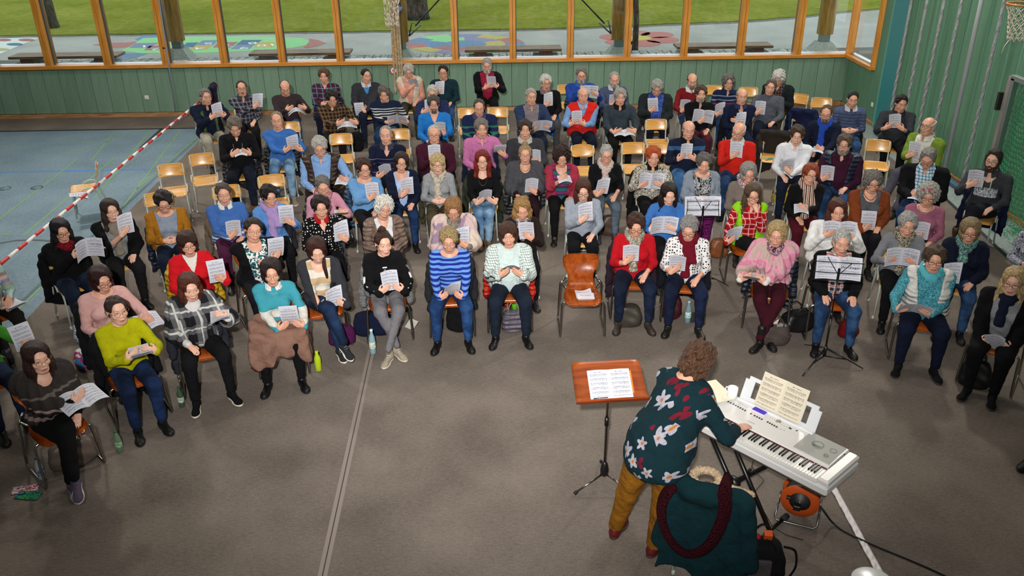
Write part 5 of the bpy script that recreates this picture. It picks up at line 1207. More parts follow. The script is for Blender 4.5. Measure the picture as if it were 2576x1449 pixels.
hood = MM('bearded man in grey hoodie with white print', 2500, 402, -38, d='crossed legs, beside the green net', hair='short', hc='2c221b', gl='d', beard='beard', bc='4a382b', hp=6, hy_=-6, sk=1, top='k:3c3e44', neck='scoop', collar='k:3c3e44', arms='R', sh=(2453, 450, 'b', 10), pants='k:181b24', legs='crossL', shoe='boot/3c3022/55452f/55452f', w=1.05, s=1.06, coat=('k:161c36', 'coat'))
L_hood = dict(P.last)
# women behind
FF('woman with auburn hair in light blue sweater', 914, 423, 12, d='glasses', hair='full', hc='3b1c12', gl='d', hp=6, hy_=8, hw=1.04, top='k:6a9cce', neck='wide', sh=(938, 482, 'b', 12), arms='R', pants='k:141318', legs='close', coat=('pf:27405e', 'jacket'), w=1.1)
FF('woman with dark bob in navy cardigan', 1008, 408, 8, d='pale blue blouse and jeans', hair='bob', hc='2a1712', gl='d', hp=4, ht=6, top='dot:60,a9bfe6,7d90bf,.15', neck='scoop', outer='k:121a30', otype='cardigan', arms='R', sh=(1022, 472, 'b', 20, 1), pants='dn:142646,24406a', shoe='boot/151416/0c0c0c')
FF('blonde woman with fringe and beige scarf', 1101, 412, 3, d='grey knit sweater', hair='bang', hc='c0a678', gl='d', hp=2, sk=1, top='nz:120,8f9296,a7aaae,7c7f84', scarf='nz:30,b5aa9c,d6c9b4,8f8880', sctail=1, arms='clasp', pants='k:4a4432', coat=('k:45412f', 'jacket'), txt=False)
FF('woman with long red hair in black top', 1213, 402, 2, d='long necklace, pale jeans', hair='longb', hc='7c1a0e', gl='d', hp=5, sk=1, top='k:0e0e12', neck='scoop', slv=.78, arms='both', sh=(1222, 494, 'b', 45, 0), pants=LJ, legs='close', shoe='boot/7a5a38/5a4228', neckl='lmt:8a7440,.4', coat=('k:2f3326', 'coat'))
FF('woman with blonde topknot in grey wrap', 1321, 388, 0, d='round glasses, gold necklace', hair='bun', hc='9c8460', gl='r', hp=3, top='k:2c0e18', neck='scoop', shawl='k:4a4b50', arms='L', sh=(1337, 468, 'b', 20), pants='k:2a1620', neckl='smt:b89a58,.35', coat=('pf:26272e', 'jacket'), w=1.1)
FF('woman with dark curls in raspberry jacket', 1413, 392, 0, d='striped top, head bowed', hair='afro', hc='2f1a14', gl='t', hp=18, top='st:.12,1f5c66,3c2c46,9a2470,5c3a58,2c6a70', neck='scoop', outer='k:a23348', otype='wide', oname='jacket', arms='R', sh=(1420, 452, 'b', 98, 4), pants='k:111013', shoe='boot/15120f/2a2520/b0a48c', w=1.1)
FF('woman with silver crop and patterned loop scarf', 1525, 388, 0, d='black top, hand on knee', hair='puff', hc='a8a7a4', gl='d', hp=10, top='k:0f0f12', slv=.72, scarf='nz:34,c9beb8,8f7f86,d9cfc4,b4897c', sctail=.55, arms='R', sh=(1515, 472, 'b', 25, 1), pants='dn:4c5866,63707e', shoe='boot/3a3d42/222222', w=1.1)
FF('woman with orange hair and ornate blouse', 1643, 392, 0, d='glasses, music in both hands', hair='full', hc='b04a1a', gl='t', hp=8, hw=1.04, sk=0, top='nz:36,121214,d8d2c2,121214,d8d2c2', neck='open', collar='k:101012', sh=(1638, 456, 'o', 8, 2), pants='k:111114', w=1.22, belly=.3, coat=('k:121215', 'coat'))
FF('woman with grey wavy bob in pale blue-grey cardigan', 1770, 408, -4, d='printed top, purple skirt', hair='full', hc='5e5955', hp=16, hw=1.05, top='nz:22,1a1a1e,8b8b90,c8c8cc,2a2a2e', neck='wide', outer='k:8791a0', otype='wide', arms='clasp', pants='nz:24,5c1450,7a1f68,2a0a28', legs='close', w=1.15)
FF('woman with grey bob in taupe sweater', 1882, 432, -4, d='glasses, dotted scarf', hair='bob', hc='8e8b87', gl='r', hp=16, top='k:776c66', scarf='nz:40,c8b0b0,2a2238,8a2a4a,d0c8c8', arms='clasp', pants='k:3a3634', w=1.1)
FF('smiling woman with copper hair and striped scarf', 2037, 438, -10, d='black top, silver pendant', hair='full', hc='8c3c1c', gl='d', hp=2, ht=6, top='k:0e0e11', neck='crew', scarf='vs:.05,caa898,1c1618,d8c0b0,8a6a60', sctail=1.1, arms='L', sh=(2015, 527, 'b', 102, 4), pants='k:4c1020', w=1.08)
FF('woman with grey curls in rust cardigan', 2195, 456, -12, d='grey dress, dark red beads', hair='curly', hc='75706a', gl='d', hp=12, top='k:55585e', neck='scoop', outer='k:7c3c1e', otype='wide', arms='R', sh=(2186, 560, 'b', 20), pants='k:15131a', pname='leggings', w=1.2, belly=.3, neckl='sp:5c1018,.3', legs='close')
FF('woman with bushy silver hair and pink headband', 2335, 490, -26, d='mauve sweater, pearl necklace', hair='afro', hc='aaa79e', gl='d', hp=12, top='k:9c5f76', neck='wide', arms='R', sh=(2316, 582, 'b', 12), pants='k:1a1a22', w=1.08, neckl='smt:c8c0bc,.3')
L_pink = dict(P.last)
FF('woman in mustard cardigan', 410, 503, 22, d='dark tousled hair, head bowed', hair='full', hc='1d1010', gl='d', hp=24, hw=1.05, top='k:8d99ab', neck='wide', outer='k:a8701f', otype='wide', arms='clasp', pants=DJ, w=1.15, coat=('pf:151d33', 'jacket'))
FF('woman in blue nordic cardigan', 562, 487, 22, d='white collar, maroon trousers', hair='short', hc='4b4038', gl='t', hp=4, hw=1.03, top='zb:3f68ac,.56,.575,cdd6e6,.60,.62,cdd6e6,.655,.665,cdd6e6,.70,.715,cdd6e6', collar='k:e2e2dc', arms='R', sh=(588, 575, 'b', 10), pants='k:4a1a3a', pname='trousers', w=1.22, belly=.4, shoe='dr/141214/0c0c0c', coat=('k:6a5c50', 'coat'))
FF('woman in sky blue sweater with lilac scarf', 675, 490, 22, d='black crop of hair', hair='full', hc='161010', gl='t', hp=14, hy_=10, top='k:5c8fd2', neck='crew', scarf='k:a48cc0', sctail=1.1, arms='L', sh=(722, 546, 'b', 30, 3), pants='k:101014', coat=('k:25262e', 'coat'))
FF('woman in pink jumper with red patterned scarf', 811, 463, 16, d='cropped grey hair', hair='short', hc='6d6a66', gl='t', hp=22, top='k:c58ba0', scarf='nz:36,8c1c34,d0b0b0,6a1028', arms='L', sh=(860, 540, 'b', 102, 3), pants='k:45484e', coat=('pf:111216', 'coat'))
FF('woman in black polka-dot blouse with red collar', 806, 520, 18, d='dark curled hair', hair='full', hc='1f1210', gl='t', hp=6, hw=1.05, top='dot:30,0e0e11,e8e6e2,.26', neck='v', collar='k:b5141c', arms='L', sh=(858, 585, 'b', 14, 1), pants='k:101013', w=1.2, belly=.4)
FF('old woman with white curls in taupe raincoat', 962, 522, 16, d='head tilted, large glasses', hair='curly', hc='dedbd2', gl='t', hp=8, ht=14, top='k:e0e0e4', neck='v', outer='pf:7a6458', otype='cardigan', oname='coat', arms='clasp', sh=None, pants='k:15151a', w=1.1, chair='p')
FF('woman in lilac shawl over floral blouse', 1140, 520, 3, d='dark blonde bob, head bowed', hair='bob', hc='9a7044', gl='t', hp=28, top='nz:40,1c1a20,b8b0a0,3a3640,8a8474', shawl='nz:3,9a8496,cbb0b0,d2c2b4', arms='L', sh=(1160, 600, 'b', 18, 1), pants='k:121216', w=1.2, legs='close', shoe='snk/3c3e44/c8c8c8')
FF('young woman with long blonde waves and grey check scarf', 1313, 520, 3, d='brown top, head bowed', hair='wavy', hc='a37c48', hp=22, top='k:241a16', scarf='pl:.09,8c8c90,2a2a2e,d8c8c0', sctail=.5, arms='L', sh=(1325, 580, 'b', 10, 2), pants='k:131317', sk=0)
FF('young woman with brown hair in sparkly grey sweater', 1467, 475, -3, d='glasses, head bowed', hair='longb', hc='4a2717', gl='d', hp=18, sk=1, top='k:99a0ad', arms='R', sh=(1472, 537, 'b', 14), pants='k:0f0f13', w=1.12)
FF('young woman with dark hair in blue hoodie', 1682, 484, 0, d='reading open music', hair='longb', hc='1e1210', hp=18, sk=1, top='k:3d70b6', neck='turtle', sh=(1668, 565, 'o', 10, 0), pants='k:101014', txt=True)
hiv = FF('woman in lime vest over red plaid shirt', 1893, 488, -6, d='hand on her chin, long hair', hair='long', hc='54402f', gl='d', hp=10, top='pl:.07,c21c22,8a1016,e8c8c8', neck='open', collar='k:b51a20', outer='k:8ed41c', otype='wide', oname='vest', oslv=0, arms='chin', sh=(1843, 594, 'b', 45, 1), pants='k:17171b', legs='cross', shoe='snk/b01a1e/e0dcd8/f0f0f0', chair='p')
# outer curve on the far side of the barrier
FF('woman in black cardigan with taupe scarf', 277, 528, 32, d='straight dark brown hair', hair='longb', hc='33241d', gl='t', hp=5, hy_=6, sk=1, top='k:85888a', neck='crew', outer='k:0e0e11', otype='wide', scarf='k:857c70', sctail=1, arms='R', sh=(315, 566, 'b', 10, 1), pants='k:19181c', shoe='boot/121113/0c0c0c', w=1.18)
FF('woman with black bob and red leopard scarf', 152, 577, 40, d='black sweater', hair='longb', hc='0e0b0e', gl='d', hp=14, top='k:0c0c0f', scarf='nz:44,1a0a0e,8c1224,1a0a0e,8c1224', sh=(218, 622, 'o', 12, 1), pants=DJ, w=1.2, coat=('k:0e0e12', 'coat'))
FF('woman in scarlet jacket and white roll-neck', 472, 612, 26, d='brown bob and glasses', hair='bang', hc='34190f', gl='r', hp=6, top='k:e4e2da', neck='turtle', outer='k:d01824', otype='zip', oname='jacket', arms='L', sh=(548, 687, 'b', 14, 3), pants='k:201c1c', coat=('pf:c29a14', 'puffer_jacket'), chair='p')
FF('woman in black cardigan over white printed top', 634, 578, 26, d='short brown hair, head tilted', hair='short', hc='31241c', gl='t', hp=2, ht=10, hw=1.1, top='nz:18,dfe4e4,dfe4e4,16181c,2c7478', neck='scoop', outer='k:0f0f13', otype='wide', arms='R', sh=(697, 630, 'b', 35, 3), pants='k:14161e', w=1.3, belly=.4, chair='p')
# front row
plait = FF('young woman in charcoal fleece over striped top', 796, 624, 16, d='auburn plait, head bowed', hair='bob', hc='3c1a12', hp=22, sk=1, top='st:.16,c6ab84,e2dcd0', neck='scoop', outer='k:33353b', otype='wide', oname='jacket', sh=(840, 753, 'b', 22, 1), pants='dn:121f38,22385a', legs='cross', shoe='snk/2b2c30/d8d4cc/9a9aa0', chair='p')
L_plait = dict(P.last)
sport = FF('young woman in black track top', 962, 610, 10, d='grey leggings, topknot, ankles crossed', hair='bun', hc='3a2015', hp=7, hy_=14, sk=1, top='k:0d0d10', neck='crew', outer='k:101013', otype='zip', oname='jacket', sh=(983, 708, 'b', 8, 0), pants='k:77757a', pname='leggings', legs='ankles', shoe='snk/a59a86/c8c0ae/e0e0e0', chair='p', coat=('nz:120,3a3a3c,8a8a8c', 'coat'))
L_sport = dict(P.last)
FF('woman in blue striped jumper', 1129, 600, 2, d='blonde bob, black boots', hair='full', hc='a58d60', gl='t', hp=16, top='st:.05,1a2f8e,6a96dc', neck='wide', sh=(1135, 735, 'b', 50, 1), pants='dn:1b3560,2f5488', legs='wide', shoe='boot/121011/0b0b0b', chair='p', coat=('k:26282c', 'coat'), w=1.08)
FF('woman in white checked blouse over mint tee', 1280, 590, 0, d='brown bob, booklet in both hands', hair='bang', hc='45281a', hp=3, ht=-5, top='k:cfe0de', neck='crew', outer='gr:.026,d3e0dc,3c4a48,.13', otype='wide', oname='blouse', sh=(1285, 677, 'b', 62, 4), pants='k:1b2433', legs='wide', shoe='boot/100f10/0b0b0b', w=1.22, belly=.3, chair='p', coat=('pf:b2200f', 'jacket'))
FF('woman in red cardigan with paisley scarf', 1599, 562, -4, d='brown crop, jeans', hair='full', hc='3f2015', gl='d', hp=20, top='k:b5121f', neck='v', slv=.78, scarf='nz:36,a9a090,3a3a3c,8a8270,c8c0b0', sctail=1, arms='R', sh=(1588, 637, 'b', 14, 2), pants='dn:121a2c,1c2a44', legs='wide', shoe='dr/3d332b/1c1814', chair='p', coat=('k:2a1c28', 'coat'), w=1.15)
FF('woman in white printed blouse with burgundy scarf', 1735, 570, -10, d='silver hair, hiking boots', hair='full', hc='8d8b89', gl='d', hp=22, hy_=-8, top='dot:32,e0dede,2c2028,.34', slv=.72, scarf='k:6a0f22', sctail=1.1, arms='R', sh=(1705, 662, 'b', 20, 2), pants='dn:121a30,1c2848', legs='wide', shoe='boot/171815/0e0e0e/5a5a50', chair='p', coat=('k:14161e', 'coat'), w=1.15)
FF('blonde woman in pink shawl', 1955, 585, -18, d='burgundy trousers, booklet on her lap', hair='bob', hc='b09566', gl='t', hp=14, hy_=-4, top='k:e0d8d4', neck='scoop', scarf='nz:40,2c2838,8a2a44,a8a0a8', shawl='nz:5,c97f98,d895aa,b9a29a', sh=(1893, 702, 'b', 100, 3), pants='k:3c0f1c', legs='ankles', shoe='boot/141113/0c0b0b', chair='p', coat=('pf:1b2230', 'jacket'), w=1.1)
FF('large woman in loose white blouse', 2106, 528, -12, d='long auburn hair, open music', hair='longb', hc='4a1f14', gl='t', hp=8, sk=0, top='k:e4e4e2', neck='scoop', sh=(2112, 582, 'o', 6, 2), pants='k:3b3d42', w=1.35, belly=.7, hw=1.05, s=1.0, chair='s', txt=True)
plaidw = FF('silver-cropped woman in black over plaid', 2117, 606, -10, d='hands on knees', hair='puff', hc='b5b4b1', hp=10, top='pl:.07,d8d4cc,2c2c34,b01c28', neck='open', collar='pl:.07,d8d4cc,2c2c34,b01c28', outer='k:0d0d10', otype='wide', arms='knees', pants=JN, legs='wide', shoe='boot/0f0d0e/0b0b0b', chair='p', w=1.12)
L_pl = dict(P.last)
FF('woman in grey cardigan with zebra scarf', 2283, 562, -18, d='open music in her hands', hair='full', hc='a3a19e', gl='t', hp=12, top='k:7c7f86', scarf='nz:50,101012,c8c0a8,101012', sctail=1, sh=(2268, 645, 'o', 12, 0), pants='k:0f1013', shoe='boot/0f0f11/0b0b0b', w=1.05, chair='s')
FF('woman in navy jacket with turquoise patterned scarf', 2440, 578, -26, d='ash blonde bob and glasses', hair='bob', hc='8c7856', gl='d', hp=12, top='k:11182a', outer='k:131a2c', otype='cardigan', oname='jacket', scarf='nz:34,74b09c,2c5c6c,4a2c28,8cc4b0', sctail=.4, arms='R', sh=(2392, 690, 'b', 14), pants=JN, w=1.08)
FF('woman in white quilted vest over turquoise blouse', 2350, 650, -20, d='open music low in her hands', hair='full', hc='4c3826', gl='d', hp=6, top='nz:60,4fa3b4,1c3c48,5fb4c4', neck='crew', outer='pf:dcdcd8', otype='wide', oname='vest', oslv=0, sh=(2300, 775, 'o', 45, 0), pants='k:121a30', legs='wide', shoe='snk/141417/2a2a2a/3a3a3a', chair='p', w=1.32, belly=.6, hw=1.04, txt=True, scarf='k:58b4c0')
FF('blonde woman with navy scarf', 2550, 705, -38, d='black cardigan, booklet hanging from her hands', hair='longb', hc='bfa474', gl='d', hp=8, sk=1, top='k:8d8f96', outer='k:0e0e11', otype='wide', scarf='k:161c30', sctail=.7, sh=(2503, 868, 'b', 38, 0), pants='k:101013', shoe='snk/121214/2a2a2a', w=1.25, belly=.3, chair='p')
FF('woman in pale pink sweater', 250, 700, 36, d='dark red-brown bob, sheets on her lap', hair='bob', hc='2a0c0e', gl='r', hp=16, hy_=10, top='k:d8a8a4', neck='wide', arms='L', sh=(362, 813, 'o', 112, 2), pants=DJ, w=1.15, coat=('k:141417', 'coat'), chair='s')
FF('young woman in acid yellow sweater', 292, 780, 34, d='round glasses, tied-back hair', hair='tied', hc='35221a', gl='o', hp=2, hy_=8, sk=1, top='k:b4b40c', neck='crew', arms='both', sh=(355, 890, 'b', 104, 3), pants='dn:121f3a,1f3560', shoe='dr/101012/0a0a0a', chair='p', coat=('k:121316', 'coat'))
FF('young woman in black and white check poncho', 475, 718, 26, d='long auburn hair, black jeans', hair='long', hc='54281a', hp=14, hy_=6, sk=1, top='k:d8d4d4', shawl='pl:.20,77787c,1c1c20,c8c8c4', arms='L', sh=(552, 800, 'b', 100, 1), pants='k:121216', legs='wide', shoe='snk/0e0e10/cfc6b4/2a2a2a', chair='p', coat=('k:2a2d36', 'coat'))
FF('older woman in turquoise and white sweater', 682, 682, 12, d='brown coat spread over her lap', hair='bob', hc='231311', gl='t', hp=10, hy_=4, top='zb:3f98a8,.70,.80,d8d4cc', collar='k:e4e2de', sh=(730, 803, 'b', 40, 3), pants='k:0f0f12', legs='wide', shoe='boot/0d0c0d/0a0a0a', chair='p', neckl='sp:8a9aa8,.3')
L_old = dict(P.last)
FF('woman in grey and rose patterned wrap', 92, 898, 44, d='brown bob, legs crossed, open music', hair='longb', hc='2c1711', gl='o', hp=6, hy_=4, sk=1, top='k:101013', neck='scoop', shawl='zb:35302e,.62,.66,8a7a76,.70,.72,15130f,.76,.79,b09a96,.88,.90,6a605c', arms='R', sh=(205, 1003, 'o', 108, 2), pants='k:0f0f11', legs='crossL', shoe='snk/5c5064/b9b0b8/7a6a80', chair='p')
FF('person in pastel striped jumper', -62, 640, 46, d='sheets on the lap', hair='short', hc='7a746c', hp=15, top='st:.24,a8c8b8,c8b8a8,8a9ab8,d8b8b8,9a8a80,a8c8c8', arms='R', sh=(42, 792, 'b', 106, 3), pants='k:1c1917', shoe='boot/26282b/161616', legs='ext', chair='p', coat=None)
FF('person in green sweater cut by the frame', -82, 790, 46, d='booklet in hand', hair='bob', hc='6a5a48', hp=10, top='k:3f8a2c', scarf='k:10121a', sctail=1, arms='L', sh=(62, 852, 'b', 12, 3), pants='dn:10182c,1c2c4c', chair='p', shoe='dr/121212/0a0a0a')
FF('person in navy and white print', 2625, 560, -40, d='only a shoulder in view', hair='bob', hc='8a8378', hp=10, top='nz:40,141a38,c8ccd8,141a38,c8ccd8', arms='clasp', pants='k:14141a', chair='s')
FF('person in black boots cut by the frame', 2760, 830, -44, d='foot reaching into view', hair='bob', hc='4a3a30', hp=10, top='k:141418', arms='clasp', pants='k:0f0f12', chair='p', legs='ext', shoe='boot/0f0f10/0a0a0a')
# ------------------------------------------------------------------ empty chairs
def empty_chair(px, py, rz, label, rnd=False, z=.71):
    p = atz(px, py, z); a = math.radians(rz); x = p[0]-(-math.sin(a))*.195; y = p[1]-math.cos(a)*.195
    r = school_chair(x, y, a, label, 'empty school chairs', rnd); return x, y, a
EC = {}
for k, (px, py, rz, lb, rd) in {
    'a': (430, 430, 18, 'empty pale wooden school chair nearest the blue floor', 0), 'b': (508, 403, 18, 'empty wooden school chair with a white paper on its seat', 0), 'c': (683, 458, 18, 'empty wooden school chair behind the sky blue sweater', 0),
    'd': (400, 503, 20, 'empty wooden school chair just behind the mustard cardigan', 0), 'e': (570, 485, 20, 'empty wooden school chair just behind the nordic cardigan', 0), 'f': (858, 352, 8, 'empty wooden school chair between brown vest and navy sweater', 0),
    'g': (727, 322, 12, 'empty wooden school chair behind the blue sweatshirt', 0), 'h': (1003, 340, 4, 'empty wooden school chair behind the purple-lined navy sweater', 0), 'i': (1178, 286, 2, 'empty wooden school chair before the white-bearded man, the one by the teal sweater', 0),
    'j': (1252, 284, 0, 'empty wooden school chair in front of the white-bearded man in crimson', 0), 'k': (1650, 315, -2, 'empty wooden school chair in front of the blue dotted shirt', 0), 'l': (1592, 375, 0, 'empty wooden school chair between silver crop and orange hair', 0),
    'm': (1655, 375, -2, 'empty wooden school chair hidden behind the orange hair', 0), 'n': (1465, 380, 0, 'empty school chair with a rounded back beside the dark curls', 1), 'o': (1425, 226, 2, 'empty wooden school chair at the elbow of the royal blue sweater', 0),
    'p': (1797, 228, -4, 'empty wooden school chair between dark red sweater and striped half-zip', 0), 'q': (1882, 233, -5, 'empty wooden school chair between striped half-zip and grey turtleneck', 0), 'r': (2066, 260, -14, 'empty wooden school chair by the back wall beyond the blue scarf', 0),
    's': (2008, 250, -30, 'empty wooden school chair beside the white curls', 0), 't': (2020, 295, -22, 'empty wooden school chair with a navy coat draped over it', 0), 'u': (1950, 350, -18, 'empty wooden school chair with a brown parka over its back', 0),
        'v': (2208, 368, -20, 'empty wooden school chair between quilted vest and green jacket', 0)}.items():
    EC[k] = empty_chair(px, py, rz, lb, bool(rd))
# side-on chairs that carry the barrier
p = atz(226, 470, .46); school_chair(p[0]-.05, p[1]-.02, math.radians(-68), 'wooden school chair side-on under the red and white barrier, papers on its seat', 'empty school chairs')
p = atz(500, 262, .46); school_chair(p[0]+.12, p[1]-.02, math.radians(-80), 'wooden school chair side-on at the far end of the barrier by the wall', 'empty school chairs'); fx = p
p = atz(196, 487, .475); sheet('b', 1, (p[0], p[1], p[2]), math.radians(-62), math.radians(-88), 0, 'white printed sheets lying on the chair under the barrier', 'loose papers')
p = atz(543, 452, .47); sheet('b', 1, (p[0], p[1], p[2]), math.radians(12), math.radians(-84), 0, 'white printed paper lying on an empty school chair', 'loose papers')
rn_ = random.Random(3)
coat_obj((fx[0]+.12, fx[1]-.02, .006), math.radians(-80), 'vs:.11,15162a,15162a,5a1626,15162a,2a3560', 'coat', 'dark navy coat with red striped lining over the far chair by the wall', rn_)
a = EC['t']; coat_obj((a[0], a[1], .006), a[2], 'k:151c3c', 'coat', 'navy coat draped over an empty chair beside the grey turtleneck', rn_)
a = EC['u']; coat_obj((a[0], a[1], .006), a[2], 'k:2c2622', 'coat', 'dark brown parka hung over an empty chair beside the red sweater', rn_, big=.03)
p = atz(1935, 400, .465); mb = MB(); mb.box((0, 0, 0), (.15, .10, .004)); o = mb.build('leaflet', 'nz:14,1d4c6a,3c8a4a,b8c0c8', None, tuple(p), (0, 0, .2)); tag(o, 'small blue and green leaflet on the seat below the brown parka', 'leaflet')
# the empty brown chair of the front row
p = atz(1464, 740, .45); ecx, ecy = p[0], p[1]
shell_chair(ecx, ecy+.02, math.radians(-1), 'empty brown shell chair in the middle of the front row', 'brown shell chairs')
o = sheet('b', 2, (ecx+.02, ecy-.06, .462), 0, math.radians(-88), 0, 'white booklet titled on its cover, lying on the empty brown chair', 'loose papers')
o = sheet('b', 2, (ecx+.025, ecy-.055, .468), .06, math.radians(-90), 0, 'second white booklet under the title sheet on the empty brown chair', 'loose papers')
mb = MB(); mb.box((0, 0, 0), (.19, .145, .004)); cv = mb.build('cover_sheet', 'p:d9d3da,.7', None, (ecx+.03, ecy-.10, .478), (math.radians(0), 0, 0)); tag(cv, 'white landscape title sheet reading Wir Singen on the empty brown chair', 'sheet music')
title('Wir Singen', .026, cv, (0, .0, .003), (0, 0, 0)); title('..............................', .014, cv, (0, -.035, .003), (0, 0, 0)); title('......................', .012, cv, (-.03, .05, .003), (0, 0, 0))
# ------------------------------------------------------------------ conductor
CR = vec(1.15, 5.05, .006)
def Q_(x, y, z): return vec(x, y, z)-CR
FW = vec(.80, .60, 0); RT = vec(.60, -.80, 0)
pel, bel, che, nkb = Q_(1.15, 5.03, .92), Q_(1.20, 5.10, 1.05), Q_(1.35, 5.29, 1.22), Q_(1.42, 5.38, 1.36)
shL, shR = nkb-RT*.155+vec(-.03, -.01, -.05), nkb+RT*.155+vec(-.02, -.02, -.06)
eR, wR = Q_(1.665, 5.08, 1.07), Q_(1.80, 5.27, 1.0); eL, wL = Q_(1.36, 5.82, 1.10), Q_(1.55, 5.72, 1.0)
hd = Q_(1.520, 5.455, 1.505)
def rot_e(X, Y, Z, c, r):   # ellipsoid with axes (RT, FW, up) about a centre
    x = (X-F32(c[0]))*F32(RT[0])+(Y-F32(c[1]))*F32(RT[1]); y = (X-F32(c[0]))*F32(FW[0])+(Y-F32(c[1]))*F32(FW[1]); return ell(x, y, Z-F32(c[2]), (0, 0, 0), r)
def ctorso(X, Y, Z, o=0.):
    d = rot_e(X, Y, Z, pel, (.245+o, .20+o, .17+o)); d = smin(d, rot_e(X, Y, Z, bel, (.235+o, .20+o, .18+o)), .09); d = smin(d, rot_e(X, Y, Z, che, (.20+o, .15+o, .16+o)), .09)
    d = smin(d, smin(cone(X, Y, Z, tuple(bel-RT*.06), tuple(nkb-RT*.07-vec(0, 0, .08)), .165+o, .115+o), cone(X, Y, Z, tuple(bel+RT*.06), tuple(nkb+RT*.07-vec(0, 0, .08)), .165+o, .115+o), .04), .06)
    d = smin(d, cone(X, Y, Z, tuple(shL), tuple(shR), .07+o, .07+o), .06); return smin(d, cone(X, Y, Z, tuple(nkb-vec(.02, .03, .05)), tuple(nkb), .10+o, .065+o), .04)
def cbody(X, Y, Z):
    X, Y, Z = np.broadcast_arrays(X, Y, Z); d = ctorso(X, Y, Z, -.004); d = smin(d, cone(X, Y, Z, tuple(nkb), tuple(hd+vec(-.02, -.02, -.05)), .058, .054), .03)
    a = math.atan2(FW[0], -FW[1]); Rm = np.array(Matrix.Rotation(a, 3, 'Z') @ Matrix.Rotation(.45, 3, 'X')).T
    x = X-F32(hd[0]); y = Y-F32(hd[1]); z = Z-F32(hd[2]); h_ = [x*F32(Rm[i, 0])+y*F32(Rm[i, 1])+z*F32(Rm[i, 2]) for i in range(3)]
    return smin(d, headf(h_[0], h_[1], h_[2], 'f'), .015)
V, Qd = nets(cbody, [-.4, -.4, .70], [.65, .70, 1.66], .010)
VS = [V]; FS = [tuple(x) for x in Qd.tolist()]; n0 = len(V)
for W_, E_, sd in ((wR, eR, -1), (wL, eL, 1)):
    a_, n_ = basis(vec(.84, .50, -.12) if sd < 0 else vec(.9, .1, -.1), vec(0, 0, -1.)); lo, hi = bbox([W_, W_+a_*.2, W_+a_*.1+vec(.08, -.08, 0), W_+a_*.1-vec(.08, -.08, 0), E_+(W_-E_)*.3], .05)
    V2, Q2 = nets(lambda X, Y, Z: handf(X, Y, Z, W_, E_, a_, n_, sd, .16), lo, hi, .005); VS.append(V2); FS += [tuple(x+n0 for x in f) for f in Q2.tolist()]; n0 += len(V2)
me = bpy.data.meshes.new('conductor'); me.from_pydata(np.concatenate(VS).tolist(), [], FS); me.polygons.foreach_set('use_smooth', [True]*len(FS)); me.materials.append(M('sk:%s,%s' % SK[0]))
cond = link('person', me); cond.location = CR; tag(cond, 'conductor seen from behind in dark teal flowered blouse and mustard trousers, playing the keyboard', 'person')
HMc = Matrix.Translation(Vector(hd)) @ Matrix.Rotation(math.atan2(FW[0], -FW[1]), 4, 'Z') @ Matrix.Rotation(.45, 4, 'X')
def longcurl(x, y, z):
    x, y, z = np.broadcast_arrays(x, y, z); d = ell(x, y, z, (0, .02, .03), (.112, .118, .112)); d = smin(d, ell(x, y, z, (0, .04, -.07), (.115, .095, .11)), .04); d = smax(d, -ell(x, y, z, (0, -.13, -.04), (.062, .09, .09)), .012)
    return d+F32(.011)*(np.sin(x*F32(85)+z*F32(30))*np.sin(z*F32(70)+y*F32(22))+np.sin(y*F32(80)+z*F32(40))*np.sin(x*F32(60)-z*F32(25)))
V, Qd = nets(longcurl, [-.17, -.16, -.24], [.17, .19, .18], .006); o = child('hair', V, Qd, cond, 'hr:4c2f1b'); o.matrix_local = HMc
def cbl(X, Y, Z):
    X, Y, Z = np.broadcast_arrays(X, Y, Z); d = ctorso(X, Y, Z, .016)
    d = smin(d, smin(cone(X, Y, Z, tuple(shR), tuple(eR), .072, .066), cone(X, Y, Z, tuple(eR), tuple(eR+(wR-eR)*.55), .066, .058), .02), .04)
    d = smin(d, smin(cone(X, Y, Z, tuple(shL), tuple(eL), .072, .062), cone(X, Y, Z, tuple(eL), tuple(eL+(wL-eL)*.55), .062, .055), .02), .04)
    d = d+F32(.006)*np.sin(X*F32(22)+Z*F32(30))*np.sin(Y*F32(25)-Z*F32(22)); d = smax(d, -ell(X, Y, Z, tuple(nkb+vec(.015, .015, .045)), (.10, .10, .075)), .008)
    hem = F32(.845)+F32(.10)*((X*F32(RT[0])+Y*F32(RT[1]))*F32(.5)); return np.maximum(d, hem-Z)
V, Qd = nets(cbl, [-.42, -.45, .70], [.75, .90, 1.50], .011); child('blouse', V, Qd, cond, 'fl:6.6,0b272e,b4b0b8,a86a2c,6a1626')
def ctr(X, Y, Z):
    X, Y, Z = np.broadcast_arrays(X, Y, Z); d = rot_e(X, Y, Z, pel-vec(0, 0, .02), (.215, .185, .15))
    for h_, k_, a_ in ((Q_(1.06, 5.13, .85), Q_(.98, 5.18, .48), Q_(.925, 5.26, .11)), (Q_(1.24, 4.95, .85), Q_(1.21, 4.98, .48), Q_(1.19, 5.04, .11))):
        d = smin(d, smin(cone(X, Y, Z, tuple(h_), tuple(k_), .125, .082), cone(X, Y, Z, tuple(k_), tuple(a_), .082, .060), .02), .04)
    return d+F32(.003)*np.sin(Z*F32(34)+X*F32(40)+1)*np.sin(Z*F32(21)-Y*F32(30))
V, Qd = nets(ctr, [-.45, -.40, .02], [.45, .40, 1.06], .012); child('trousers', V, Qd, cond, 'k:8a5a14')
for (x, y), r_ in (((.925, 5.26), 20), ((1.19, 5.04), 5)):
    o = link('shoe', shoe_mesh('dr/5c1418/3a2418'), cond); o.matrix_local = Matrix.Translation((x-CR[0], y-CR[1], .08)) @ Matrix.Rotation(math.atan2(FW[0], -FW[1])+math.radians(r_), 4, 'Z')
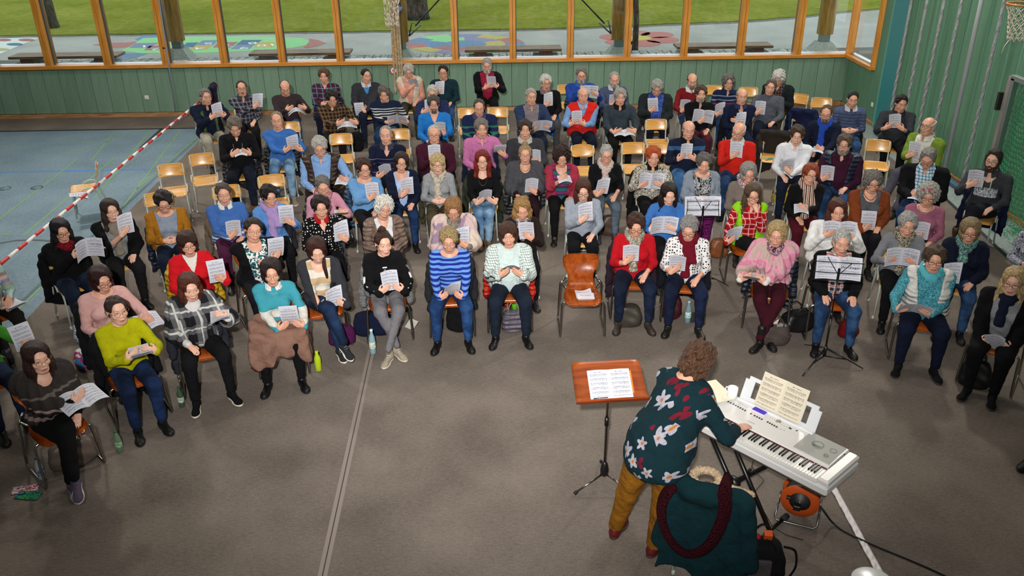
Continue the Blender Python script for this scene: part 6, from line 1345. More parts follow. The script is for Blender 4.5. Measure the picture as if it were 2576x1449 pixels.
mb = MB(); c_ = wR+(eR-wR)*.12; a_ = (wR-eR)/np.linalg.norm(wR-eR); e1 = np.cross(a_, vec(0, 0, 1)); e1 /= np.linalg.norm(e1); e2 = np.cross(a_, e1)
mb.tube([c_+.034*(e1*math.cos(t)+e2*math.sin(t)) for t in [2*PI*i/20 for i in range(20)]], .005, 6, True); mb.build('bracelet', 'lt:1c0f0c', cond)
# ------------------------------------------------------------------ keyboard
KU = vec(.655, -.756, 0); KV = vec(.756, .655, 0); FRc = vec(2.276, 4.663, 0); KL = 1.40; KO = FRc-KU*KL; KZ = .95
kb = empty('electric_piano', (KO[0], KO[1], KZ), math.atan2(KU[1], KU[0])); tag(kb, 'white digital piano with purple display on a black crossed stand', 'keyboard')
def kl(px, py, z=KZ+.012): d = atz(px, py, z)-vec(KO[0], KO[1], 0); return float(d@KU), float(d@KV)
KD = .46
mb = MB(); mb.box((KL/2, KD/2, -.085), (KL, KD, .085), None, .02); mb.build('case', 'p:c9c9c8,.35', kb)
mb = MB(); mb.box((KL/2, KD/2, -.132), (KL-.03, KD-.03, .02), None, .006); mb.build('bottom_plate', 'p:37322f,.6', kb)
for x in (.045, KL-.045):
    mb = MB(); mb.box((x, KD/2, -.02), (.088, KD-.012, .055), None, .014); mb.build('end_block', 'p:cfcdc9,.3', kb)
mb = MB(); mb.box((KL/2, .012, -.034), (KL-.17, .02, .03), None, .004); mb.build('key_slip', 'p:d2d1ce,.35', kb)
P_ = [[(x, y, z) for x in (.088, KL-.088)] for y, z in ((.155, -.012), (.165, .004), (.20, .008), (.30, .014), (.44, .018), (.452, .012), (.455, -.04))]
mb = MB(); mb.grid([[(p[0], p[1], p[2]) for p in r_] for r_ in P_], .004); mb.sm = [False]*len(mb.f); o = mb.build('control_panel', 'p:cfcdca,.3', kb)
mb = MB(); mb.box((KL/2, .152, -.008), (KL-.18, .006, .012)); mb.build('felt_strip', 'p:5a1a20,.8', kb)
wk = MB(); wk.box((0, .075, 0), (.0225, .148, .016), None, .002); wkm = wk.mesh('white_key', 'p:d2d0cb,.25')
bk = MB(); bk.add([(-.0055, 0, 0), (.0055, 0, 0), (.0055, .095, 0), (-.0055, .095, 0), (-.0045, .008, .012), (.0045, .008, .012), (.0045, .095, .013), (-.0045, .095, .013)], [(3, 2, 1, 0), (4, 5, 6, 7), (0, 1, 5, 4), (1, 2, 6, 5), (2, 3, 7, 6), (3, 0, 4, 7)]); bkm = bk.mesh('black_key', 'p:0d0d0e,.2')
wd_ = (KL-.178)/52
for i in range(52):
    o = link('white_key', wkm, kb); o.location = (.089+wd_*(i+.5), .002, -.018)
    if (i+5) % 7 not in (2, 6) and i < 51: o = link('black_key', bkm, kb); o.location = (.089+wd_*(i+1), .054, -.010)
u, v = kl(1913, 1036); mb = MB(); mb.box((u, v-.006, .020), (.125, .078, .016), None, .003); mb.build('display_bezel', 'p:cfc8d8,.3', kb)
mb = MB(); mb.box((u, v-.006, .030), (.108, .066, .003)); dsp_ = mb.build('display', 'em:3a259a,.4', kb)
mb = MB(); mb.box((u, v+.006, .032), (.09, .004, .0006)); mb.box((u-.01, v-.010, .032), (.07, .003, .0006)); mb.build('display_text', 'p:2b1c70,.5', dsp_)
u, v = kl(1958, 1062); mb = MB(); mb.lathe([(.022, .010), (.022, .020), (.018, .022)], 20, (u, v, 0)); mb.build('data_dial', 'mt:b7b2a2,.5', kb)
mb = MB()
for (x0, y0, x1, y1, n_) in ((1832, 1012, 1838, 1015, 2), (1845, 1018, 1874, 1034, 6), (1889, 1042, 1889, 1042, 1), (1898, 1047, 1916, 1056, 4), (1931, 1063, 1953, 1075, 5), (1818, 991, 1820, 992, 1), (1986, 1078, 1989, 1080, 2), (2004, 1085, 2006, 1086, 1)):
    for i in range(n_):
        t = i/max(n_-1, 1); u, v = kl(x0+(x1-x0)*t, y0+(y1-y0)*t); mb.box((u, v, .016), (.012, .018, .006), None, .001)
tag(mb.build('black_buttons', 'p:1b1b1d,.4', kb), kind='stuff')
mb = MB()
for (x0, y0, x1, y1, n_) in ((1846, 1006, 1880, 1026, 7), (1850, 1000, 1884, 1018, 6), (1938, 1052, 1948, 1058, 3), (1966, 1070, 1984, 1078, 4), (1970, 1066, 1986, 1074, 4), (1974, 1062, 1990, 1070, 4), (1956, 1078, 1972, 1084, 3)):
    for i in range(n_):
        t = i/max(n_-1, 1); u, v = kl(x0+(x1-x0)*t, y0+(y1-y0)*t); mb.lathe([(.005, .012), (.005, .018), (.003, .019)], 8, (u, v, 0))
tag(mb.build('round_buttons', 'p:8f8c86,.4', kb), kind='stuff')
for x0, x1 in ((KL-.088-.30, KL-.10), (.10, .19)):
    mb = MB(); mb.box(((x0+x1)/2, .315, .0155), (x1-x0, .25, .006), Matrix.Rotation(.036, 3, 'X'), .002); gr_ = mb.build('speaker_grille', 'p:9d9d97,.8', kb); GRL = globals().setdefault('GRL_', []); GRL.append(gr_)
for r_, (u, v) in ((.045, (KL-.27, .33)), (.026, (KL-.155, .345)), (.018, (KL-.165, .26))):
    mb = MB(); mb.lathe([(r_, .012), (r_, .0225), (r_*.8, .0225), (r_*.8, .018)], 24, (u, v, .001)); mb.build('speaker_ring', 'p:86847f,.8', GRL_[0])
u, v = kl(1890, 1062); ttl = title('YAMAHA', .016, kb, (u, v-.008, .012), (0.02, 0, 0), 'maker_lettering', 'p:2c2c2e,.4')
# music rest, tilted back
u0, v0 = kl(1862, 1003, KZ+.02); RL = .66; RX0 = u0-.01; ry = v0+.015
rest = []
T_ = Matrix.Translation((0, ry, .02)) @ Matrix.Rotation(math.radians(-22), 4, 'X')
def tv(p): q = T_ @ Vector(p); return (q.x, q.y, q.z)
mb = MB()
def rbox(x0, x1, z0, z1, th=.010):
    vs = [tv(p) for p in ((x0, -th, z0), (x1, -th, z0), (x1, 0, z0), (x0, 0, z0), (x0, -th, z1), (x1, -th, z1), (x1, 0, z1), (x0, 0, z1))]; mb.add(vs, [(3, 2, 1, 0), (4, 5, 6, 7), (0, 1, 5, 4), (1, 2, 6, 5), (2, 3, 7, 6), (3, 0, 4, 7)])
rbox(RX0, RX0+RL, 0, .035); rbox(RX0+.03, RX0+RL-.03, .17, .20)
for xa, xb in ((0, .085), (.13, RL-.13), (RL-.085, RL)): rbox(RX0+xa, RX0+xb, .035, .17)
mb.build('music_rest', 'p:c8cbce,.3', kb)
mb = MB(); mb.box((RX0+RL/2, ry-.02, .024), (RL, .045, .02), None, .006); mb.build('rest_ledge', 'p:d5d7d9,.3', kb)
# score on the rest
def pagegrid(W_, H_, bow, sd):
    return page(W_, H_, lambda x, v: x, lambda x, v, u: -bow*math.sin(abs(x)/W_*PI)*.8, side=sd)
sc_ = paper_mesh('score', [(pagegrid(.195, .27, .012, -1), 0), (pagegrid(.195, .27, .012, 1), 0)])
sc_.materials.clear(); t = m_music.copy(); t.name = 'cream_score'
for nd in t.node_tree.nodes:
    if nd.type == 'MIX': nd.inputs[6].default_value = hexc('c9c0ac')
sc_.materials.append(t); sc_.materials.append(t)
so = link('score', sc_); KM = Matrix.Translation((KO[0], KO[1], KZ)) @ Matrix.Rotation(math.atan2(KU[1], KU[0]), 4, 'Z')
so.matrix_world = KM @ T_ @ Matrix.Translation((RX0+RL/2, -.018, .012)); tag(so, 'open cream music score standing on the digital piano', 'sheet music')
so2 = so.copy(); C.objects.link(so2); so2.matrix_world = KM @ T_ @ Matrix.Translation((RX0+RL/2, -.0145, .013)); so2.name = 'score_backing'; tag(so2, 'lower pages of the open cream score on the digital piano', 'sheet music')
# mug
u, v = kl(1841, 1000, KZ+.02); mp_ = KM @ Vector((u, v, .018)); mg = empty('mug', tuple(mp_), 2.2); tag(mg, 'white mug standing on the digital piano', 'mug')
mb = MB(); mb.lathe([(.028, 0), (.036, .004), (.040, .03), (.042, .095), (.0395, .097), (.037, .092), (.035, .03), (.02, .02)], 24); mb.build('cup', 'p:d9dadd,.2', mg)
mb = MB(); mb.tube([(.040, 0, .078), (.062, 0, .074), (.070, 0, .052), (.060, 0, .030), (.039, 0, .026)], .0055, 8); mb.build('handle', 'p:d9dadd,.2', mg)
mb = MB(); mb.box((0, 0, 0), (.22, .30, .004)); o = mb.build('paper_sheet', 'p:d8d4bc,.8', None, tuple(atz(1795, 985, KZ+.035)), (0, 0, .3)); tag(o, 'pale paper lying at the far end of the digital piano beside the mug', 'paper')
# crossed stand
st = empty('keyboard_stand', (KO[0], KO[1], 0), math.atan2(KU[1], KU[0])); tag(st, 'black crossed tube stand under the digital piano', 'stand')
BKM = 'p:0d0d0f,.35'
for dx, yy in ((0, .10), (.16, .16)):
    mb = MB(); mb.tube([(.34+dx, yy, .81), (.88+dx*.85, yy, .045)], .019, 8); mb.build('leg_tube', BKM, st)
mb = MB(); mb.tube([(.95, .30, .81), (.33, .30, .045)], .019, 8); mb.build('leg_tube', BKM, st)
mb = MB(); mb.tube([(.62, .06, .45), (.62, .12, .45)], .055, 16); mb.build('pivot_disc', 'p:101012,.4', st)
mb = MB(); mb.tube([(.62, .06, .45), (.62, .34, .45)], .012, 8); mb.build('pivot_bolt', BKM, st)
for x, y0, y1 in ((.89, -.02, .50), (.33, .0, .52)):
    mb = MB(); mb.tube([(x, y0, .025), (x, y1, .025)], .016, 8); fb_ = mb.build('foot_bar', BKM, st)
    for y in (y0, y1): mb = MB(); mb.tube([(x, y-.035, .028), (x, y+.035, .028)], .025, 12); mb.build('rubber_cap', 'p:1c1c1e,.8', fb_)
for x in (.34, .95): mb = MB(); mb.box((x, .24, .812), (.04, .42, .012), None, .004); mb.build('top_bar', BKM, st)
mb = MB(); mb.tube([(.70, .2, .81), (.71, .2, .66), (.69, .22, .58), (.72, .25, .52), (.80, .24, .50), (.74, .22, .35), (.90, .3, .06), (1.0, .35, .01), (1.12, .40, .01)], .003, 5); tag(mb.build('thin_cable', 'p:0c0c0d,.5', None, (KO[0], KO[1], 0), (0, 0, math.atan2(KU[1], KU[0]))), 'thin black cable hanging below the digital piano', 'cable')
# ------------------------------------------------------------------ cable reel
RC = atz(2012, 1262, .19); r = empty('cable_reel', (RC[0], RC[1], .006)); tag(r, 'orange cable reel on a steel tube stand beneath the digital piano', 'cable reel')
ax_ = vec(.42, .91, .0); RA = Matrix.Rotation(math.atan2(ax_[1], ax_[0])-PI/2, 3, 'Z') @ Matrix.Rotation(-PI/2, 3, 'X')
def disc(off, hole):
    mb = MB(); c = Vector((ax_[0]*off, ax_[1]*off, .19)); prof = [(.0 if not hole else .075, .004), (.08, .006), (.085, -.002), (.100, .002), (.105, -.003), (.118, .002), (.123, -.003), (.140, .003), (.150, .006), (.153, 0), (.150, -.006), (.08, -.008)]
    mb.lathe(prof, 40, tuple(c), RA); return mb
disc(0, 1).build('front_disc', 'p:b54a14,.4', r); disc(.14, 0).build('rear_disc', 'p:b54a14,.4', r)
mb = MB()
for i in range(11):
    o_ = .012+.0115*i; mb.tube([Vector((ax_[0]*o_, ax_[1]*o_, .19))+RA @ Vector((.118*math.cos(t), .118*math.sin(t), 0)) for t in [2*PI*k/32 for k in range(32)]], .0065, 5, True)
mb.build('wound_cable', 'p:1d201c,.5', r)
mb = MB(); mb.lathe([(.0, .0), (.083, .0), (.083, .006), (0, .008)], 32, (-ax_[0]*.012, -ax_[1]*.012, .19), RA); mb.build('socket_plate', 'p:1a1a1b,.5', r)
mb = MB(); mb.box((-.03, -.03, .155), (.055, .045, .05), RA, .006); mb.box((.075, -.02, .15), (.03, .03, .025), RA, .004); mb.box((-.10, -.01, .24), (.035, .02, .04), RA, .004); mb.build('plugs', 'p:0b0b0c,.5', r)
mb = MB(); q1 = RA @ Vector((1, 0, 0))
def RP(a_, o_, z): return Vector((q1[0]*a_+ax_[0]*o_, q1[1]*a_+ax_[1]*o_, z))
mb.tube([RP(-.16, -.03, .11), RP(-.17, -.06, .03), RP(-.15, -.08, .014), RP(.13, -.08, .014), RP(.16, -.06, .03), RP(.16, -.02, .13)], .009, 8)
mb.tube([RP(-.16, -.03, .11), RP(-.16, .17, .11), RP(-.17, .22, .014), RP(.15, .22, .014), RP(.16, .17, .12), RP(.16, -.02, .13)], .009, 8); mb.tube([RP(0, -.03, .19), RP(0, .17, .19), RP(0, .2, .35)], .010, 8)
mb.build('tube_stand', 'mt:7c7f80,.35', r)
def floor_path(pts, z=.012): return [tuple(atz(x, y, z)) for x, y in pts]
def smooth(P, n=8):
    P = [np.array(p, float) for p in P]; out = []
    for i in range(len(P)-1):
        a, b, c, d = P[max(i-1, 0)], P[i], P[i+1], P[min(i+2, len(P)-1)]
        for k in range(n):
            t = k/n; out.append(.5*((2*b)+(-a+c)*t+(2*a-5*b+4*c-d)*t*t+(-a+3*b-3*c+d)*t**3))
    return out+[P[-1]]
mb = MB(); mb.tube(smooth([tuple(RC+vec(.05, .06, .1)), tuple(atz(2072, 1285, .16)), tuple(atz(2095, 1315, .03))]+floor_path([(2130, 1340), (2200, 1372), (2280, 1405), (2360, 1440), (2450, 1485)])), .008, 8); tag(mb.build('power_cable', 'p:0f100f,.5'), 'thick black cable running from the orange reel across the carpet', 'cable')
# silver tape
a, b = atz(2085, 1210, .0), atz(2222, 1462, .0); d = (b-a)/np.linalg.norm(b-a); n_ = vec(-d[1], d[0], 0)
rows_ = [[tuple(a+(b-a)*t+n_*w_+vec(0, 0, .011+.0015*math.sin(t*40+w_*200)+.001*math.sin(t*97+w_*90))) for w_ in np.linspace(-.032, .032, 7)] for t in np.linspace(0, 1, 60)]
mb = MB(); mb.grid(rows_, .001); o = mb.build('silver_tape', 'mt:8f8a8c,.5'); tag(o, 'strip of silver tape stuck to the carpet beyond the digital piano', 'tape')
# ------------------------------------------------------------------ wooden conductor's desk
sb = vec(.905, 5.875, .006); r = empty('music_stand', tuple(sb)); tag(r, 'wooden music desk on a chrome tripod beside the conductor', 'music stand')
c1, c2, c3, c4 = [vec(*q)-sb for q in ((.60, 5.925, 1.21), (1.155, 5.955, 1.21), (1.19, 5.66, 1.03), (.62, 5.625, 1.03))]
def brd(u, v): return (c1*(1-u)+c2*u)*(1-v)+(c4*(1-u)+c3*u)*v
rows_ = []
for v in np.linspace(0, 1, 14):
    ins = .045*max(0, 1-v/.09)**2 if v < .09 else 0; rows_.append([tuple(brd(ins+(1-2*ins)*u, v)) for u in np.linspace(0, 1, 10)])
mb = MB(); mb.grid(rows_, .014); mb.build('desk_board', 'wd:8c4216,6c2c0c,.45,0', r)
up_ = np.cross(c2-c1, c1-c4); up_ /= np.linalg.norm(up_); up_ = up_*(1 if up_[2] > 0 else -1)
mb = MB(); e = [brd(0, 1.0), brd(1, 1.0), brd(1, 1.05), brd(0, 1.05)]; h_ = up_*.035
mb.add([tuple(x-up_*.008) for x in e]+[tuple(x+h_) for x in e], [(3, 2, 1, 0), (4, 5, 6, 7), (0, 1, 5, 4), (1, 2, 6, 5), (2, 3, 7, 6), (3, 0, 4, 7)]); mb.build('ledge', 'wd:8a3c14,6a2a0c,.3,0', r)
mid = brd(.5, .55)-up_*.02
mb = MB(); mb.tube([tuple(mid), (.0, .0, .95), (0, 0, .12)], .011, 10); mb.build('pole', 'mt:8d8478,.2', r)
mb = MB(); mb.tube([(0, 0, .62), (0, 0, .70)], .018, 10); mb.lathe([(.02, .10), (.034, .12), (.036, .17), (.024, .23), (.012, .25)], 14); mb.build('clamp', 'p:0d0d0e,.4', r)
for px, py in ((1447, 1243), (1590, 1243), (1512, 1163)):
    q = atz(px, py, .02)-sb; mb = MB(); mb.tube([(0, 0, .13), (q[0]*.97, q[1]*.97, .03)], .008, 8); lg_ = mb.build('leg', 'mt:9a9288,.2', r)
    mb = MB(); mb.tube([(q[0]*.93, q[1]*.93, .035), (q[0]*1.03, q[1]*1.03, .018)], .016, 10); mb.build('rubber_foot', 'p:0c0c0d,.7', lg_)
mbk = MB()
xa = (c2-c1)/np.linalg.norm(c2-c1); ya_ = -(c4-c1)/np.linalg.norm(c4-c1)
so = link('score', paper_mesh('score_open', [(page(.17, .255, lambda x, v: x, lambda x, v, u: -.006*math.sin(abs(x)/.17*PI), side=sd), 0) for sd in (-1, 1)]))
Mx = Matrix.Identity(4)
zz_ = ya_; yy_ = -np.cross(xa, zz_)*-1; yv = np.cross(zz_, xa)
for i in range(3): Mx[i][0] = xa[i]; Mx[i][1] = yv[i]; Mx[i][2] = zz_[i]
bp = brd(.50, .98)+sb+up_*.016
for i in range(3): Mx[i][3] = bp[i]
so.matrix_world = Mx; tag(so, 'open white music booklet lying on the wooden music desk', 'sheet music')
mb = MB(); q0, q1_ = brd(.72, .22)+sb+up_*.012, brd(.86, .97)+sb+up_*.012; mb.box((0, 0, 0), (.10, .20, .003)); o = mb.build('orange_booklet', 'p:c8722c,.6', None); o.matrix_world = Matrix.Translation(Vector((brd(.745, .58)+sb+up_*.010))) @ (Mx.to_3x3() @ Matrix.Rotation(PI/2, 3, 'X')).to_4x4(); tag(o, 'orange-covered booklet under the music on the wooden desk', 'booklet')
mb = MB(); mb.tube([tuple(brd(.24, .965)+sb+up_*.02), tuple(brd(.44, .955)+sb+up_*.02)], .0045, 8); o = mb.build('pen', 'p:14181a,.3'); tag(o, 'black pen lying on the ledge of the wooden music desk', 'pen')
# ------------------------------------------------------------------ black wire music stands
def wire_stand(base, desk_z, yaw, label, feet=None, sheet_lab=None, wv=.24):
    r = empty('folding_music_stand', (base[0], base[1], .006), yaw); tag(r, label, 'music stand', 'black folding music stands')
    mb = MB(); mb.tube([(0, 0, .10), (0, 0, .62)], .010, 8); mb.tube([(0, 0, .60), (0, 0, desk_z)], .007, 8); mb.tube([(0, 0, .55), (0, 0, .62)], .015, 8); mb.build('pole', BKM, r)
    mb = MB(); mb.tube([(0, 0, .10), (0, 0, .22)], .016, 8); mb.build('hub', BKM, r)
    for k in range(3):
        a = 2*PI*k/3+1.95; q = (.40*math.cos(a), .40*math.sin(a))
        mb = MB(); mb.tube([(0, 0, .20), (q[0]*.55, q[1]*.55, .10), (q[0], q[1], .012)], .009, 6, flat=.5); mb.tube([(0, 0, .10), (q[0]*.55, q[1]*.55, .095)], .006, 6); mb.build('leg', BKM, r)
    T2 = Matrix.Translation((0, -.0, desk_z)) @ Matrix.Rotation(math.radians(-12), 4, 'X')
    def w(p): q = T2 @ Vector(p); return (q.x, q.y, q.z)
    mb = MB(); W2 = wv
    for z in (0.0, .08, .19): mb.tube([w((-W2, 0, z)), w((W2, 0, z))], .0045, 5)
    mb.tube([w((-W2, 0, 0)), w((-W2*.94, 0, .10)), w((-W2*.95, 0, .19))], .0045, 5); mb.tube([w((W2, 0, 0)), w((W2*.94, 0, .10)), w((W2*.95, 0, .19))], .0045, 5)
    mb.tube([w((0, -.004, .06)), w((-W2*.5, 0, .24))], .004, 5); mb.tube([w((0, -.004, .06)), w((W2*.5, 0, .19))], .004, 5)
    mb.tube([w((-W2, .03, -.01)), w((W2, .03, -.01))], .004, 5); mb.build('wire_desk', BKM, r)
    mb = MB(); mb.box(w((0, -.006, .07)), (.025, .012, .13), None, .003); mb.build('centre_clamp', BKM, r)
    if sheet_lab:
        o = link('sheet_music', OPENS[2]); o.matrix_world = Matrix.Translation((base[0], base[1], .006)) @ Matrix.Rotation(yaw, 4, 'Z') @ T2 @ Matrix.Translation((0, .028, .004)) @ Matrix.Diagonal((1.24, 1, 1, 1)); tag(o, sheet_lab, 'sheet music', 'music on stands')
        title('Wir Singen', .034, o, (.09, -.03, .13), (PI/2, 0, 0)); title('......................', .02, o, (.09, -.03, .08), (PI/2, 0, 0))
b = atz(2073, 900, .08); wire_stand(b, .985, math.radians(-12), 'black folding music stand in front of the silver-haired woman in plaid', None, 'open booklet reading Wir Singen on the black wire music stand')
b = atz(1768, 540, .96); wire_stand((b[0], b[1]), .93, math.radians(-2), 'black folding music stand before the woman in purple skirt', None, 'open booklet on the half hidden black stand behind the burgundy scarf', .20)
# ------------------------------------------------------------------ conductor's chair with coat and scarf
ca_ = math.radians(153); school_chair(1.60, 4.96, ca_, 'wooden school chair behind the conductor, covered by a teal coat', 'empty school chairs')
CC = vec(1.60, 4.96, .006)
def tcoat(X, Y, Z):
    X, Y, Z = np.broadcast_arrays(X, Y, Z); xx = np.abs(X); wob = .03*np.sin(X*15+1)*(.85-Z)
    d = np.maximum(np.maximum(xx-(.235+.13*(.85-Z)), np.abs(Y-.235-.06*(.85-Z)-wob)-.055-.04*(.85-Z)), np.maximum(Z-.84-.03*np.cos(X*6), .12+.05*np.sin(X*11)-Z)); d = smin(d, cone(X, Y, Z, (-.20, .22, .85), (.20, .22, .85), .05, .05), .05)
    d = smin(d, cone(xx, Y, Z, (.25, .24, .80), (.34, .27, .30), .065, .055), .05)
    d = smin(d, ell(X, Y, Z, (.06, .26, .83), (.19, .10, .10)), .04); d = smax(d, -ell(X, Y, Z, (.05, .17, .90), (.12, .09, .09)), .02)
    return d+F32(.007)*np.sin(X*F32(30)+Z*F32(12))*np.sin(Z*F32(20)+1)
V, Qd = nets(tcoat, [-.50, -.0, .05], [.50, .52, 1.02], .014); co = mesh_np('coat', V, Qd); co.materials.append(M('k:082a30')); co_ = link('coat', co); co_.location = CC; co_.rotation_euler = (0, 0, ca_); tag(co_, 'dark teal hooded coat hung over the chair behind the conductor', 'coat')
def fleece(X, Y, Z):
    X, Y, Z = np.broadcast_arrays(X, Y, Z); a_ = np.sqrt(((X-.05)/1.15)**2+((Y-.19)/.9)**2); d = np.sqrt((a_-.080)**2+(Z-.895+.25*(Y-.2))**2)-.028; d = smin(d, cone(X, Y, Z, (-.12, .20, .88), (-.27, .17, .85), .028, .024), .03); return d+hnoise(X, Y, Z, .004, 190)
V, Qd = nets(fleece, [-.36, .0, .76], [.26, .38, 1.0], .008); child('fleece_lining', V, Qd, co_, 'nz:120,a58d72,c4ad90')
# knitted loop over the coat
Mc = Matrix.Translation(Vector(CC)) @ Matrix.Rotation(ca_, 4, 'Z')
P0 = Mc @ Vector((0, .37, .5)); nn = (Mc.to_3x3() @ Vector((0, 1, .20))).normalized(); P0 = np.array(P0); nn = np.array(nn)
def pl(px, py): d = ray(px, py); return O+d*(np.dot(P0-O, nn)/np.dot(d, nn))
loop = smooth([pl(x, y) for x, y in ((1688, 1225), (1668, 1258), (1664, 1300), (1680, 1350), (1715, 1388), (1752, 1392), (1790, 1365), (1815, 1315), (1826, 1270), (1822, 1232))], 7)
loop = [p_+nn*.0 for p_ in loop]; loop[0:0] = [loop[0]-nn*.12+vec(0, 0, .02)]; loop.append(loop[-1]-nn*.14+vec(0, 0, .02))
mb = MB(); mb.tube(loop, .062, 10, False, None, .5); sc2 = mb.build('knitted_scarf', None)
t = NT('chunky_knit'); ob = t.obj(); vv = t.n('TexVoronoi', {'Vector': ob, 'Scale': 85.}); t.bump(vv.outputs['Distance'], 1., .03); sc2.data.materials.append(t.out(t.mix(vv.outputs['Distance'], hexc('4c0f1c'), hexc('22060c')), .95, .1)); tag(sc2, 'burgundy chunky knitted loop scarf hung over the teal coat', 'scarf')
mb = MB(); mb.tube([(0, 0, 0), (.02, .01, .015), (.05, -.01, .02), (.08, .01, .01)], .018, 8); o = mb.build('hair_ties', 'p:7c1a20,.6', None, tuple(atz(1770, 1222, .50))); tag(o, 'small red rolled item on the seat behind the teal coat', 'item')
# black bag beside it
def blob_bag(loc, rz, d3, spec, name, label, handle=None, extra=None, seed=0, cat='bag', hcol=None):
    w_, d_, h_ = d3; rb = random.Random(seed); ph = [rb.uniform(0, 6) for _ in range(3)]
    def f(X, Y, Z):
        X, Y, Z = np.broadcast_arrays(X, Y, Z); tt = np.clip(Z/h_, 0, 1); d = np.maximum(smax(np.abs(X)-w_/2*(1.02-.22*tt**2), np.abs(Y)-d_/2*(1.05-.45*tt**1.5), .05), np.abs(Z-h_/2)-h_/2)
        d = smax(d, ell(X, Y, Z, (0, 0, h_*.45), (w_*.62, d_*.66, h_*.62)), .03); return d+F32(.006)*np.sin(X*F32(24)+ph[0]+Z*F32(20))*np.sin(Z*F32(30)+Y*F32(20)+ph[1])
    V, Qd = nets(f, [-w_*.65, -d_*.7, -.02], [w_*.65, d_*.7, h_*1.15], max(.009, w_/32)); me = mesh_np(name, V, Qd); me.materials.append(M(spec)); o = link(name, me); o.location = (loc[0], loc[1], .008); o.rotation_euler = (0, 0, rz); tag(o, label, cat, 'bags on the floor')
    if handle:
        for s_ in (-1, 1):
            mb = MB(); hz = h_*handle; mb.tube(smooth([(-w_*.22, s_*d_*.18, h_*.8), (-w_*.2, s_*d_*.3, h_*.9+(hz-h_)*.6), (0, s_*d_*.35, hz), (w_*.2, s_*d_*.3, h_*.9+(hz-h_)*.6), (w_*.22, s_*d_*.18, h_*.8)], 4), .008, 6); mb.build('handle', hcol or spec, o)
    return o
p = atz(1912, 1425, .10); bg_ = blob_bag(p, -.15, (.34, .24, .34), 'k:131315', 'rucksack', 'black open rucksack with a red lid and orange box beside the teal coat', 1.25, seed=2)
mb = MB(); mb.box((.03, .03, .365), (.06, .05, .09), Matrix.Rotation(.3, 3, 'X'), .008); mb.build('orange_box', 'p:c4501a,.4', bg_)
mb = MB(); mb.lathe([(0, .34), (.026, .345), (.028, .365), (.02, .375), (0, .378)], 14, (-.05, .02, 0)); mb.build('red_lid', 'p:a3121a,.3', bg_)
mb = MB(); mb.box((-.03, -.125, .17), (.16, .03, .20), None, .01); mb.build('front_pocket', 'k:4a4648', bg_)
mb = MB(); mb.tube(smooth([(.15, 0, .30), (.24, .03, .24), (.26, .02, .10), (.2, -.04, .03)]), .009, 6); mb.build('strap', 'k:101012', bg_)
# ------------------------------------------------------------------ bottles
def bottle(px, py, h, r_, body, cap, lab, label, liquid=None, z=0.):
    p = atz(px, py, z); b = empty('bottle', (p[0], p[1], .008)); tag(b, label, 'bottle', 'drink bottles on the floor')
    mb = MB(); mb.lathe([(r_*.8, 0), (r_, .008), (r_*.97, h*.3), (r_, h*.58), (r_*.85, h*.70), (r_*.42, h*.86), (r_*.40, h*.93)], 18); mb.build('bottle_body', body, b)
    mb = MB(); mb.lathe([(r_*.46, h*.92), (r_*.5, h*.93), (r_*.5, h*.99), (r_*.42, h)], 14); mb.build('cap', cap, b)
    if lab: mb = MB(); mb.lathe([(r_*1.02, h*.25), (r_*1.03, h*.26), (r_*1.03, h*.50), (r_*1.02, h*.51)], 18); mb.build('paper_label', lab, b)
    return b
bottle(939, 890, .30, .036, 'p:7fa0ac,.1,.8', 'p:c9d4d8,.3', 'nz:20,d8dcd4,9ab88c', 'tall clear water bottle beside the dark blue bag, ankles-crossed woman')
bottle(802, 933, .235, .036, 'p:a9bf1e,.25', 'p:b4cc18,.3', None, 'lime green drinking bottle in front of the striped-top woman')
bottle(459, 1024, .23, .031, 'p:3a4f40,.08,.9', 'p:1c5a2c,.3', 'nz:20,c8cfc4,8a9a84', 'dark green glass bottle beneath the check poncho')
bottle(303, 1137, .23, .032, 'p:5f7a62,.08,.9', 'p:1c5a2c,.3', 'nz:20,a8c0a0,6a9a68', 'green glass bottle under the lifted mauve trainer')
bottle(108, 1208, .24, .032, 'p:9fb2bc,.1,.9', 'p:1c3c9a,.3', 'nz:20,a8b8c8,4a6aa8', 'clear bottle with blue cap next to the taupe handbag')
bottle(1729, 812, .28, .036, 'p:6f8790,.1,.8', 'p:9ab4c0,.3', 'nz:20,c8d8d8,7ab0a0', 'clear water bottle between the hiking boots')
# ------------------------------------------------------------------ bags
def bagat(px, py, *a, **k): return blob_bag(atz(px, py, 0)+vec(0, .13, 0), *a, **k)
bagat(175, 1192, .6, (.40, .18, .27), 'lt:6b5d54', 'handbag', 'taupe leather handbag under the chair of the patterned wrap', 1.5, seed=1)
bagat(938, 852, .1, (.46, .24, .27), 'k:121830', 'backpack', 'dark blue backpack on the carpet behind the clear water bottle', None, seed=3)
bagat(1156, 842, 0, (.30, .22, .36), 'k:0f0f12', 'backpack', 'black backpack under the chair of the blue striped jumper', None, seed=4)
tb = bagat(1292, 846, .1, (.27, .16, .27), 'pf:5a5260', 'tote_bag', 'mauve-grey tote with green-capped bottle beneath the white checked blouse', 1.5, seed=5, hcol='k:8a8074')
mb = MB(); mb.lathe([(.03, .20), (.03, .29), (.032, .295), (.032, .325), (.028, .33)], 14, (.02, .02, 0)); mb.build('green_cap', 'p:4c9a1c,.3', tb)
bagat(1582, 832, 0, (.32, .20, .26), 'lt:3a352e', 'handbag', 'dark olive handbag under the chair of the red cardigan', None, seed=6)
bagat(858, 880, .2, (.30, .18, .24), 'k:4a1444', 'handbag', 'purple bag under the chair of the striped-top woman', None, seed=7)
bagat(1692, 812, .0, (.24, .18, .30), 'lt:3c1018', 'handbag', 'burgundy handbag under the chair of the white printed blouse', None, seed=8)
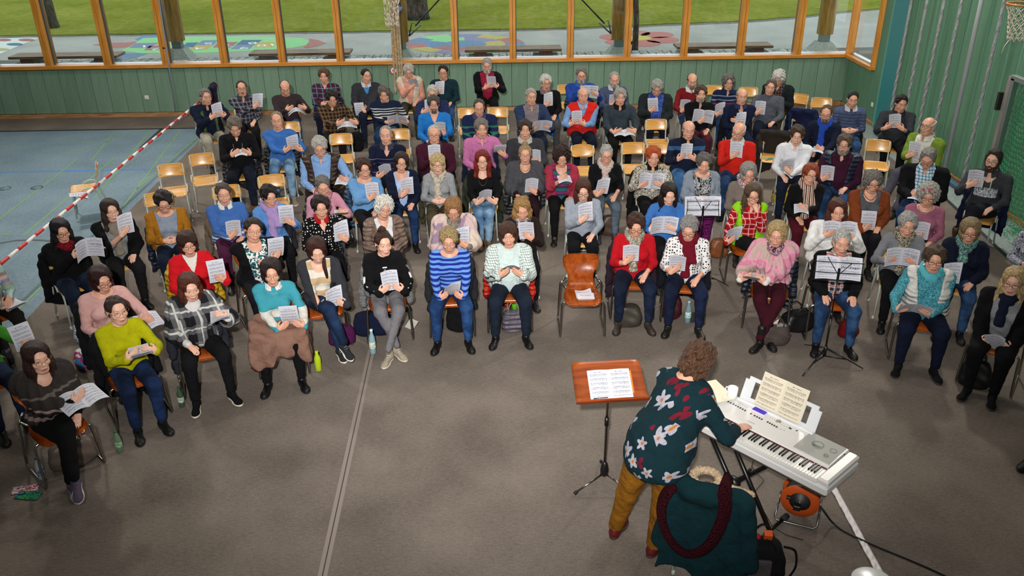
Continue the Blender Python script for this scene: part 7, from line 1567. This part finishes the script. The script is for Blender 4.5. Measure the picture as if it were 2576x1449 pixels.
gb = bagat(1953, 878, .0, (.34, .22, .24), 'lt:4a403c', 'handbag', 'grey-brown chain handbag with papers beside the pink shawl woman', 1.45, seed=9)
mb = MB(); mb.box((-.05, .0, .25), (.13, .012, .14), Matrix.Rotation(.3, 3, 'Y')); mb.build('papers', 'p:c8b8b0,.7', gb); mb = MB(); mb.box((-.05, .012, .32), (.14, .012, .02), Matrix.Rotation(.3, 3, 'Y')); mb.build('orange_edge', 'p:b04a1c,.5', gb)
mb = MB()
for i in range(30): t_ = i/29*PI; mb.lathe([(0, -.006), (.007, 0), (0, .006)], 6, (-.15*math.cos(t_), -.115, .17-.07*math.sin(t_)))
mb.build('chain', 'mt:9a948c,.25', gb)
bagat(2012, 842, .2, (.38, .26, .22), 'lt:101012', 'handbag', 'shiny black bag between pink shawl and silver-haired woman', 1.4, seed=10)
hb = bagat(2462, 990, -.5, (.30, .16, .30), 'lt:141416', 'handbag', 'black structured handbag in front of the navy-scarf blonde', 1.35, seed=11)
bagat(2142, 862, .0, (.22, .16, .22), 'k:6a1218', 'cloth_bag', 'dark red cloth bag behind the black wire stand', None, seed=12)
bagat(897, 385, .0, (.26, .22, .36), 'k:101014', 'backpack', 'black backpack beside the charcoal zip jacket', None, seed=13)
bagat(222, 935, .6, (.34, .22, .22), 'nz:9,2a7aa8,a82a5a,c8ccd0', 'cloth_bag', 'blue and pink bag behind the acid yellow sweater', None, seed=14)
bagat(208, 870, .6, (.26, .18, .24), 'nz:22,b8c0c8,3a4a6a,d0d4d8', 'pouch', 'white pouch with blue dots below the pale pink sweater', None, seed=15)
bagat(1535, 600, .0, (.26, .2, .30), 'lt:4a382c', 'handbag', 'brown handbag on the floor beside the sparkly grey sweater', None, seed=16)
bagat(1812, 655, .0, (.26, .2, .26), 'lt:7a4420', 'handbag', 'tan handbag beside the lime vest', None, seed=17)
bagat(1965, 520, .0, (.24, .18, .26), 'nz:10,b8a018,b8a018,14140f', 'carrier_bag', 'yellow and black carrier bag beside the smiling copper-haired woman', None, seed=18)
bagat(1460, 640, .0, (.30, .16, .1), 'pl:.07,1a1a1c,c8c4b8,1a1a1c', 'folded_scarf', 'black and white check cloth on the floor by the grey sweater', None, seed=19, cat='cloth')
# coat on the lap of the woman in turquoise
L = L_old
def lapc(X, Y, Z):
    X, Y, Z = np.broadcast_arrays(X, Y, Z); xx = np.abs(X)
    d = smax(smax(xx-.255, np.abs(Y+.20)-.28, .05), np.abs(Z-.60)-.065, .06)
    fr = smax(smax(xx-.25-.04*np.sin(Z*20), np.abs(Y+.47)-.045, .04), np.abs(Z-.48)-.15+.06*np.sin(X*11+1), .04); d = smin(d, fr, .06)
    sd = smax(smax(np.abs(xx-.255)-.04, np.abs(Y+.22)-.26, .04), np.abs(Z-.46)-.18+.05*np.sin(Y*11), .04); d = smin(d, sd, .05)
    return d+F32(.018)*np.sin(X*F32(33)+Z*F32(5)+.6*np.sin(Z*F32(18)))*np.clip((F32(.62)-Z)*8, .15, 1)+F32(.010)*np.sin(Y*F32(24)+X*F32(12))
V, Qd = nets(lapc, [-.42, -.66, .10], [.42, .18, .80], .013); me = mesh_np('lap_coat', V, Qd); me.materials.append(M('k:8a685a')); o = link('folded_coat', me); o.matrix_world = L['po'].matrix_basis; o.location = L['root']; o.rotation_euler = (0, 0, L['ya']); o.scale = (L['s'],)*3; tag(o, 'brown quilted coat spread over the lap of the older woman in turquoise', 'coat')
def fur(X, Y, Z):
    d = ell(X, Y, Z, (-.26, -.24, .22), (.075, .075, .09)); return d+hnoise(X, Y, Z, .012, 120)
V, Qd = nets(fur, [-.38, -.36, .08], [-.14, -.12, .36], .007); child('fur_trim', V, Qd, o, 'hr:5a2410')
# small loose things
p = atz(66, 1238, .0); mb = MB(); mb.box((0, 0, .0), (.21, .10, .002)); tag(mb.build('leaflet', 'nz:16,d0c0c8,8a2a3a,c8b8c4', None, (p[0]-.02, p[1]+.03, .011), (0, 0, .25)), 'white and pink leaflet on the carpet beside the bottom-left chair', 'leaflet')
mb = MB(); mb.box((0, 0, .0), (.21, .10, .002)); tag(mb.build('leaflet', 'nz:12,1a5a8a,3a9a3a,16305a', None, (p[0]+.05, p[1]-.06, .0135), (0, 0, -.15)), 'blue and green leaflet lying under the pink one on the carpet', 'leaflet')
p = atz(1036, 838, 0); mb = MB(); mb.box((0, 0, .10), (.10, .006, .18), Matrix.Rotation(.5, 3, 'Y') @ Matrix.Rotation(.4, 3, 'X')); tag(mb.build('envelope', 'p:c8c4bc,.7', None, (p[0], p[1]+.03, .0)), 'white envelope leaning beside the beige trainers', 'paper')
p = atz(745, 488, 0); mb = MB(); mb.box((0, 0, 0), (.20, .26, .012), None, .003); tag(mb.build('notebook', 'p:0c0c0f,.3', None, (p[0], p[1], .015), (0, 0, .4)), 'black notebook on the floor behind the sky blue sweater', 'notebook')
p = atz(1754, 812, 0); mb = MB(); mb.box((-.045, 0, .06), (.09, .01, .12), Matrix.Rotation(-.3, 3, 'X')); mb.box((.045, 0, .06), (.09, .01, .12), Matrix.Rotation(.25, 3, 'X')); tag(mb.build('wallet', 'lt:0d0d10', None, (p[0], p[1], .01)), 'black open wallet beside the water bottle between hiking boots', 'wallet')
# white lidded pail standing in for an unidentified disc at the very bottom
p = atz(2196, 1462, .28); r = empty('bucket', (p[0], p[1], .006)); tag(r, 'round white lidded stand-in for an unidentified disc, cut by the bottom edge of the frame', 'bucket')
mb = MB(); mb.lathe([(.105, 0), (.12, .01), (.135, .25)], 28); mb.build('bucket_body', 'p:e8e8ea,.3', r); mb = MB(); mb.lathe([(.14, .245), (.145, .25), (.145, .268), (.13, .275), (0, .277)], 32); mb.build('lid', 'p:f2f2f4,.25', r)
# details of clothing: track-top stripes, hoodie print
def chd(po, nm):
    for c in po.children:
        if c.name.split('.')[0] == nm: return c
    return po
L = L_sport; M1 = L['po']
for k in (-1, 1):
    S_, E_, W_ = vec(k*.150, .0, .975), L['El'][k], L['Wt'][k]
    for j in (-1, 0, 1):
        out = vec(k, -.35, .35); out /= np.linalg.norm(out); off = np.cross(E_-S_, out); off /= np.linalg.norm(off)
        pts = [S_+(E_-S_)*t+out*(.074-.012*t)+off*.016*j for t in np.linspace(.12, 1, 5)]+[E_+(W_-E_)*t+out*(.060-.022*t)+off*.014*j for t in np.linspace(.1, .8, 4)]
        mb = MB(); mb.tube(pts, .0055, 6); mb.build('sleeve_stripe', 'p:d8d8da,.7', chd(M1, 'jacket'))
yy = np.linspace(-.40, .1, 160, dtype=F32)
def on_front(L, x, z, off): D = torso(F32(x)+0*yy, yy, F32(z)+0*yy, L['p'], .014); return float(yy[int(np.argmax(D < 0))])-off
rows_ = [[(x, on_front(L, x, z, .005), z) for x in np.linspace(-.026, .026, 5)] for z in np.linspace(.86, .93, 6)]
mb = MB()
for a0 in range(6):
    cx_, cz_ = .012*math.cos(a0*PI/3), .885+.013*math.sin(a0*PI/3); mb.lathe([(0, -.003), (.009, 0), (0, .003)], 8, (cx_, on_front(L, cx_, cz_, .004), cz_))
mb.box((0, on_front(L, 0, .925, .004), .925), (.05, .006, .014)); mb.build('chest_emblem', 'p:dcdce0,.7', chd(M1, 'sweater'))
L = L_hood
rows_ = [[(x, on_front(L, x, z, .004), z) for x in np.linspace(-.13, .13, 12)] for z in np.linspace(.74, .86, 6)]
mb = MB(); mb.grid(rows_, .003); mb.build('chest_print', 'nz:30,2c3038,b8bec6,8a9098,d0d4da', chd(L['po'], 'sweater'))
for k in (-1, 1):
    mb = MB(); pts = [(k*.045, on_front(L, k*.045, z, .012), z) for z in (.99, .94, .88, .83)]; mb.tube(pts, .006, 6); mb.build('drawstring', 'p:c8c4b4,.8', chd(L['po'], 'sweater'))
L = L_plait; mb = MB(); mb.tube([(-.07, -.10, 1.08), (-.075, -.15, 1.0), (-.06, -.165, .90), (-.055, -.16, .84)], .018, 8, False, [.022, .022, .018, .008]); o = mb.build('plait', 'hr:3c1a12', L['po'])
o.location = (.13, 0, 0)
L = L_pink; mb = MB(); mb.tube([(-.088, .01, .06), (-.06, -.055, .102), (0, -.075, .115), (.06, -.055, .102), (.088, .01, .06)], .016, 8, False, None, 1.5); o = mb.build('headband', 'k:a0586a', L['po']); o.matrix_local = L['HM']

for k in (-1, 1):
    rows_ = [[(k*.105+dx, on_front(L_one, k*.105+dx, z, .016), z) for dx in np.linspace(-.022, .022, 5)] for z in np.linspace(.64, .98, 9)]
    mb = MB(); mb.grid(rows_, .003); mb.build('green_stripe', 'vs:.012,14331f,2f7a4a,14331f,8a8f3a', chd(L_one['po'], 'jacket'))
L = L_fl; pts = [(-.06, .93), (-.055, .86), (-.03, .815), (.03, .81), (.06, .85), (.065, .93)]
mb = MB(); mb.tube([(x, on_front(L, x, z, .008), z) for x, z in pts], .0028, 5); mb.build('hanging_glasses', 'p:8a8378,.4', L['po'])
